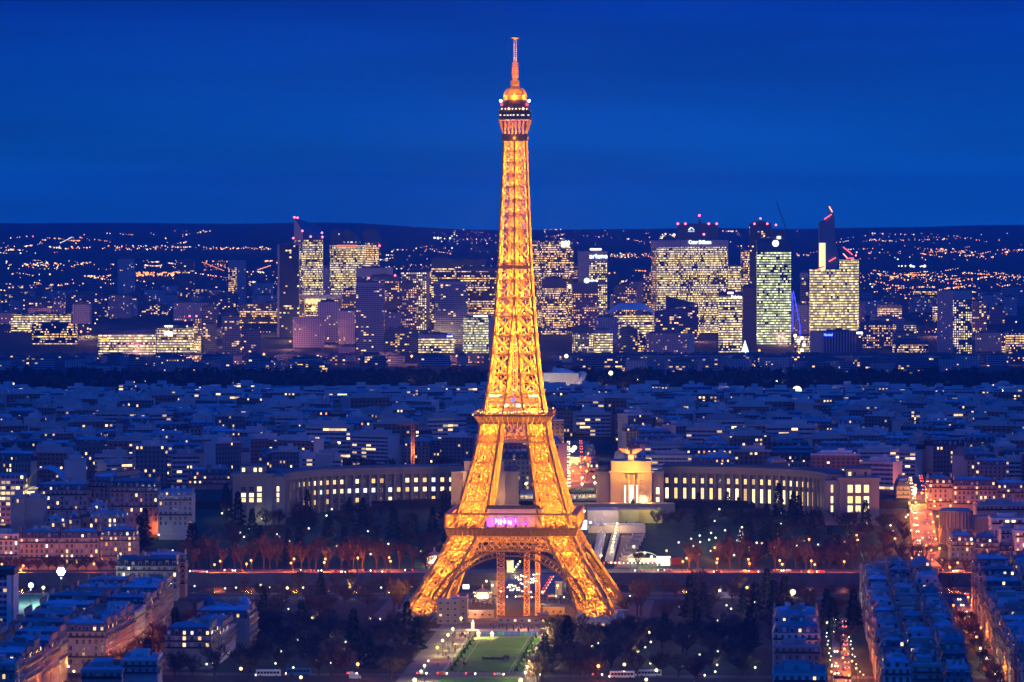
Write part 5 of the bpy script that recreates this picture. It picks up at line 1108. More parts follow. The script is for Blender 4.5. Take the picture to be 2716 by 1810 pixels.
def apt(label, x0, x1, d, h, loc, rz, wallm=None, mans=True, lit=.12, faces='SE', top=9, fl=3.25, group=None, bal=True, roofm=None, name='apartment_building', wpit=2.9, roofh=4.2, chim=True, wsz=(1.25, 2.05)):
    """apartment house; local front (-Y) spans x0..x1 at y=0, depth d; windows on the listed faces, `top` storeys counted from the cornice"""
    wallm = wallm or M_cream; w = x1 - x0
    r = thing(name, label, 'apartment house', loc, rz, group)
    b = MB(); b.box(x0, x1, 0, d, -3, h); b.build('wall', wallm, r)
    b = MB()
    for z, e in ((h - .25, .45), (h - fl - .1, .25), (3.9, .25)):
        if z > 2: b = MB(); b.box(x0 - e, x1 + e, -e, d + e, z, z + .35, bottom=True); b.build('cornice', wallm, r)
    if mans:
        b = MB(); i0, i1 = 1.5, min(w, d) * .34; zt, z2 = h + roofh, h + roofh + 1.3
        A = [(x0, 0, h + .1), (x1, 0, h + .1), (x1, d, h + .1), (x0, d, h + .1)]; B = [(x0 + i0, i0, zt), (x1 - i0, i0, zt), (x1 - i0, d - i0, zt), (x0 + i0, d - i0, zt)]; T_ = [(x0 + i1, i1, z2), (x1 - i1, i1, z2), (x1 - i1, d - i1, z2), (x0 + i1, d - i1, z2)]
        for i in range(4): j = (i + 1) % 4; b.quad(A[i], A[j], B[j], B[i], mi=0); b.quad(B[i], B[j], T_[j], T_[i], mi=1)
        b.ngon(T_, 1); b.build('roof', [roofm or M_slate, M_zinc], r)
        n = max(2, int(w / 3.6))
        for i in range(n):
            x = x0 + w * (i + .5) / n; dormer(r, litpick(lit * 1.2), i % 3 == 1, (x, .45, h + .5), 0)
        if 'E' in faces or 'W' in faces:
            n2 = max(2, int(d / 4.2))
            for i in range(n2): 
                y = d * (i + .5) / n2; dormer(r, litpick(lit), False, ((x1 - .45) if 'E' in faces else x0 + .45, y, h + .5), math.pi / 2 if 'E' in faces else -math.pi / 2)
    else:
        zt = h; b = MB(); b.box(x0 - .2, x1 + .2, -.2, d + .2, h + .1, h + .9, 0); b.box(x0 + .4, x1 - .4, .4, d - .4, h + .95, h + 1.0, 1)
        q = w * .5; b.box(x0 + w * .2, x0 + w * .2 + q, d * .3, d * .75, h + 1.0, h + 3.6, 0, 1); b.build('roof', [wallm, M_flat], r)
    if chim:
        for xx in ((x0 + .5, x1 - .5) if w > 12 else (x1 - .5,)):
            L = d * R.uniform(.35, .8); link('chimney', chimney_mesh(L), r, (xx, d * R.uniform(.4, .55), zt - R.uniform(0, 1.2)), 0)
        if R.random() < .6: link('chimney', chimney_mesh(d * .25), r, (x0 + w * R.uniform(.3, .7), d * .55, zt + .3), math.pi / 2)
    b = MB(); k = 0     # roof clutter: hatches, terraces, vents
    for _ in range(R.randint(5, 9)):
        x, y = x0 + w * R.uniform(.25, .7), d * R.uniform(.25, .7); a, c = R.uniform(.5, 2.6), R.uniform(.5, 2.2); zz = zt + (.6 if mans else .9); o = link('roof_hatch', HATCH[R.random() < .45], r, (x, y, zz)); o.scale = (a, c, R.uniform(.7, 2.8))
    nf = min(top, int((h - 1.0) / fl))
    if nf > 0:
        def face(n, f):
            for j in range(nf):
                zz = h - fl * (j + 1) + .55
                if zz < .6: continue
                for i in range(n): f(i, n, zz)
        if 'S' in faces: face(max(2, int(w / wpit)), lambda i, n, z: win(r, x0 + w * (i + .5) / n, -.02, z, 0, wsz[0], wsz[1], litpick(lit)))
        if 'E' in faces: face(max(2, int(d / 3.2)), lambda i, n, z: win(r, x1 + .02, d * (i + .5) / n, z, math.pi / 2, wsz[0], wsz[1], litpick(lit)))
        if 'W' in faces: face(max(2, int(d / 3.2)), lambda i, n, z: win(r, x0 - .02, d * (i + .5) / n, z, -math.pi / 2, wsz[0], wsz[1], litpick(lit)))
        if bal:
            for j in (0, min(nf - 1, 3)):
                zz = h - fl * (j + 1) + .3; b = MB(); 
                if 'S' in faces: b.box(x0 + .3, x1 - .3, -.9, -.05, zz - .15, zz, 0, bottom=True); b.box(x0 + .3, x1 - .3, -.9, -.84, zz, zz + .9, 1)
                if 'E' in faces: b.box(x1 + .05, x1 + .9, .3, d - .3, zz - .15, zz, 0, bottom=True); b.box(x1 + .84, x1 + .9, .3, d - .3, zz, zz + .9, 1)
                if 'W' in faces: b.box(x0 - .9, x0 - .05, .3, d - .3, zz - .15, zz, 0, bottom=True); b.box(x0 - .9, x0 - .84, .3, d - .3, zz, zz + .9, 1)
                b.build('balcony', [M_cream, M_rail], r)
    return r
def aptpx(label, p0, p1, yc, Y, d, z0=None, **k):
    X0, X1 = PX(p0, Y), PX(p1, Y); z0 = hz((X0 + X1) / 2, Y) if z0 is None else z0; c = (X0 + X1) / 2
    return apt(label, X0 - c, X1 - c, d, PZ(yc, Y) - z0, (c, Y, z0), k.pop('rz', 0), **k)
def aptax(label, s, ds, t0, t1, h, **k):
    x, y = ax(s, (t0 + t1) / 2); return apt(label, -(t1 - t0) / 2, (t1 - t0) / 2, ds, h, (x, y, 0), -AX, **k)
M_wm = [M_cream, mat('grey_stone', (0.30, 0.27, 0.25), .85, .18, .12, objvar=.2), mat('rose_stone', (0.38, 0.28, 0.23), .85, .18, .12, objvar=.2), M_white]
# --- left: the block beside the park
gl = 'houses of the left-hand block'
aptax('corner apartment house with rounded dormers, big front facing us, at the left park edge', -358, 24, -203.4, -181.5, 20.3, lit=.06, faces='SE', top=6, group=gl)
aptax('apartment house with two rows of bright lit attic windows left of the corner house', -342, 22, -228, -204, 19.2, lit=.75, faces='S', top=2, group=gl)
s = -333; i = 0
EL = ['dim apartment house behind the corner house, facing the park', 'apartment house with dark balconies along the park avenue', 'long apartment house, third from the corner on the park avenue', 'office house blazing with yellow windows on the park avenue',
      'purple shaded house just beyond the blazing office house', 'zinc roofed house near the far end of the park avenue row', 'mansard house near the river end of the left block', 'last house of the park avenue row, by the river']
for k, ds in enumerate((26, 30, 26, 42, 26, 28, 30, 32)):
    aptax(EL[k], s, ds - .4, -203.4, -181.5, 20 + R.uniform(-1.5, 2), lit=(.95 if k == 3 else .08), faces='E', top=5, wallm=(M_white if k == 3 else R.choice(M_wm[:3])), group=gl, mans=(k != 3)); s += ds
s = -318
WL = ['rear courtyard house with wide zinc roof, first behind the lit attic house', 'rear courtyard house with white terrace', 'flat roofed rear courtyard house', 'rear courtyard house with arched gables', 'rear courtyard house with blue skylight roof', 'rear courtyard house by the sports ground hedge', 'rear courtyard house nearest the floodlit pitch', 'rear courtyard house at the river end']
for k in range(8):
    aptax(WL[k], s, 27, -236 + R.uniform(0, 3), -206, 18.5 + R.uniform(-2, 3), lit=.12, faces='S', top=1, wallm=R.choice(M_wm), mans=(k % 3 != 2), group=gl); s += 31
for k, (px0, px1, yc, Y, d) in enumerate(((228, 372, 1559, 2712, 20), (308, 470, 1502, 2790, 24), (375, 492, 1492, 2812, 16))):
    aptpx(['long blue skylight roofed house behind the left block', 'wide mansard house with arched gables at the river end', 'bright cream mansard house closing the left block by the river'][k], px0, px1, yc, Y, d, lit=.08, faces='SE', top=4, group=gl, wallm=M_wm[k])
s = -548
for k in range(6):
    for c in range(2):
        t1 = -196 - 24 * c; aptax(['dark house in the bottom left corner, row %d from the front, street side' , 'dark house in the bottom left corner, row %d from the front, inner side'][c] % (k + 1), s, 26, t1 - 23, t1, 21 + R.uniform(-2, 2), lit=.06, faces='SE' if c == 0 else 'S', top=3, wallm=R.choice(M_wm[:3]), group='houses at the bottom left corner', mans=R.random() < .8)
    s += 27
# slab tower at the left edge
r = thing('apartment_tower', 'tall pale pillared apartment slab cut by the left edge of the photo', 'apartment tower', (-258, 2402, 0))
b = MB(); b.box(-12, 6.0, 0, 22, 0, 44); b.build('wall', FM('resi'), r); b = MB(); b.box(6, 8.4, -.6, 22.6, 0, 45.2); b.box(9.0, 9.6, -.4, 22.4, 0, 45.2); b.build('pillar', M_white, r); b = MB(); b.box(-13, 9.8, -1, 23, 45.2, 48.2, bottom=True); b.build('roof', M_slate, r)
# mansion with two domes in the park
r = aptax('grey mansion with four lit upper windows standing among the park trees', -336, 30, -155, -132, 16.5, lit=.35, faces='SE', top=2, wallm=M_wm[1], wpit=3.6, wsz=(1.5, 2.4))
r = aptax('middle wing of the park mansion, long blue zinc roof', -305.8, 68, -150, -131, 14, lit=.1, faces='E', top=2, wallm=M_white, roofm=M_zinc)
r = aptax('rear wing of the park mansion carrying two small domes', -237, 40, -152, -124, 16.5, lit=.12, faces='E', top=3, wallm=M_cream)
for t in (-10, 8):
    b = MB(); b.lathe([(3.6, 0), (3.6, 1.2), (3.5, 3.0), (2.6, 4.8), (1.2, 5.9), (.3, 6.4), (.1, 8)], 0, 0, 14); b.build('dome', M_zinc, r, (t, 30, 19.4))
aptpx('flat white roofed house at the bottom edge, left of the park', 325, 418, 1752, 2252, 30, lit=.1, faces='SE', top=2, wallm=M_white, mans=False)
aptpx('low blue roofed house left of the flat white roofed house', 215, 323, 1782, 2240, 40, lit=.1, faces='S', top=1, wallm=M_wm[1], mans=False)
# --- far bank, left
gq = 'apartment row on the far quay'
aptpx('white balcony house at the left edge of the quay row', -30, 49, 1420, 3022, 22, wallm=M_white, lit=.2, top=7, faces='S', group=gq, mans=False)
aptpx('rose stone quay house with round dormers, second from the left edge', 51, 157, 1428, 3022, 22, wallm=M_wm[2], lit=.16, top=7, faces='S', group=gq)
aptpx('rose stone quay house with a big lit upper window, third from the left edge', 158.5, 262, 1428, 3022, 22, wallm=M_wm[2], lit=.18, top=7, faces='S', group=gq)
aptpx('quay house with rounded corner bay and many lit rooms, right end of the row', 264, 362, 1423, 3024, 22, wallm=M_wm[2], lit=.3, top=7, faces='SE', group=gq)
aptpx('grand cream house with two round attic gables left of the golden street', 98, 232, 1302, 3200, 24, wallm=M_wm[2], lit=.08, top=7, faces='S')
aptpx('golden lit street facade running back between two grand houses', 238, 290, 1281, 3216, 60, wallm=M_cream, lit=.05, top=6, faces='SW', rz=-.35)
aptpx('grand cream house with tall bay windows and gables right of the golden street', 292, 419, 1294, 3190, 26, wallm=M_wm[2], lit=.06, top=7, faces='S')
aptpx('white classical mansion with a blue corner roof beside the tall dark fir', 420, 511, 1316, 3165, 26, wallm=M_white, lit=.06, top=6, faces='S', roofm=M_zinc, roofh=3)
aptpx('narrow pink wall block with one lit slot window at the left edge', 28, 66, 1322, 3070, 20, wallm=M_wm[2], lit=.1, top=1, faces='S', mans=False, bal=False)
aptpx('dark shaded twin block beside the narrow pink wall block', 68, 118, 1326, 3074, 20, wallm=M_wm[1], lit=.0, top=0, faces='S', mans=False)
for k, (a, c, y_, Y) in enumerate(((178, 214, 1378, 3075), (216, 252, 1372, 3085), (230, 282, 1352, 3110), (236, 335, 1374, 3078), (120, 176, 1386, 3070))): aptpx(['small dark mansard house with white dormers below the golden street', 'blue walled house with one orange lit room', 'teal roofed house below the golden street', 'low house with a long hipped zinc roof above the quay row', 'low house with three tiny lit windows above the quay row'][k], a, c, y_, Y, 16, wallm=R.choice(M_wm), lit=.3, top=2, faces='S', bal=False, roofm=M_zinc if k > 1 else None, roofh=3)
r = thing('office_building', 'white office building with rows of yellow lit windows at the left edge', 'office building', (PX(20, 3240), 3240, 8))
b = MB(); b.box(-14, 10.4, 0, 30, 0, PZ(1262, 3240) - 8, 0, 1); b.build('wall', [facade('white_office_rows', (.45, .42, .4), (.05, .05, .06), pw=3.2, ph=3.6, fw=.8, fh=.55, lit=.6, col=YEL, s=2.0), M_flat], r)
r = thing('glass_vault_building', 'big glass barrel vault with a lit end wall behind the grand houses', 'hall', (PX(118, 3270), 3270, 10)); zv = PZ(1300, 3270) - 10; b = MB(); N = 12
for i in range(N):
    a0, a1 = math.pi * i / N, math.pi * (i + 1) / N; f = lambda a, y: (-13 * math.cos(a), y, zv + 14.5 * math.sin(a)); b.quad(f(a0, 0), f(a0, 40), f(a1, 40), f(a1, 0))
b.build('vault', mat('vault_glass', (.30, .36, .42), .25, .1, .3, 0, .6), r); b = MB()
for i in range(N + 1): a = math.pi * i / N; b.beam((-13.1 * math.cos(a), 0, zv + 14.6 * math.sin(a)), (-13.1 * math.cos(a), 40, zv + 14.6 * math.sin(a)), .4)
b.build('rib', M_white, r); b = MB(); b.box(-13, 13, .4, 38, 0, zv); b.build('wall', facade('white_office_rows', None), r)
# --- far bank, right
gr_ = 'long apartment row beside the orange avenue'
aptpx('corner apartment house with white dormer row at the orange avenue', 2462, 2527, 1284, 3320, 24, wallm=M_cream, lit=.1, top=6, faces='SW', group=gr_)
aptpx('pink stone house with two glowing windows in the middle of the long row', 2528.5, 2642, 1289, 3318, 24, wallm=M_wm[2], lit=.2, top=6, faces='S', group=gr_)
aptpx('right hand house of the long row, lower and wide, yellow windows', 2644, 2730, 1297, 3316, 24, wallm=M_wm[2], lit=.3, top=6, faces='S', group=gr_)
aptpx('house with a dark roof on the left corner of the orange avenue', 2378, 2414, 1291, 3350, 24, wallm=M_wm[2], lit=.08, top=5, faces='SE')
aptpx('dark mansard house with three yellow windows on the right far quay', 2522, 2584, 1437, 3036, 20, wallm=M_wm[1], lit=.25, top=4, faces='SW', group='dark houses on the right far quay')
aptpx('dark mansard house with two narrow lit windows on the right far quay', 2585.5, 2650, 1441, 3036, 20, wallm=M_wm[1], lit=.14, top=4, faces='S', group='dark houses on the right far quay')
aptpx('low lit pale house between the dark houses and the white tower house', 2651, 2690, 1463, 3030, 16, wallm=M_wm[2], lit=.25, top=4, faces='S')
aptpx('white balcony house cut by the right edge of the photo', 2692, 2740, 1412, 3028, 18, wallm=M_white, lit=.25, top=7, faces='S', mans=False)
aptpx('blue white apartment house behind the low lit pale house', 2655, 2692, 1405, 3070, 16, wallm=M_white, lit=.02, top=4, faces='S', mans=False)
aptpx('flat roofed modern house with glowing terrace rooms at the right edge', 2630, 2730, 1378, 3115, 22, wallm=M_white, lit=.6, top=1, faces='S', mans=False, wpit=4, wsz=(2.4, 2.2))
aptpx('low modern slab below the long apartment row at right', 2590, 2730, 1342, 3190, 24, wallm=M_wm[1], lit=.2, top=1, faces='S', mans=False)
r = thing('rotunda', 'round flat topped stone rotunda beside the orange avenue', 'rotunda', (PX(2534, 3150), 3150, hz(0, 3150))); zr = PZ(1358, 3150) - hz(0, 3150)
b = MB(); b.lathe([(10, -2), (10, zr)], 0, 0, 28); b.build('wall', M_pal, r); b = MB(); b.lathe([(11, zr), (11, zr + 1.2), (9.4, zr + 1.3), (9.4, zr + 2.2)], 0, 0, 28); b.build('roof', M_zinc, r)
for a in range(14): b = MB(); b.lathe([(.5, -2), (.45, zr)], 10.4 * math.cos(a * math.pi / 13 + math.pi), 10.4 * math.sin(a * math.pi / 13 + math.pi), 6); b.build('column', M_pal, r)
b = MB(); b.box(9, 26, 0, 16, -2, zr - 3); b.build('side_wing', M_pal, r)
# --- bottom right blocks
def block(t0, t1, s0, s1, rows_lab, group, faces, cols=2, h0=22.5, seed=1):
    w = (t1 - t0) / cols
    for c in range(cols):
        s, k = s0 + R.uniform(-8, 4), 0
        while s < s1 - 10:
            ds = R.uniform(15, 30)
            lab = '%s roofed house, row %d from the bottom, %s' % (R.choice(['blue zinc', 'dark slate', 'pale terrace', 'patched zinc']), k + 1, rows_lab[c])
            f = ('W' if c == 0 and 'W' in faces else '') + ('E' if c == cols - 1 and 'E' in faces else '') + 'S'
            aptax(lab, s + R.uniform(0, 2), ds - R.choice([.6, .6, 3, 7]), t0 + w * c + R.uniform(.1, 1.2), t0 + w * (c + 1) - .2, h0 + R.uniform(-4.5, 4), lit=.07, faces=f, top=2 if f == 'S' else 3, wallm=R.choice(M_wm), mans=R.random() < .55, group=group, roofm=R.choice([None, M_zinc, M_zinc]), roofh=R.uniform(2.6, 5))
            s += ds; k += 1
block(194, 234, -560, 40, ('left in the big right block', 'middle of the big right block', 'right in the big right block'), 'houses of the big right-hand block', 'WE', 3, 23.5)
block(257, 320, -520, 40, ('street side, block at right edge', 'middle, block at right edge', 'outer side, block at right edge'), 'houses of the block at the right edge', 'W', 3, 23)
block(145, 168, -404, -222, ('narrow block beside the lamp-lined street',), 'houses of the narrow block right of the park', 'E', 1, 21)
aptax('wide pale flat roof at the bottom edge, before the narrow block', -592, 40, 146, 169, 24, lit=.1, faces='SE', top=2, wallm=M_white, mans=False)
aptpx('long blue flat roofed house by the river at the head of the big right block', 2290, 2462, 1513, 2752, 30, wallm=M_wm[1], lit=.0, top=0, faces='S', mans=False)

# ================================================================== THE QUARTER BEHIND THE PALACE
F_haus = facade('stone_house_wall', (.24, .20, .17), (.025, .03, .04), pw=2.9, ph=3.25, fw=.42, fh=.6, lit=.10, col=(1, .62, .24), s=2.0, cl=.25, row=.05, rough=.85, wvar=.2)
F_hausb = facade('grey_house_wall', (.14, .14, .16), (.025, .03, .05), pw=2.8, ph=3.1, fw=.45, fh=.55, lit=.08, col=(1, .62, .24), s=2.0, cl=.25, row=.05, rough=.85, wvar=.2)
F_mod = facade('white_balcony_wall', (.52, .50, .49), (.05, .06, .09), pw=4.2, ph=3.0, fw=.95, fh=.5, lit=.13, col=(1, .66, .28), s=2.1, cl=.3, row=.1, rough=.8)
F_blind = mat('blind_gable', (.46, .44, .42), .85, .15, .1, objvar=.25)
M_brick = facade('brown_brick_wall', (.24, .13, .10), (.03, .03, .04), pw=3.4, ph=3.0, fw=.5, fh=.5, lit=.08, col=(1, .7, .35), s=2.0, rough=.9)
def house_proto(i, modern):
    w = R.uniform(20, 34); d = R.uniform(13, 17); h = R.uniform(17, 24) if not modern else R.uniform(16, 30)
    r = thing('modern_block' if modern else 'stone_house', 'x', 'apartment house', (0, 0, -900 - i))
    wm = R.choice([F_mod, F_mod, M_brick, F_hausb]) if modern else R.choice([F_haus, F_haus, F_hausb])
    b = MB(); b.prism([(-w / 2, 0), (w / 2, 0), (w / 2, d), (-w / 2, d)], -6, h, 0, 1, mis=[0, 1, 0, 1]); b.build('wall', [wm, F_blind], r)
    b = MB()
    if modern:
        b.box(-w / 2 - .3, w / 2 + .3, -.5, d + .3, h, h + 1.0, 0, 1); b.box(-w * .3, w * .35, d * .25, d * .8, h + 1, h + 3.8, 0, 1); b.box(w * .05, w * .2, d * .35, d * .6, h + 3.8, h + 5.6, 0, 1); b.build('roof', [F_blind, M_flat], r)
    else:
        a, rh = 1.4, R.uniform(3.4, 5.2); i1 = d * .36; A = [(-w / 2, 0, h), (w / 2, 0, h), (w / 2, d, h), (-w / 2, d, h)]; B = [(-w / 2 + .2, a, h + rh), (w / 2 - .2, a, h + rh), (w / 2 - .2, d - a, h + rh), (-w / 2 + .2, d - a, h + rh)]; T_ = [(-w / 2 + .4, i1, h + rh + 1.4), (w / 2 - .4, i1, h + rh + 1.4), (w / 2 - .4, d - i1, h + rh + 1.4), (-w / 2 + .4, d - i1, h + rh + 1.4)]
        for q in range(4): j = (q + 1) % 4; b.quad(A[q], A[j], B[j], B[q], mi=0); b.quad(B[q], B[j], T_[j], T_[q], mi=1)
        b.ngon(T_, 1); b.build('roof', [R.choice([M_slate, M_zinc, M_slate]), M_zinc], r)
        n = int(w / 4)
        for q in range(n): link('dormer', dormer_mesh(litpick(.12), q % 2 == 1), r, (-w / 2 + w * (q + .5) / n, .5, h + .6))
    for x in ([-w / 2 + .5, w / 2 - .5] if not modern else [w * .3]): link('chimney', chimney_mesh(R.uniform(5, 10)), r, (x, d * .5, h + (3.2 if not modern else 1)))
    b = MB()
    for _ in range(5): x, y = w * R.uniform(-.4, .3), d * R.uniform(.2, .6); zz = h + (4.2 if not modern else 1.0); o = link('roof_hatch', HATCH[R.random() < .4], r, (x, y, zz - 1)); o.scale = (R.uniform(1, 3), R.uniform(1, 3), R.uniform(1.5, 3.5))
    return r, w
PR = [house_proto(i, False) for i in range(9)] + [house_proto(20 + i, True) for i in range(7)]
used = set()
MASSLAB = {0: 'mansard stone house in the dense hillside quarter %s', 1: 'flat roofed modern block in the dense hillside quarter %s'}
def zone(px):
    return ('at the far left of the photo' if px < 520 else 'behind the left palace wing' if px < 1180 else 'between tower and golden pavilion' if px < 1600 else 'behind the right palace wing' if px < 2250 else 'at the far right of the photo')
mass = MB(); nind = [0, 0]
SPECIAL = [(225, 450, 4600, 4760), (715, 790, 4540, 4660), (0, 215, 3740, 3860), (262, 455, 3700, 3790), (540, 712, 3600, 3690), (820, 900, 3395, 3470), (2180, 2365, 3740, 3850), (1700, 2000, 4060, 4150), (1790, 2250, 3455, 3540), (880, 1250, 3395, 3600),
           (1490, 1566, 3380, 4040), (1430, 1600, 3380, 3530), (2408, 2470, 3300, 3560), (-300, 560, 3350, 3420), (2440, 3000, 3300, 3390), (490, 625, 3400, 3470), (1560, 1600, 3500, 3900), (1455, 1500, 3500, 3900)]
Y = 3404.0; row = 0
while Y < 4990:
    x = -0.118 * Y - 20; ang = .12 * math.sin(row * .7)
    while x < 0.118 * Y + 20:
        px = CX + x / Y * F; k = R.randrange(len(PR)) if R.random() < .9 else R.randrange(9, len(PR)); p, w = PR[k]; mod = k >= 9
        sc = R.uniform(.85, 1.15); ww = w * sc
        if any(a - 14 < px + ww / 2 / Y * F and px - ww / 2 / Y * F < c + 14 and y0 < Y + 8 < y1 for a, c, y0, y1 in SPECIAL): x += 12; continue
        if R.random() < .05: x += 14; continue
        yy = Y + R.uniform(-4, 4); xx = x + ww / 2; rz = ang + R.uniform(-.12, .12) + (R.choice([0, 0, 0, .5, -.5, 1.57]))
        zs = R.uniform(.86, 1.12)
        if nind[mod] < 290 and Y < 4330:
            lab = MASSLAB[mod] % zone(px); g = 'hillside houses ' + zone(px); loc = (xx, yy, hz(xx, yy))
            o = dup(p, loc, rz, lab, g, (sc, 1, zs)); nind[mod] += 1
        else:
            c_, s_ = math.cos(rz), math.sin(rz); h = R.uniform(17, 24) if not mod else R.uniform(17, 30); d = 15; z0 = hz(xx, yy)
            P = [(xx + a * c_ - b_ * s_, yy + a * s_ + b_ * c_) for a, b_ in ((-ww / 2, 0), (ww / 2, 0), (ww / 2, d), (-ww / 2, d))]
            mass.prism(P, z0 - 4, z0 + h, 0 if not mod else 1, 4, u0=R.randint(0, 900), mis=[0 if not mod else R.choice([1, 1, 5]), 2, 0, 2])
            Q = [(xx + a * c_ - b_ * s_, yy + a * s_ + b_ * c_) for a, b_ in ((-ww / 2 + .5, 2), (ww / 2 - .5, 2), (ww / 2 - .5, d - 2), (-ww / 2 + .5, d - 2))]
            if not mod: mass.prism(Q, z0 + h, z0 + h + 4, 3, 4)
            else: mass.prism([(P[0][0] * .7 + P[2][0] * .3, P[0][1] * .7 + P[2][1] * .3), (P[1][0] * .6 + P[3][0] * .4, P[1][1] * .6 + P[3][1] * .4), (P[2][0] * .7 + P[0][0] * .3, P[2][1] * .7 + P[0][1] * .3), (P[3][0] * .6 + P[1][0] * .4, P[3][1] * .6 + P[1][1] * .4)], z0 + h, z0 + h + 3.5, 2, 4)
        x += ww + R.choice([0, 0, .5, 9])
    Y += 33 if Y < 3900 else 38; row += 1
stuff(mass.build('distant_rooftops', [F_haus, F_mod, F_blind, M_slate, M_zinc, M_brick]), 'distant roofs of the hillside quarter up to the dark wood')
for p, w in PR:
    for o in KIDS.get(p.name, []): bpy.data.objects.remove(o)
    bpy.data.objects.remove(p)
# singled out buildings of that quarter
def mid(label, p0, p1, yt, Y, m, d=16, dz=22, roof=True, name='modern_building', cat='building', cap=True, rz=0):
    X0, X1 = PX(p0, Y), PX(p1, Y); zt = PZ(yt, Y); z0 = min(hz(X0, Y), zt - dz); r = thing(name, label, cat, ((X0 + X1) / 2, Y, z0), rz); w = (X1 - X0) / 2
    b = MB(); b.prism([(-w, 0), (w, 0), (w, d), (-w, d)], 0, zt - z0, 0, 1, u0=R.randint(0, 90)); b.build('wall', [m, M_flat], r)
    if cap: b = MB(); b.box(-w * .6, w * .5, d * .3, d * .8, zt - z0, zt - z0 + 2.6); b.build('roof_hatch', F_blind, r)
    b = MB(); b.box(-w - .3, w + .3, -.4, .3, zt - z0 - .8, zt - z0 + .5, bottom=True); b.build('parapet', M_white, r)
    return r
M_litrow = facade('white_lit_rows', (.55, .53, .52), (.06, .07, .1), pw=3.6, ph=3.1, fw=.9, fh=.5, lit=.45, col=YEL, s=2.0, cl=.3, row=.4)
mid('long white block with lit lower floors before the dark wood at left', 246, 386, 1050, 4640, F_mod, 20); mid('lower white wing right of the long white block', 387, 434, 1059, 4640, F_mod, 18)
mid('pale square tower block alone before the dark wood', 727, 777, 1051, 4560, facade('square_dots', (.5, .5, .5), (.03, .03, .05), 4, 3.4, .5, .5, .08), 18)
mid('low roof with a long row of bright windows at the far left', 20, 158, 1062, 4600, M_litrow, 18)
mid('long white balcony block with a bright attic row at the left edge', -10, 152, 1158, 3760, M_litrow, 18); mid('white corner block joined to the long balcony block', 153, 214, 1158, 3764, F_mod, 18)
mid('blank white wall of a block with tiny side windows', 277, 366, 1157, 3715, F_blind, 16, cap=False); mid('low glazed block right of the blank white wall', 370, 446, 1183, 3712, F_mod, 16)
mid('long white roof with one bright strip window', 554, 706, 1192, 3615, M_litrow, 18); mid('small pinkish white house above the left palace wing', 836, 882, 1204, 3405, F_blind, 14); mid('balconied side of the small pinkish white house', 883, 906, 1214, 3412, F_mod, 14)
mid('white building with bright stepped windows and a tall lit stair', 2206, 2308, 1137, 3760, facade('white_stepped', (.6, .58, .56), (.2, .2, .22), 3.2, 3.2, .7, .5, .4, YEL, 2.2, .75, .1), 18)
mid('blank white wing right of the tall lit stair', 2312, 2356, 1137, 3756, F_blind, 18, cap=False); r = mid('tall lit stair strip between two white blocks', 2308.2, 2311.8, 1137, 3757.5, emit('stair_glow', (1, .82, .45), 2.0), 3, name='stair_tower', cat='stair tower', cap=False)
mid('very long low white block behind the golden pavilion', 1716, 1992, 1117, 4080, F_mod, 18)
aptpx('long slate mansard with a row of square lit dormers above the right wing', 1806, 1984, 1205, 3465, 16, wallm=M_wm[1], lit=.8, top=0, faces='S', chim=True)
aptpx('second long slate mansard with lit dormers, further right', 2046, 2240, 1205, 3470, 16, wallm=M_wm[1], lit=.7, top=0, faces='S')
aptpx('brick and stone mansard house with tall chimneys above the orange avenue', 2414, 2488, 1208, 3700, 16, wallm=M_cream, lit=.05, top=3, faces='S', roofh=7)
for k, (a, c, yc, Y, f) in enumerate(((1462, 1500, 1222, 3560, 'SE'), (1470, 1503, 1212, 3640, 'SE'), (1478, 1506, 1204, 3740, 'SE'), (1562, 1590, 1242, 3545, 'SW'), (1556, 1580, 1222, 3660, 'SW'), (1552, 1576, 1208, 3780, 'SW'), (1500, 1556, 1186, 4035, 'S'))):
    aptpx(['left corner house where the lit avenue begins', 'second house on the left of the lit avenue', 'third house on the left of the lit avenue', 'right corner house where the lit avenue begins', 'second house on the right of the lit avenue', 'third house on the right of the lit avenue', 'yellow lit facade closing the far end of the avenue'][k], a, c, yc, Y, 40 if k < 6 else 16, wallm=M_cream, lit=.12, top=5, faces=f)
aptpx('stone house with warm windows left of the palace end pavilion', 498, 550, 1262, 3410, 18, wallm=M_wm[2], lit=.4, top=4, faces='S'); aptpx('stone house in shade beside the warm windowed one, left of the palace', 552, 612, 1262, 3412, 18, wallm=M_wm[2], lit=.08, top=5, faces='S')

# ================================================================== SUBURBS AROUND THE TOWERS
ZONES = [(29, 204), (261, 575), (736, 860), (875, 1310), (1407, 1640), (1736, 2280), (2486, 2580)]
def infill(n, px, ys, Yr, hr, kinds, labs, group, wr=(22, 60)):
    for _ in range(n):
        Y = R.uniform(*Yr); p = R.uniform(*px); w = R.uniform(*wr) / Y * F
        h = R.uniform(*hr); X = PX(p, Y); yt = HY + (CAMZ - hz(X, Y) - h) / Y * F
        if Y < 7300 and yt < 944: h -= (944 - yt) / F * Y; yt = 944
        if h < 7: continue
        if Y < 8200 and yt < 944 and any(a - 8 < p + w / 2 and p - w / 2 < c + 8 for a, c in ZONES): continue
        k = R.choice(kinds); T('apartment_block_tall' if h > 26 else 'suburban_block', labs[k] if isinstance(labs, dict) else labs, p - w / 2, p + w / 2, yt, Y, k, R.uniform(12, 18), cat='apartment block', group=group, right=R.choice([0, 0, w * .12]))
LB = {'plain': 'pale apartment block in the %s', 'resid': 'dark balconied apartment block in the %s', 'resi': 'white balconied apartment block in the %s', 'pink': 'pink lit apartment block in the %s', 'office2': 'lit office block in the %s', 'dotso': 'dark block of orange windows in the %s', 'darkl': 'dark office with lit rows in the %s'}
lb = lambda z: {k: v % z for k, v in LB.items()}
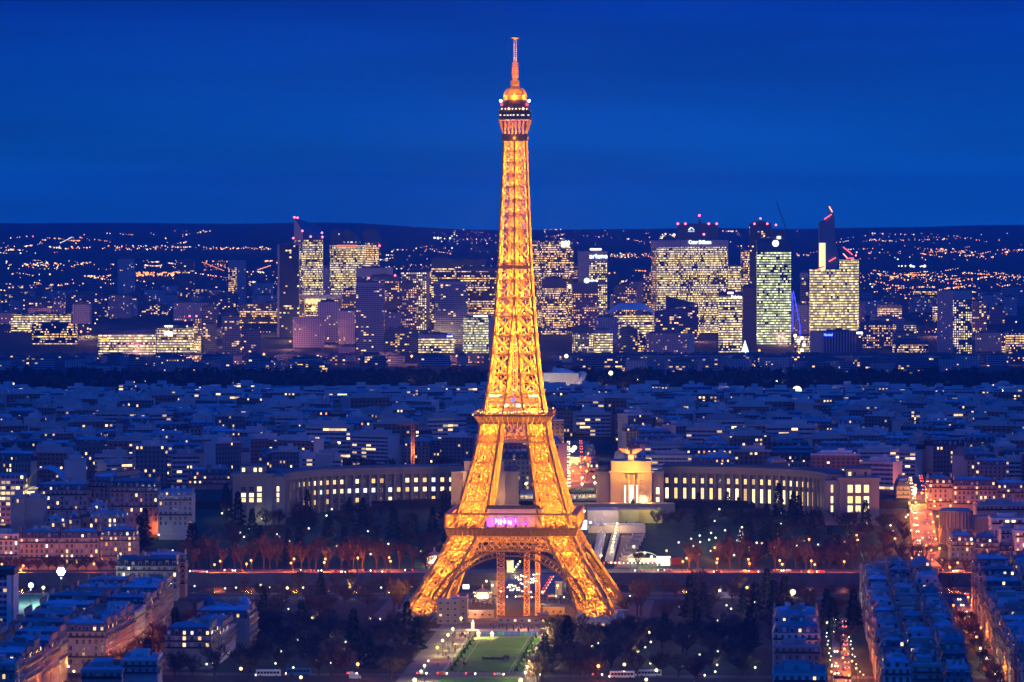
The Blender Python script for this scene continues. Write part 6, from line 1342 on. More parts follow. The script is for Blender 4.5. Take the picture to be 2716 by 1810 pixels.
infill(64, (0, 740), None, (7900, 9900), (18, 42), ['plain', 'pink', 'resid', 'plain', 'resid', 'pink'], lb('left distance'), 'apartment blocks in the left distance')
infill(34, (0, 740), None, (6900, 7700), (12, 26), ['plain', 'resid', 'resi', 'pink'], lb('quarter left, beyond the wood'), 'blocks beyond the wood at left')
infill(40, (740, 1330), None, (6900, 7900), (14, 30), ['plain', 'pink', 'resid', 'resi', 'dotso'], lb('middle distance left of the tower'), 'blocks beyond the wood left of the tower')
infill(15, (745, 1330), None, (8150, 8700), (45, 95), ['resid', 'plain', 'dotso', 'darkl', 'plain'], lb('tower district left'), 'mid-height towers between the lit offices, left', (28, 52)); infill(12, (1420, 2160), None, (8250, 8700), (45, 95), ['resid', 'plain', 'dotso', 'darkl'], lb('tower district right'), 'mid-height towers between the lit offices, right', (28, 52))
infill(42, (1400, 2150), None, (6800, 7900), (14, 30), ['pink', 'plain', 'resid', 'resi', 'dotso'], lb('middle distance right of the tower'), 'blocks beyond the wood right of the tower')
infill(56, (2150, 2716), None, (6800, 9600), (16, 36), ['resid', 'plain', 'pink', 'resi', 'darkl', 'office2'], lb('right distance'), 'blocks beyond the wood at right')
for za, zb, lab_, g_ in ((0, 740, 'front rows left, beyond the wood', 'front rows beyond the wood, left'), (740, 1330, 'front rows left of the tower', 'front rows beyond the wood, middle'), (1400, 2150, 'front rows right of the tower', 'front rows beyond the wood, right of the tower'), (2150, 2716, 'front rows at far right', 'front rows beyond the wood, far right')): infill(44, (za, zb), None, (6650, 7240), (10, 26), ['plain', 'resid', 'resi', 'pink', 'dotso'], lb(lab_), g_, (16, 46))
infill(46, (1560, 2716), None, (6150, 6700), (14, 23), ['resi', 'pink', 'plain', 'pink', 'resid'], lb('row along the wood at right'), 'row of blocks along the wood at right', (24, 70))
infill(26, (0, 900), None, (6150, 6700), (10, 19), ['plain', 'resid', 'resi', 'pink'], lb('row along the wood at left'), 'row of blocks along the wood at left', (18, 50))

# ================================================================== TREES
M_bark = mat('bark', (0.075, 0.055, 0.045), 0.95, 0.3, 1.0); M_twig = mat('bare_twigs', (0.085, 0.06, 0.045), 0.95, 0.35, 0.4, objvar=.35)
M_ever = mat('evergreen_needles', (0.02, 0.04, 0.018), 0.9, 0.5, 0.35, objvar=.4); M_wood = mat('winter_woodland', (0.03, 0.028, 0.022), 0.95, 0.5, 0.05)
def twig(b, p, d, L, w):
    d = d.normalized(); s = d.cross(Vector((R.uniform(-1, 1), R.uniform(-1, 1), R.uniform(-1, 1)))).normalized() * w / 2; q = p + d * L
    b.quad(tuple(p - s), tuple(p + s), tuple(q + s * .4), tuple(q - s * .4))
def tree_proto(kind, seed):
    R.seed(seed); r = thing({'plane': 'plane_tree', 'park': 'park_tree', 'fir': 'evergreen_tree'}[kind], 'x', 'tree', (0, 0, -1200 - seed)); b = MB(); c = MB(); limbs = []
    if kind == 'fir':
        H = R.uniform(15, 20); b.lathe([(.35, 0), (.2, H * .7), (.05, H)], 0, 0, 6)
        for _ in range(1000):
            z = H * (.1 + .9 * R.random() ** 1.3); rr = (H - z) * .24 * (.75 + .4 * math.sin(z * 2.3 + seed)) + .4; a = R.random() * 6.283; q = rr * math.sqrt(R.uniform(.3, 1))
            p = Vector((q * math.cos(a), q * math.sin(a), z)); twig(c, p, Vector((math.cos(a), math.sin(a), -.35)), R.uniform(.7, 1.3), R.uniform(.5, .9))
        b.build('trunk', M_bark, r); c.build('crown', M_ever, r); return r
    tall = kind == 'plane'; H = R.uniform(14, 18) if tall else R.uniform(10, 14); th = H * (.26 if tall else .22)
    b.lathe([(.42, 0), (.32, th), (.28, th + .3)], 0, 0, 7); W = H * (.26 if tall else .42)
    for i in range(11):
        a = i * 2.4 + R.uniform(-.4, .4); el = R.uniform(.9, 1.35) if tall else R.uniform(.35, 1.3); L = (H - th) * R.uniform(.6, .95) * (1 if tall else .8)
        d = Vector((math.cos(a) * math.cos(el), math.sin(a) * math.cos(el), math.sin(el))); p0 = Vector((0, 0, th * R.uniform(.8, 1.1))); p1 = p0 + d * L * .5 + Vector((0, 0, .4)); p2 = p1 + (d + Vector((R.uniform(-.3, .3), R.uniform(-.3, .3), .25))).normalized() * L * .5
        b.beam(p0, p1, .22); b.beam(p1, p2, .13); limbs += [(p0, p1), (p1, p2), (p1, p2)]
        for _ in range(3):
            t = R.random(); s = p1 + (p2 - p1) * t; e = s + Vector((R.uniform(-1, 1), R.uniform(-1, 1), R.uniform(.1, 1))) * W * .42; b.beam(s, e, .08); limbs.append((s, e))
    for _ in range(1000 if not tall else 850):
        l = R.choice(limbs); t = R.random() ** .6; p = l[0] + (l[1] - l[0]) * t; d = (l[1] - l[0]).normalized() * .6 + Vector((R.uniform(-1, 1), R.uniform(-1, 1), R.uniform(-.2, 1)))
        twig(c, p, d, R.uniform(.8, 2.4), R.uniform(.07, .18))
    b.build('trunk', M_bark, r); c.build('crown', M_twig, r); return r
PROT = {'plane': [tree_proto('plane', i) for i in range(4)], 'park': [tree_proto('park', 10 + i) for i in range(5)], 'fir': [tree_proto('fir', 20 + i) for i in range(3)]}
R.seed(77)
TN = {'plane': 0, 'park': 0, 'fir': 0}
def tree(kind, x, y, label, group, sc=None):
    p = R.choice(PROT[kind]); s = R.uniform(.85, 1.2) * (sc or 1); TN[kind] += 1
    if 2520 < y < 2640 and abs(x) < 110: s *= .72
    o = dup(p, (x, y, hz(x, y) - .1), R.uniform(0, 6.28), label, group, (s, s, s * R.uniform(.92, 1.1))); old = o.name
    if kind == 'park':
        for w, n in (('garden', 'garden_tree'), ('street', 'street_tree'), ('bank', 'riverside_tree'), ('behind', 'grove_tree'), ('avenue', 'avenue_tree')):
            if w in group: o.name = n; KIDS[o.name] = KIDS.pop(old); break
    return o
for px in [488, 512, 560, 588, 622, 640, 668, 700, 716, 735, 775, 800, 820, 838, 870, 906, 938, 962, 1000, 1022, 1060, 1095]:
    Y = R.uniform(3019, 3030); tree('plane', PX(px, Y), Y, 'tall bare plane tree on the far quay left of the iron tower, trunk lit orange', 'lit plane trees on the far quay, left', 1.15)
for px in [1690, 1828, 1850, 1900, 1936, 1960, 1998, 2056, 2082, 2110, 2138, 2165, 2200, 2230, 2262, 2296, 2316, 2352, 2390, 2425, 2452]:
    Y = R.uniform(3019, 3030); tree('plane', PX(px, Y), Y, 'tall bare plane tree on the far quay right of the tower, trunk lit orange', 'lit plane trees on the far quay, right', 1.1)
for px in [4, 30, 52, 76, 100, 128, 150, 175, 205, 228, 262, 300, 2500, 2530, 2560, 2610, 2650, 2690]:
    Y = R.uniform(3013, 3018); tree('park', PX(px, Y), Y, 'bare street tree before the houses of the far quay, lit from below by orange lamps', 'street trees before the quay houses', .85)
for px in [648, 690, 712, 748, 790, 815, 850, 890, 930, 960, 990, 1020, 1055, 1090, 1640, 1720, 1760, 1790, 1850, 1900, 1925, 1960, 1990, 2030, 2080, 2120, 2200, 2260, 2310, 2480, 2520]:
    Y = R.uniform(2806, 2830); tree('park' if R.random() < .7 else 'plane', PX(px, Y), Y, 'thin bare tree on the near river bank', 'thin bare trees on the near river bank', .9)
for px, kind in ((1690, 'plane'), (1700, 'plane'), (1660, 'park'), (1060, 'plane'), (1045, 'plane')):
    Y = 2690; tree(kind, PX(px, Y), Y, 'tall bare tree glowing reddish in the light of the tower', 'trees glowing in the light of the tower', 1.25)
def grove(n, s, t, lab, grp, ever=.2, avoid=None, sc=1.0):
    k = 0; tries = 0
    while k < n and tries < n * 20:
        tries += 1; a, b_ = R.uniform(*s), R.uniform(*t); x, y = ax(a, b_)
        if avoid and avoid(a, b_, x, y): continue
        e = R.random() < ever; tree('fir' if e else 'park', x, y, (lab[1] if e else lab[0]), (grp + (', evergreen' if e else ', bare')), sc); k += 1
mans = lambda a, b_, x, y: (-345 < a < -190 and -162 < b_ < -118) or (-346 < a < -215 and -112 < b_ < -74 and R.random() < .6)
grove(112, (-395, -105), (-172, LT0 - 20), ('dark bare park tree left of the long lawn', 'dense dark evergreen left of the long lawn'), 'trees of the left park side', .05, mans, 1.3)
grove(96, (-395, -105), (LT1 + 9, 136), ('dark bare park tree right of the long lawn', 'dense dark evergreen right of the long lawn'), 'trees of the right park side', .05, lambda a, b_, x, y: -346 < a < -220 and 78 < b_ < 112 and R.random() < .7, 1.3)
grove(26, (-230, 60), (140, 190), ('dark bare tree in the grove beside the narrow block', 'dark evergreen in the grove beside the narrow block'), 'grove beside the narrow block', .25, None, 1.1)
grove(20, (-60, 80), (-150, -84), ('bare tree beside the left feet of the tower', 'round dark evergreen beside the left feet of the tower'), 'trees beside the left feet of the tower', .3)
grove(16, (-60, 80), (84, 160), ('bare tree beside the right feet of the tower', 'round dark evergreen beside the right feet of the tower'), 'trees beside the right feet of the tower', .3)
grove(84, (322, 580), (-232, -66), ('dark garden tree on the slope below the left palace wing', 'dark garden evergreen on the slope below the left palace wing'), 'garden trees below the left palace wing', .3, None, 1.1)
grove(72, (322, 575), (88, 206), ('dark garden tree on the slope below the right palace wing', 'dark garden evergreen on the slope below the right palace wing'), 'garden trees below the right palace wing', .35, lambda a, b_, x, y: b_ < 110 and a < 480, 1.1)
for px, Y in ((1765, 3240), (1742, 3235), (1800, 3225), (372, 3120), (384, 3126)): tree('fir' if px < 400 else 'park', PX(px, Y), Y, 'tall dark fir beside the white classical mansion' if px < 400 else 'spreading tree in yellow light below the golden pavilion', 'firs by the classical mansion' if px < 400 else 'trees in yellow light below the pavilion', 1.3 if px < 400 else 1.1)
for i in range(26):
    Y = R.uniform(3405, 3580); px = R.uniform(905, 1238); tree('park', PX(px, Y), Y, 'dark tree in the cemetery grove behind the left palace wing', 'trees behind the left palace wing', 1.15)
for i in range(17):
    a = -470 + 25 * i; x, y = ax(a, 250 + R.uniform(-1, 1)); tree('park', x, y, 'bare reddish street tree on the right-hand traffic street', 'street trees of the right-hand traffic street', .95)
for i in range(15):
    a = -400 + 25 * i; x, y = ax(a, -173 + R.uniform(-1.5, 1.5)); tree('park', x, y, 'bare street tree catching orange lamp light along the left park avenue', 'street trees of the left park avenue', .9)
for i in range(12):
    Y = R.uniform(3040, 3230); px = R.uniform(2335, 2400); tree('park', PX(px, Y), Y, 'dark tree left of the orange avenue', 'trees left of the orange avenue', 1.0)
# clipped cones along the lawn
def cone_proto():
    r = thing('topiary_cone', 'x', 'topiary', (0, 0, -1300)); c = MB()
    for _ in range(420):
        z = 3.6 * R.random() ** 1.4; rr = (3.7 - z) * .42; a = R.random() * 6.283; p = Vector((rr * .8 * math.cos(a), rr * .8 * math.sin(a), .2 + z)); twig(c, p, Vector((math.cos(a), math.sin(a), .3)), .42, .4)
    c.build('crown', M_ever, r); b = MB(); b.lathe([(.16, 0), (.12, 3)], 0, 0, 5); b.build('trunk', M_bark, r); return r
cp = cone_proto()
for i in range(9):
    for side, t in (('left', LT0 + 3), ('right', LT1 - 3)):
        a = LS0 + 8 + (LS1 - LS0 - 10) * i / 8; dup(cp, (*ax(a, t), .12), R.random() * 6, ('clipped cone shrub number %d from the front on the %s edge of the lawn' % (i + 1, side)), 'clipped cones along the lawn', .66)
for p in sum(PROT.values(), []) + [cp]:
    for o in KIDS.get(p.name, []): bpy.data.objects.remove(o)
    bpy.data.objects.remove(p)
# the great dark wood beyond the roofs
def woodland():
    b = MB()
    for _ in range(3000):
        Y = 5010 + 1080 * R.random(); x = R.uniform(-.116, .116) * Y
        if 5500 < Y < 5660 and abs(x - PX(1490, 5600)) < 42: continue
        z0 = hz(x, Y); h = R.uniform(9, 17); w = R.uniform(5, 9)
        for _ in range(15):
            a, e = R.random() * 6.283, R.uniform(-.2, 1.5); d = Vector((math.cos(a) * math.cos(e), math.sin(a) * math.cos(e), math.sin(e)))
            p = Vector((x, Y, z0 + h * .5)) + Vector((d.x * w, d.y * w, d.z * h * .5)) * R.uniform(.6, 1); u = Vector((R.uniform(-1, 1), R.uniform(-1, 1), R.uniform(-1, 1))).normalized(); s = d.cross(u).normalized() * R.uniform(1, 2.2); t = (d * .4 + u).normalized() * R.uniform(1, 2.6)
            b.quad(tuple(p - s - t), tuple(p + s - t), tuple(p + s * .6 + t), tuple(p - s * .6 + t))
        b.lathe([(w * .75, z0), (w * .8, z0 + h * .45), (w * .35, z0 + h * .8)], x, Y, 5)
    stuff(b.build('woodland', M_wood), 'dark bare winter wood stretching right across behind the roofs')
woodland()

# ================================================================== LAMPS
LW, LY, LO, LR = (.95, 1.0, .60), (1.0, .72, .22), (1.0, .21, .012), (1.0, .12, .05)
G_ = {'w': emit('white_globe', (.95, 1, .62), 2.4), 'y': emit('yellow_globe', (1, .85, .36), 3.2), 'o': emit('orange_globe', (1, .42, .12), 3.4), 'r': emit('red_lamp', (1, .16, .1), 4), 'c': emit('cold_flood', (.8, .97, 1.0), 14)}
M_pole = mat('lamp_post_paint', (.05, .05, .05), .5, .1, 1)
LP = {}; NL = 0
def lname(g):
    for w, n in (('garden', 'garden_lamp'), ('park lamps', 'park_lamp'), ('quay', 'quay_lamp'), ('avenue', 'avenue_lamp'), ('flood', 'floodlight_mast'), ('wood', 'district_lamp'), ('bridge', 'bridge_lamp'), ('globes', 'tent_lamp'), ('lawn', 'lawn_lamp')):
        if w in g: return n
    return 'street_lamp'
def lamp(px, py, k, h, rad_, P, label, group, y0=2050.0):
    global NL
    nm = lname(group or label); key = (k, h, rad_, P, nm); g = G(px, py, h, y0); NL += 1
    if key in LP: return dup(LP[key], g, 0, label, group)
    rad_ *= .74; r = thing(nm, label, 'street lamp', g, 0, group); b = MB(); b.lathe([(.22, 0), (.12, .8), (.08, h - rad_)], 0, 0, 6); b.build('pole', M_pole, r)
    b = MB()
    if k == 'c' and h == 18:
        for q in range(7): b = MB(); b.ball((1.55 * math.cos(q * 1.047) if q else 0, -.3, h + (1.55 * math.sin(q * 1.047) if q else 0)), .95, 0, 8, 6); b.build('lamp_head', G_[k], r)
    else: b.ball((0, 0, h), rad_, 0, 8, 6); b.build('globe', G_[k], r)
    if P: 
        o = plight(r, (0, 0, h - rad_ - .4 if h > 6 else h + rad_ + .3), {'w': LW, 'y': LY, 'o': ((1.0, .40, .30) if h > 10 else LO), 'r': LR, 'c': (.75, .95, 1)}[k], P, .4, 'lamp_light'); KIDS.setdefault(r.name, []).append(o)
    LP[key] = r; return r
def lamps(s, k, h, rd, P, label, group, y0=2050.0):
    for q in s.split(): x, y = q.split(','); lamp(float(x), float(y), k, h, rd, P, label, group, y0)
lamps('589,1362 607,1353 695,1376 880,1351 866,1368 659,1403 637,1413 647,1424 734,1417 741,1424 769,1435 819,1402 858,1437 875,1428 894,1449 976,1409 985,1450 983,1470 1030,1443 747,1464 1117,1463 421,1419 458,1461', 'w', 5, .85, 900,
      'small white globe lamp in the dark garden below the left palace wing', 'garden lamps left of the tower', 3000)
lamps('516,1555 597,1561 626,1559 716,1559 804,1559 849,1550 1011,1559 1091,1557 753,1593 683,1605 765,1616 748,1632 698,1640 681,1661 633,1622 752,1678 789,1698 877,1689 917,1703 912,1722 969,1737 1008,1642 951,1673 608,1731 745,1728 838,1753 878,1758 778,1771 548,1762 562,1760 731,1760 1136,1753', 'w', 5, .72, 450,
      'small white lamp among the dark park trees left of the lawn', 'park lamps left of the lawn')
lamps('692,1553 762,1560 927,1559 829,1640 981,1641 639,1774 798,1797', 'y', 6, 1.05, 2600, 'bigger yellowish lamp among the park trees left of the lawn', 'bigger park lamps left of the lawn')
lamps('1800,1439 1833,1429 1856,1421 1857,1438 1881,1432 1886,1414 1898,1427 1839,1449 1885,1462 1923,1407 1929,1440 1947,1473 1988,1453 1986,1459 2007,1440 2053,1451 2080,1440 2114,1448 2132,1434 2170,1445 1854,1470 1908,1351 1895,1382 2072,1363 2071,1390 1968,1399 2298,1388 2362,1394 2369,1409 2364,1417 2345,1424 2215,1434 2240,1437 2437,1471', 'w', 5, .85, 900,
      'small white globe lamp in the dark garden below the right palace wing', 'garden lamps right of the tower', 3000)
lamps('1681,1450 1710,1467 1728,1477 1594,1474 1566,1386 2275,1434 1708,1321', 'y', 9, 1.15, 9000, 'tall bright lamp post of the lit garden walks right of the tower', 'tall lamps of the garden walks', 3000)
lamps('1715,1561 1823,1555 2149,1565 1927,1606 1939,1615 1802,1609 2002,1597 1687,1646 1702,1649 1726,1703 1711,1717 1829,1687 1903,1647 1908,1669 1815,1651 1584,1694 1586,1706 1612,1742 1766,1745 1856,1737 1904,1728 1725,1760 1811,1767 1902,1764 1897,1782 2003,1771 1980,1700 1988,1700 1981,1741 1990,1741 2269,1576', 'w', 5, .72, 450,
      'small white lamp among the dark park trees right of the lawn', 'park lamps right of the lawn')
lamps('1909,1567 1981,1559 1722,1678 1571,1716 1692,1728 1656,1763 1741,1778 1714,1803', 'y', 6, 1.05, 3000, 'bigger yellowish lamp among the park trees right of the lawn', 'bigger park lamps right of the lawn')
lamps('2103,1571', 'y', 12, 2.1, 30000, 'dazzling floodlight at the head of the narrow block by the river', None)
lamps('2114,1087 2196,1087', 'y', 24, 6.5, 60000, 'dazzling stadium floodlight mast at the edge of the dark wood', 'pair of stadium floodlights', 4820)
lamps('2655,1090', 'c', 22, 4.6, 30000, 'cold white stadium floodlight at the far right edge of the wood', None, 4820)
lamps('584,1489 569,1498 666,1487 654,1496 780,1483 772,1494 863,1483 860,1492 949,1480 1032,1479 1036,1489 249,1496 62,1501 79,1524 5,1497 55,1512', 'o', 8, .95, 15000, 'orange street lamp on the far quay road left of the tower', 'orange quay lamps left', 2985)
lamps('1821,1481 1811,1490 1903,1483 1901,1493 1985,1484 1988,1495 2068,1487 2075,1497 2152,1488 2161,1498 1768,1461 2239,1490 2420,1494 2540,1493 2519,1505 2590,1506 2646,1500 2701,1507', 'o', 8, .95, 15000, 'orange street lamp on the far quay road right of the tower', 'orange quay lamps right', 2985)
lamps('1896,1453 2021,1442 2146,1431 2374,1429 2272,1420 2419,1482 7,1381 355,1386 425,1394 503,1392', 'o', 7, 1.0, 9000, 'single orange lamp beyond the far quay, among dark trees', 'orange lamps beyond the quay', 3030)
lamps('949,1762 1587,1767 1160,1718', 'o', 7, 1.1, 5000, 'single glowing orange lamp in the park near the long lawn', 'orange lamps near the lawn')
lamps('2417,1274 2428,1287 2445,1308 2412,1334 2417,1349 2419,1357 2429,1333 2478,1330 2479,1343 2469,1364 2475,1385 2424,1392 2417,1407 2477,1410 2447,1427 2482,1430 2492,1455 2521,1342 2487,1370 2456,1447 2440,1440 2470,1460 2432,1375', 'o', 8, 1.05, 14000, 'orange lamp of the glowing avenue on the right', 'lamps of the glowing right avenue', 3000)
lamps('2427,1298 2426,1306', 'y', 9, 1.9, 20000, 'brightest yellow lamp at the far bend of the glowing right avenue', 'brightest lamps of the right avenue', 3000)
lamps('2408,1366 2403,1372 2499,1487', 'w', 6, .9, 1500, 'white lamp at the side of the glowing right avenue', 'white lamps of the right avenue', 3000)
lamps('423,1668 397,1688 341,1699 373,1705 396,1714 342,1726 299,1745 367,1735', 'o', 7, .75, 7000, 'orange street lamp under the bare trees of the left park avenue', 'orange lamps of the left park avenue')
lamps('254,1773 228,1797', 'o', 7, 1.1, 14000, 'strong orange lamp lighting bare branches at the bottom left', 'strong orange lamps at the bottom left')
lamps('181,1768 196,1781', 'y', 6, .85, 2500, 'pale lamp at the street corner at the bottom left', 'pale corner lamps at the bottom left')
lamps('162,1516', 'c', 18, 4.2, 90000, 'blinding white floodlight mast over the sports ground at left', None)
lamps('82,1553', 'c', 12, 1.9, 40000, 'cold blue white floodlight on a tall mast over the pitch', None); lamps('115,1559', 'y', 10, 1.3, 14000, 'yellow green floodlight right of the cold one over the pitch', None); lamps('219,1555', 'w', 6, .8, 1500, 'small white lamp beside the pitch hedge', None)
lamps('2192,1689 2195,1710 2201,1720 2199,1733 2204,1741 2202,1751 2207,1763 2206,1768 2213,1788 2197,1700 2193,1679 2252,1690 2257,1701 2256,1710 2261,1721 2261,1737 2267,1742 2271,1762 2281,1782 2290,1790', 'w', 5, .5, 250, 'small white lamp in the double row along the narrow street', 'white lamps of the narrow right street')
lamps('2271,1773 2252,1792 2218,1760 2205,1782 2245,1692 2260,1754 2067,1745 2072,1763 2070,1771 2240,1722 2236,1745', 'o', 6, .75, 15000, 'orange lamp over the red lit narrow street on the right', 'orange lamps of the narrow right street')
lamps('2216,1652 2194,1652', 'w', 7, .9, 1800, 'white lamp at the dark far end of the narrow street', 'lamps at the end of the narrow street')
lamps('2529,1606 2568,1584 2622,1675 2644,1713 2601,1665 2662,1770 2560,1640 2590,1690', 'o', 7, .85, 16000, 'orange lamp among reddish trees of the right traffic street', 'lamps of the right traffic street')
lamps('2617,1748 2600,1720 2640,1790', 'y', 7, .8, 5000, 'pale lamp over the yellow lit junction of the right traffic street', 'pale lamps of the right traffic street')
lamps('1290,1542 1306,1553 1439,1571 1479,1554 1486,1543 1328,1569', 'y', 7, .95, 6000, 'bright lamp on a post seen through the arch of the tower', 'lamps seen through the arch')
lamps('1201,1668 1188,1684 1174,1699 1126,1766 1117,1781 1223,1640 1422,1720 1404,1755 1399,1769 1394,1784', 'y', 8, .95, 15000, 'pale yellow lamp post lining the gravel walk beside the lawn', 'lamp posts along the lawn walks')
lamps('1100,1804 1381,1805 1460,1651 1442,1684 1451,1668', 'y', 8, 1.35, 26000, 'strong yellow lamp post near a corner of the lawn', 'strong lamps around the lawn')
lamps(' '.join('%d,%d' % (1339 + 40 * i / 8, 1546 - 56 * i / 8) for i in range(9)), 'y', 6, .85, 2500, 'one of the close row of bright globes on the left side of the bridge', 'globes on the left side of the bridge')
lamps('1450,1546 1454,1540 1457,1535 1460,1530 1464,1524', 'y', 6, .85, 2500, 'one of the close row of bright globes on the right side of the bridge', 'globes on the right side of the bridge')
lamps(' '.join('%d,%d' % (1637 - 15 * i / 9, 1389 + 75 * i / 9) for i in range(10)), 'y', 5, .95, 1500, 'bright globe strung above the white market tents', 'globes above the market tents', 3000)
lamps('1544,1267 1575,1266 1501,1284 1544,1289 1578,1281 1403,1264 1395,1288', 'y', 9, 1.25, 9000, 'tall lamp of the square between the two palace pavilions', 'lamps of the palace square', 3360)
lamps('1516,1215 1522,1222 1512,1232 1530,1230 1552,1215 1540,1240 1506,1246 1560,1232 1556,1250 1520,1250 1536,1222 1510,1262', 'o', 7, 1.2, 12000, 'warm lamp of the lit avenue behind the palace square', 'lamps of the avenue behind the square', 3380)
lamps('1524,1188 1518,1194', 'y', 8, 2.4, 30000, 'brightest glow at the top of the lit avenue behind the square', 'glow at the top of the avenue', 3500)
lamps('1521,1466', 'y', 6, 1.3, 4000, 'white lamp shining in the right leg of the tower', None)
lamps('1502,945 1620,990', 'y', 26, 3.4, 60000, 'tall glaring mast lamp above the glass sail museum', 'mast lamps by the glass sails', 5200)
lamps('10,1012 36,1018 122,1015 385,1012 355,1015 237,1022 570,1018 620,1017 705,1010 885,1014 980,1010 1086,1010 1180,1016 1714,1028 1660,1020 1690,1008 2060,1012 2195,1014 2300,1020', 'y', 9, 1.5, 4000, 'lonely lamp at the edge of the dark wood', 'lonely lamps in the dark wood', 5000)
lamps('590,944 680,941 843,945 1092,945 1015,950 1212,945 272,893 215,880 305,895 1575,948 1826,945 1768,945 2014,930 520,948 700,940 470,955 2650,960 2480,965 2120,935 2340,952', 'o', 11, 2.3, 70000, 'orange lamp glowing at the foot of the lit office towers', 'orange lamps at the foot of the towers', 6700)
for k, (px, py, Y, P) in enumerate([(R.uniform(20, 2700), R.uniform(845, 930), 0, 0) for _ in range(46)]):
    lamp(px, py, R.choice('ooy'), 12, 1.7, 80000, 'warm street lamp deep between the blocks beyond the wood', 'street lamps beyond the wood', 6900)
print('LAMPS', NL)
# suburbs: far too many lights to count
def far_lights():
    b = MB(); 
    def put(px, py, r_, mi):
        g = G(px, py, 9, 7800, 24000)
        if g.y > 20500: return
        b.octa((g.x, g.y, g.z + 9), r_ * .54 * g.y / 9000, mi)
    def band(n, x0, x1, y0, y1, r_=2.2, mix=(6, 3, 2, .4), clump=0):
        cl = [(R.uniform(x0, x1), R.uniform(y0, y1)) for _ in range(max(1, clump))]
        for _ in range(int(n * 1.7)):
            if clump and R.random() < .75:
                k_ = R.randrange(len(cl)); c = cl[k_]; L_ = (x1 - x0) * (.06 + .10 * ((k_ * 37) % 10) / 10); t_ = R.randint(-9, 9) / 9; px, py = c[0] + t_ * L_ + R.gauss(0, .8), c[1] + t_ * L_ * (((k_ * 53) % 11) - 5) * .035 + R.gauss(0, .5)
            else: px, py = R.uniform(x0, x1), R.uniform(y0, y1)
            r = R.random() * sum(mix); mi = 0
            for i, w in enumerate(mix):
                r -= w
                if r <= 0: mi = i; break
            put(px, py, r_ * R.choice([.5, .6, .7, .8, 1, 1.35]), mi)
    band(70, 0, 210, 628, 672, 2.2, clump=9); band(46, 215, 560, 612, 662, 2.2, clump=6); band(40, 540, 720, 655, 662, 1.8); band(30, 300, 520, 652, 664, 2.2)
    band(60, 0, 330, 690, 716, 2.3, clump=9); band(60, 20, 330, 724, 760, 2.4, (8, 3, 1, .4), 8); band(46, 330, 480, 690, 715, 2, clump=4); band(36, 360, 480, 722, 732, 3.6, (9, 1, 0, .4))
    band(90, 330, 800, 715, 790, 2.0, (8, 3, .5, .5), 9); band(26, 540, 620, 692, 718, 1.9, (9, 1, 0, 0)); band(34, 660, 745, 690, 760, 2.2, clump=4)
    band(46, 1000, 1320, 655, 690, 2.0, clump=7); band(30, 1150, 1320, 606, 648, 1.7); band(34, 1005, 1320, 700, 716, 2.0); band(4, 1146, 1200, 631, 634, 4.0, (0, 1, 3, 0))
    band(48, 1420, 1740, 608, 648, 1.8, clump=7); band(34, 1620, 1730, 672, 684, 2.0); band(36, 1612, 1735, 715, 800, 2.4, (9, 2, 0, .4), 6); band(10, 1750, 1790, 620, 640, 3.0, (0, 1, 3, 0))
    band(40, 1930, 2180, 610, 690, 2.0, clump=6); band(70, 2200, 2716, 618, 650, 1.7, clump=10); band(120, 2260, 2716, 660, 690, 2.1, clump=12); band(6, 2370, 2460, 705, 709, 4, (0, 1, 4, 0))
    band(230, 2270, 2716, 722, 745, 2.1, (9, 3, .6, .4), 14); band(150, 2270, 2716, 745, 800, 2.2, (9, 3, .5, .4), 12); band(46, 2400, 2490, 784, 796, 2.4, (9, 2, 0, 0)); band(150, 0, 2716, 795, 905, 2.0, (9, 3, 1, .5), 24)
    band(120, 0, 2716, 905, 990, 1.7, (9, 3, 1, .8), 24)
    for i in range(18): put(537 + 3.3 * i, 696 + 1.3 * i, 1.6, 0)
    for i in range(14): put(160 + 2.4 * i, 645 - 1.2 * i, 1.5, 2)
    for i in range(10): put(684 + 3.6 * i, 716 - 1.2 * i, 2.2, 0)
    stuff(b.build('town_lights', [emit('far_orange_light', (1, .36, .09), 2.6), emit('far_warm_light', (1, .62, .26), 3), emit('far_white_light', (.95, 1, .8), 3), emit('far_red_light', (1, .1, .1), 4)]), 'thousands of street lights of the suburbs out to the hills')
far_lights()

# ================================================================== BRIDGE, TRAFFIC, STALLS, PEOPLE
x, y = ax(204, 0); br = thing('stone_bridge', 'flat stone bridge over the river seen through the arch of the tower', 'bridge', (x, y, 0), -AX)
b = MB(); b.box(-17.5, 17.5, -80, 80, -1.4, .35, bottom=True); b.build('deck', mat('bridge_paving', (.20, .17, .14), .8, .2, .1), br)
for s in (-1, 1):
    b = MB(); b.box(s * 17.5 - .3, s * 17.5 + .3, -80, 80, .36, 1.4); b.build('parapet', M_stone, br)
for k in range(5): b = MB(); b.box(-17, 17, -70 + 32 * k, -65 + 32 * k, -9, -1.4); b.build('pier', M_stone, br)
for s in (-1, 1):
    for e in (-82, 82): b = MB(); b.box(s * 19 - 2, s * 19 + 2, e - 2, e + 2, 0, 7.5); b.prism([(s * 19 - 2.4, e - 2.4), (s * 19 + 2.4, e - 2.4), (s * 19 + 2.4, e + 2.4), (s * 19 - 2.4, e + 2.4)], 7.5, 8.2, bottom=True); b.build('pylon', M_palew, br)
M_tyre = mat('tyre_rubber', (.015, .015, .015), .9, .1, 1); M_head = emit('headlight_glow', (1, .86, .58), 6); M_tail = emit('tail_light_glow', (1, .05, .02), 4)
PAINT = [mat('car_paint_' + n, c, .3, .06, .5, .2, .6) for n, c in (('silver', (.35, .36, .38)), ('black', (.02, .02, .025)), ('white', (.65, .65, .65)), ('navy', (.02, .04, .12)), ('red', (.30, .02, .02)))]
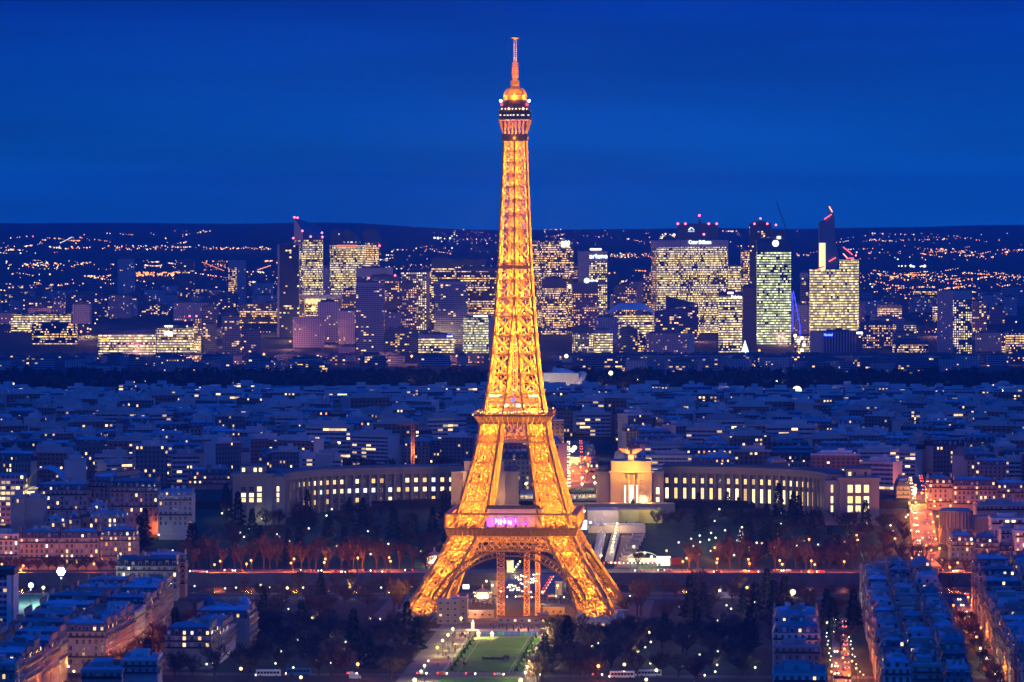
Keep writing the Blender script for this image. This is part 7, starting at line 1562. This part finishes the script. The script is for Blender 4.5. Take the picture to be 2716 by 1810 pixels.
WHEEL = MB(); WHEEL.lathe([(.33, -.12), (.33, .12)], 0, 0, 10); WHEEL = WHEEL.mesh('wheel', M_tyre)
HL = MB(); HL.ball((0, 0, 0), .42, 0, 6, 4); HLm = HL.mesh('headlight', M_head); TLm = HL.mesh('tail_light', M_tail)
def car_proto(i, paint):
    r = thing('car', 'x', 'car', (0, 0, -1500 - i)); b = MB()
    P = [(-2.2, .35), (2.2, .35), (2.25, .8), (1.3, .95), (.7, 1.45), (-1.1, 1.5), (-1.9, 1.0), (-2.25, .9)]   # side outline, nose at +x; drives towards -Y after turning
    n = len(P)
    for sx in (-.86, .86):
        f = [(sx * (.86 if z > 1.2 else 1), -x_, z) for x_, z in P]; b.ngon(f if sx > 0 else f[::-1])
    for k in range(n):
        (xa, za), (xb, zb) = P[k], P[(k + 1) % n]; wa, wb = .86 * (.86 if za > 1.2 else 1), .86 * (.86 if zb > 1.2 else 1)
        b.quad((-wa, -xa, za), (wa, -xa, za), (wb, -xb, zb), (-wb, -xb, zb), mi=1 if k in (3, 5) else 0)
    b.build('body', [paint, M_glass], r)
    for sx in (-.82, .82):
        for yy in (-1.4, 1.4): o = link('wheel', WHEEL, r, (sx, yy, .33)); o.rotation_euler = (0, math.pi / 2, 0)
        link('headlight', HLm, r, (sx * .8, -2.25, .68)); link('tail_light', TLm, r, (sx * .8, 2.22, .8))
    return r
CP = [car_proto(i, p) for i, p in enumerate(PAINT)]; PN = ['silver', 'black', 'white', 'navy blue', 'red']
def car(x, y, rz, where, group, zz=None):
    k = R.randrange(5); dup(CP[k], (x, y, (hz(x, y) + .12) if zz is None else zz), rz, '%s car %s' % (PN[k], where), group)
def carrow(a, c, n, off, away, where, group, y_=None):
    d = Vector((c.x - a.x, c.y - a.y)); d.normalize(); nrm = Vector((d.y, -d.x)); rz = math.atan2(-d.x, d.y)
    for i in range(n):
        t = (i + R.uniform(.1, .9)) / n; x, y = a.x + (c.x - a.x) * t + nrm.x * off, a.y + (c.y - a.y) * t + nrm.y * off; car(x, y, rz + (math.pi if away else 0), where, group)
for i in range(26):
    t, s = R.uniform(-13, 2), 128 + 150 * (i + R.random()) / 26; x, y = ax(s, t); car(x, y, -AX, 'with headlights on, crossing the bridge towards us', 'cars crossing the bridge towards us', .42)
for i in range(6): x, y = ax(135 + 22 * i, 9); car(x, y, math.pi - AX, 'driving away over the bridge', 'cars driving away over the bridge', .42)
for i in range(34):
    Y = R.choice([2999, 3003, 3008, 3012]); px = R.choice([R.uniform(500, 1160), R.uniform(1560, 2190), R.uniform(2380, 2600)]); car(PX(px, Y), Y, R.choice([1, -1]) * math.pi / 2, 'on the orange lit far quay road', 'cars on the far quay road')
for i in range(14): s = 96 + R.uniform(0, 12); x, y = ax(s, -60 + 9.5 * i); car(x, y, math.pi / 2 * R.choice([1, -1]) - AX, 'on the near quay road behind the tower', 'cars on the near quay road')
carrow(AV0, AV1, 20, -5, False, 'coming down the lit avenue behind the palace square', 'cars coming down the lit avenue'); carrow(AV0, AV1, 14, 5, True, 'climbing the lit avenue behind the palace square', 'cars climbing the lit avenue')
carrow(RV0, RV1, 16, -4, False, 'on the glowing right avenue, facing us', 'cars facing us on the right avenue'); carrow(RV0, RV1, 16, 4, True, 'on the glowing right avenue, driving away', 'cars driving away on the right avenue')
carrow(NV0, NV1, 9, 2.6, True, 'on the red lit narrow street', 'cars on the narrow street'); carrow(NV0, NV1, 5, -2.6, False, 'facing us on the red lit narrow street', 'cars facing us on the narrow street')
carrow(EV0, EV1, 15, -3, False, 'facing us on the right traffic street', 'cars facing us on the right traffic street'); carrow(EV0, EV1, 12, 3, True, 'driving away on the right traffic street', 'cars driving away on the right traffic street')
for i, t in enumerate((-26, -16, -2, 12, 30, 60, 84, 110, -60, -90)): x, y = ax(-359 + R.uniform(-3, 3), t); car(x, y, math.pi / 2 - AX, 'on the road crossing the park before the lawn', 'cars on the park road')
for i in range(12): px = 1612 + 11 * i; g = G(px, 1502, 0, 2990); car(g.x, g.y + 8, math.pi / 2, 'parked by the quay below the market tents', 'cars parked by the quay')
def bus(x, y, rz, col, label, L=12):
    r = thing('coach', label, 'coach', (x, y, hz(x, y) + .1), rz); b = MB(); b.box(-L / 2, L / 2, -1.25, 1.25, .5, 3.3); b.box(-L / 2 + .2, L / 2 - .2, -1.15, 1.15, 3.3, 3.5); b.build('body', col, r); b = MB()
    for i in range(7): xx = -L / 2 + .6 + i * (L - 1) / 7; b.box(xx, xx + (L - 1) / 7 - .25, -1.29, -1.26, 1.6, 2.7)
    b.build('side_glazing', M_glass, r)
    for xx in (-L * .32, L * .32):
        for yy in (-1.15, 1.15): o = link('wheel', WHEEL, r, (xx, yy, .45)); o.rotation_euler = (math.pi / 2, 0, 0); o.scale = (1.4, 1.4, 1.4)
    for yy in (-.8, .8): link('headlight', HLm, r, (-L / 2 - .05, yy, .9))
M_bb = mat('blue_coach_paint', (.03, .10, .28), .35, .1, .5); M_wb = mat('white_coach_paint', (.6, .6, .62), .35, .1, .5)
for px, py, m, lab in ((1672, 1692, M_bb, 'dark blue coach parked on the road right of the tower feet'), (1725, 1692, M_bb, 'second dark blue coach behind the first, right of the tower feet'), (792, 1792, M_bb, 'blue roofed coach on the park road at the bottom left'), (712, 1796, M_wb, 'dim white coach on the park road at the bottom left'), (1650, 1800, M_wb, 'white coach on the park road at the bottom right'), (1722, 1796, M_wb, 'long white coach at the bottom right beside a lamp')):
    g = G(px, py); bus(g.x, g.y, 0, m, lab)
g = G(940, 1802); r = thing('van', 'white delivery van on the park road at the bottom', 'van', g); b = MB(); b.box(-2.6, 2.2, -1, 1, .4, 2.5); b.box(2.2, 3.2, -1, 1, .4, 1.5); b.build('body', M_wb, r)
for xx in (-1.8, 2.2):
    for yy in (-1, 1): o = link('wheel', WHEEL, r, (xx, yy, .35)); o.rotation_euler = (math.pi / 2, 0, 0)
for p in CP:
    for o in KIDS.get(p.name, []): bpy.data.objects.remove(o)
    bpy.data.objects.remove(p)
# --- under and around the tower
M_hoist = mat('orange_hoist_lattice', (.48, .20, .06), .6, .15, .5)
for k, px in enumerate((1328, 1397, 1426)):
    g = G(px, 1640 - 3 * k); r = thing('hoist_mast', ['thick orange lattice hoist mast under the arch, left', 'orange lattice hoist mast under the arch, middle', 'thin orange lattice hoist mast under the arch, right'][k], 'hoist mast', g); w = (1.9, 1.4, 1.1)[k]; b = MB(); H = 36 + k
    for sx in (-w, w):
        for sy in (-w, w): b.beam((sx, sy, 0), (sx, sy, H), .5)
    for i in range(14): za, zb = H * i / 14, H * (i + 1) / 14; b.beam((-w, -w, za), (w, -w, zb), .3); b.beam((w, w, za), (-w, w, zb), .3); b.beam((-w, -w, zb), (w, -w, zb), .3)
    b.build('mast', M_hoist, r); b = MB(); b.box(-w - .5, w + .5, -w - .5, w + .5, 0, 1.2); b.build('base', M_stone, r)
    for z in (5, 18): plight(r, (0, -w - 3.5, z), SOD, 2200, .4, 'floodlight')
M_hut = mat('site_hut_panel', (.32, .23, .20), .7, .1, .4); M_redt = mat('red_canvas', (.34, .03, .04), .7, .15, .5)
def hut(px, py, w, d, h, m, label, name='site_hut', cat='hut', floors=2, rf=None):
    g = G(px, py); r = thing(name, label, cat, g, -AX); b = MB(); b.box(-w / 2, w / 2, 0, d, 0, h); b.build('wall', m, r); b = MB(); b.box(-w / 2 - .3, w / 2 + .3, -.3, d + .3, h, h + .3, bottom=True); b.build('roof', rf or M_flat, r)
    for j in range(floors):
        for i in range(max(2, int(w / 3.4))): win(r, -w / 2 + w * (i + .5) / max(2, int(w / 3.4)), -.03, h * (j + .35) / floors, 0, 1.3, 1.1, pick((5, M_glass), (1, M_lwarm)), 2, 1)
    return r
hut(1188, 1656, 12, 10, 13, M_hut, 'white stacked site huts beside the left foot of the tower', floors=4); hut(1218, 1654, 9, 8, 14, M_hut, 'pinkish stacked site huts with stairs beside the white ones', floors=4)
hut(1270, 1640, 16, 6, 4, M_hut, 'long low pink ticket hut under the arch', floors=1); hut(1385, 1655, 27, 6, 3.6, M_hut, 'long red roofed stall hall under the tower', name='stall_hall', cat='stall', floors=1, rf=M_redt); hut(1440, 1650, 6, 5, 4.5, M_hut, 'small white ticket booth right of the red stalls', floors=1)
hut(1468, 1632, 12, 5, 4, M_hut, 'glowing snack stall near the right foot of the tower', name='snack_stall', cat='stall', floors=1); hut(1580, 1668, 20, 8, 4.5, M_conc, 'grey concrete service pavilion at the right foot of the tower', name='service_pavilion', cat='pavilion', floors=1); hut(1640, 1640, 10, 8, 4, M_hut, 'small pink hut beyond the right foot of the tower', floors=1)
for px, py, w in ((1255, 1640, 5), (1470, 1626, 5), (1240, 1690, 9), (1385, 1668, 8)): g = G(px, py); plight(None, (g.x, g.y - 5, 4), (1, .42, .18), 4500 * w / 5, .5, 'stall_light')
# blue screened fence before the lawn
x, y = ax(LS1 + 8, (LT0 + LT1) / 2); r = thing('site_fence', 'blue panel fence with coloured banners at the far end of the lawn', 'fence', (x, y, .1), -AX); 
for i in range(11): b = MB(); b.box(-16.5 + 3 * i + .05, -13.6 + 3 * i, -.1, .1, .15, 2.2, bottom=True); b.build('panel', mat('fence_blue', (.05, .12, .36), .6, .2, .3) if i % 4 else mat('fence_green', (.04, .22, .12), .6, .2, .3), r)
b = MB()
for i in range(12): b.beam((-16.5 + 3 * i, 0, 0), (-16.5 + 3 * i, 0, 2.5), .14)
b.build('post', M_frame, r)
x, y = ax(LS0 + (LS1 - LS0) * .33, (LT0 + LT1) / 2 + 1); r = thing('lawn_net', 'low dark net fence standing on the lawn path', 'fence', (x, y, .12), -AX); b = MB(); b.box(-5.2, 5.2, -.05, .05, .3, 1.5, bottom=True); b.build('net', M_rail, r); b = MB()
for xx in (-5.2, 0, 5.2): b.beam((xx, 0, 0), (xx, 0, 2.2), .3)
b.build('post', M_rail, r)
for px, py, h in ((1269, 1692, 4), (1305, 1691, 3.2), (1254, 1670, 5.5)):
    g = G(px, py); r = thing('lit_kiosk', {4: 'glowing cone topped kiosk at the far end of the lawn', 3.2: 'small glowing sales kiosk beside the blue fence', 5.5: 'tall pale lit kiosk column on the left walk'}[h], 'kiosk', g); b = MB(); b.lathe([(.9, 0), (.9, h * .6)], 0, 0, 8); b.build('booth', emit('kiosk_glow', (1, .66, .34), 1.7), r); b = MB(); b.lathe([(1.2, h * .6), (.1, h)], 0, 0, 8); b.build('roof', M_tent, r); plight(r, (0, -3, 2.4), (1, .62, .3), 6000, .4)
# merry go rounds
def carousel(px, py, s, label, y0=2050):
    g = G(px, py, 0, y0); r = thing('carousel', label, 'carousel', g); b = MB(); b.lathe([(5 * s, 0), (5 * s, .5)], 0, 0, 18); b.build('platform', M_redt, r)
    b = MB(); b.lathe([(5.6 * s, 3.4 * s), (5.4 * s, 4.4 * s), (2 * s, 5.8 * s), (.6 * s, 6.4 * s), (.2 * s, 8.6 * s)], 0, 0, 18); b.build('canopy', mat('carousel_canopy', (.55, .28, .18), .6, .1, .5), r)
    b = MB(); b.lathe([(3.6 * s, .5), (3.6 * s, 3.4 * s)], 0, 0, 18); b.build('lit_drum', emit('carousel_glow', (1, .80, .55), 3.2), r)
    b = MB()
    for a in range(18): b.ball((5.5 * s * math.cos(a * .349), 5.5 * s * math.sin(a * .349), 4.0 * s), .3 * s, 0, 6, 4)
    b.build('bulbs', M_warm, r)
    for a in range(9): b = MB(); c, d = 4.7 * s * math.cos(a * .698), 4.7 * s * math.sin(a * .698); b.beam((c, d, .5), (c, d, 3.5 * s), .14); b.build('pole', M_frame, r)
    plight(r, (0, -8 * s, 3), (1, .6, .3), 9000, .5)
carousel(1280, 1589, .95, 'glowing red roofed carousel seen through the left of the arch'); carousel(1152, 1496, 1.25, 'glowing carousel with a pointed roof beside the left leg of the tower', 2990)
g = G(1268, 1592); r = thing('ticket_sign', 'tall white and blue lit sign beside the carousel', 'sign', (g.x - 7, g.y, g.z)); b = MB(); b.beam((0, 0, 0), (0, 0, 8), .4); b.build('pole', M_pole, r); b = MB(); b.box(-1.8, 1.8, -.3, .3, 6.5, 9, bottom=True); b.build('sign_board', emit('pale_blue_sign', (.7, .85, 1), 4), r)
# white marquee and tents by the near bank, and christmas trees
for px, lab in ((1912, 'white pointed tent by the river right of the tower, left one'), (1932, 'white pointed tent by the river right of the tower, right one')):
    g = G(px, 1586); r = thing('pointed_marquee', lab, 'marquee', g, 0, 'pointed tents by the river'); b = MB(); b.lathe([(3.4, 2.4), (1.6, 3.6), (.1, 7)], 0, 0, 8); b.build('canopy', M_tent, r); b = MB(); b.lathe([(3.3, 0), (3.3, 2.4)], 0, 0, 8, cap=False); b.build('side_panel', M_tent, r)
def xmas(px, py, h, m, label, y0):
    g = G(px, py, 0, y0); r = thing('lit_christmas_tree', label, 'christmas tree', g); b = MB(); b.lathe([(h * .3, h * .06), (h * .2, h * .4), (h * .1, h * .7), (.2, h)], 0, 0, 10); b.build('crown', M_ever if m is None else m, r); b = MB(); b.lathe([(.3, 0), (.3, h * .1)], 0, 0, 6); b.build('trunk', M_bark, r)
    if m is None:
        b = MB()
        for _ in range(46): z = h * R.random() ** 1.3; q = (h - z) * .31; a = R.random() * 6.28; b.octa((q * math.cos(a), q * math.sin(a), z), .3, R.randrange(3))
        b.build('light_chain', [emit('pink_bulb', (1, .3, .5), 3), emit('ice_bulb', (.6, .8, 1), 3), emit('warm_bulb', None, 0)], r)
xmas(1965, 1436, 9, None, 'lit christmas tree with coloured bulbs in the dark garden, larger one', 3000); xmas(2066, 1436, 8, None, 'lit christmas tree with blue bulbs in the dark garden, smaller one', 3000); xmas(1976, 942, 22, emit('ice_tree_glow', (.65, .85, 1), 2.6), 'white blue glowing cone tree at the foot of the lit office towers', 6900)
# people
def person_proto(i):
    R.seed(300 + i); coat = mat('coat_%s' % ['black', 'grey', 'brown', 'navy'][i], [(.02, .02, .02), (.10, .10, .11), (.10, .06, .04), (.02, .03, .08)][i], .9, .15, 3); skin = mat('skin', (.45, .28, .2), .6, .05, 3); hair = mat('dark_hair', (.03, .02, .015), .7, .1, 5)
    st = .28 if i % 2 else .12
    V = [((0, 0, .95), .16), ((0, 0, 1.2), .17), ((0, 0, 1.42), .17), ((0, 0, 1.52), .06), ((0, -.02, 1.62), .095), ((0, -.01, 1.74), .085), ((-.1, 0, .9), .1), ((-.11, -st * .5, .5), .075), ((-.11, st * .3 - st, .06), .05), ((-.11, -st - .14, .03), .04), ((.1, 0, .9), .1), ((.11, .02, .5), .075), ((.11, st * .8, .06), .05), ((.11, st * .8 - .14, .03), .04),
         ((-.23, 0, 1.4), .07), ((-.29, .05, 1.12), .055), ((-.28, -.08, .88), .04), ((-.28, -.11, .79), .035), ((.23, 0, 1.4), .07), ((.29, -.03, 1.12), .055), ((.28, -.12, .9), .04), ((.28, -.15, .81), .035)]
    E = [(0, 1), (1, 2), (2, 3), (3, 4), (4, 5), (0, 6), (6, 7), (7, 8), (8, 9), (0, 10), (10, 11), (11, 12), (12, 13), (2, 14), (14, 15), (15, 16), (16, 17), (2, 18), (18, 19), (19, 20), (20, 21)]
    me = bpy.data.meshes.new('body'); me.from_pydata([v for v, _ in V], E, []); o = bpy.data.objects.new('body', me); C.objects.link(o); o.modifiers.new('skin', 'SKIN')
    for k, (_, q) in enumerate(V): me.skin_vertices[0].data[k].radius = (q, q)
    me.skin_vertices[0].data[0].use_root = True; ev = o.evaluated_get(bpy.context.evaluated_depsgraph_get()); m2 = bpy.data.meshes.new_from_object(ev); bpy.data.objects.remove(o)
    m2.materials.clear(); m2.materials.append(coat); m2.materials.append(skin)
    for p in m2.polygons:
        z = p.center.z
        if z > 1.53 or (z < .86 and abs(p.center.x) > .22): p.material_index = 1
    r = thing('person', 'x', 'person', (0, 0, -1700 - i)); link('body', m2, r); b = MB(); b.lathe([(.11, 1.64), (.115, 1.72), (.08, 1.82), (.02, 1.84)], 0, .015, 8); b.build('hair', hair, r); return r
PP = [person_proto(i) for i in range(4)]; CO = ['black', 'grey', 'brown', 'navy']; R.seed(501)
def people(n, px, py, where, group, y0=2050, sc=1.25):
    for _ in range(n):
        k = R.randrange(4); g = G(R.uniform(*px), R.uniform(*py), 0, y0); dup(PP[k], (g.x, g.y, g.z + .15), R.uniform(0, 6.28), 'person in a %s coat %s' % (CO[k], where), group, sc)
people(22, (1160, 1235), (1705, 1770), 'walking on the gravel walk left of the lawn', 'people on the left walk'); people(14, (1200, 1250), (1682, 1700), 'at the left end of the blue fence', 'people by the blue fence')
people(6, (1335, 1352), (1748, 1752), 'standing in a group on the lawn path', 'group on the lawn path'); people(34, (1250, 1310), (1596, 1612), 'in the crowd under the arch, left', 'crowd under the arch, left'); people(30, (1440, 1520), (1592, 1605), 'in the crowd under the arch, right', 'crowd under the arch, right')
people(16, (1395, 1420), (1720, 1780), 'on the walk right of the lawn', 'people on the right walk'); people(26, (1300, 1440), (1664, 1680), 'before the red stalls under the tower', 'people before the red stalls')
people(20, (1640, 1700), (1392, 1396), 'on the terrace below the golden pavilion', 'people on the terrace', 3150); people(16, (1700, 1770), (1500, 1508), 'by the glowing canopy on the quay', 'people by the glowing canopy', 2990)
people(24, (1480, 1580), (1310, 1330), 'on the palace square', 'people on the palace square', 3340)
for p in PP:
    for o in KIDS.get(p.name, []): bpy.data.objects.remove(o)
    bpy.data.objects.remove(p)
# pitch at left
g = [G(30, 1640), G(150, 1640), G(215, 1570), G(60, 1560)]; struct(sheet('sports_pitch', [(p.x, p.y) for p in g], mat('pitch_green', (.05, .12, .09), .9, .2, .1), .08))
# stray warm light of the unseen street lamps below the roofs
for s, t, p in ((-340, -176, 1), (-300, -172, 1), (-250, -172, 1), (-200, -170, 1), (-150, -170, 1), (-100, -170, 1), (-430, -190, 1), (-480, -192, 1), (-390, -195, 1), (-400, 246, 1), (-340, 246, 1), (-280, 246, 1), (-220, 246, 1), (-160, 246, 1), (-100, 246, 1), (-450, 246, 1), (-420, 186, 1), (-360, 186, 1), (-300, 186, 1), (-480, 184, 1)):
    x, y = ax(s, t); plight(None, (x, y, 9), (1, .30, .06), 2200, .6, 'unseen_street_light')

# ================================================================== AIR
b = MB(); b.box(-3600, 3600, -60, 26500, -12, 352, bottom=True)
mh = bpy.data.materials.new('haze_air'); mh.use_nodes = True; nt = mh.node_tree; nt.nodes.clear(); o = nt.nodes.new('ShaderNodeOutputMaterial'); v = nt.nodes.new('ShaderNodeVolumePrincipled')
v.inputs['Color'].default_value = (.22, .46, 1.0, 1); v.inputs['Density'].default_value = 2.9e-5; nt.links.new(v.outputs[0], o.inputs['Volume']); mh.cycles.volume_sampling = 'DISTANCE'
hz_ = b.build('haze', mh); stuff(hz_)
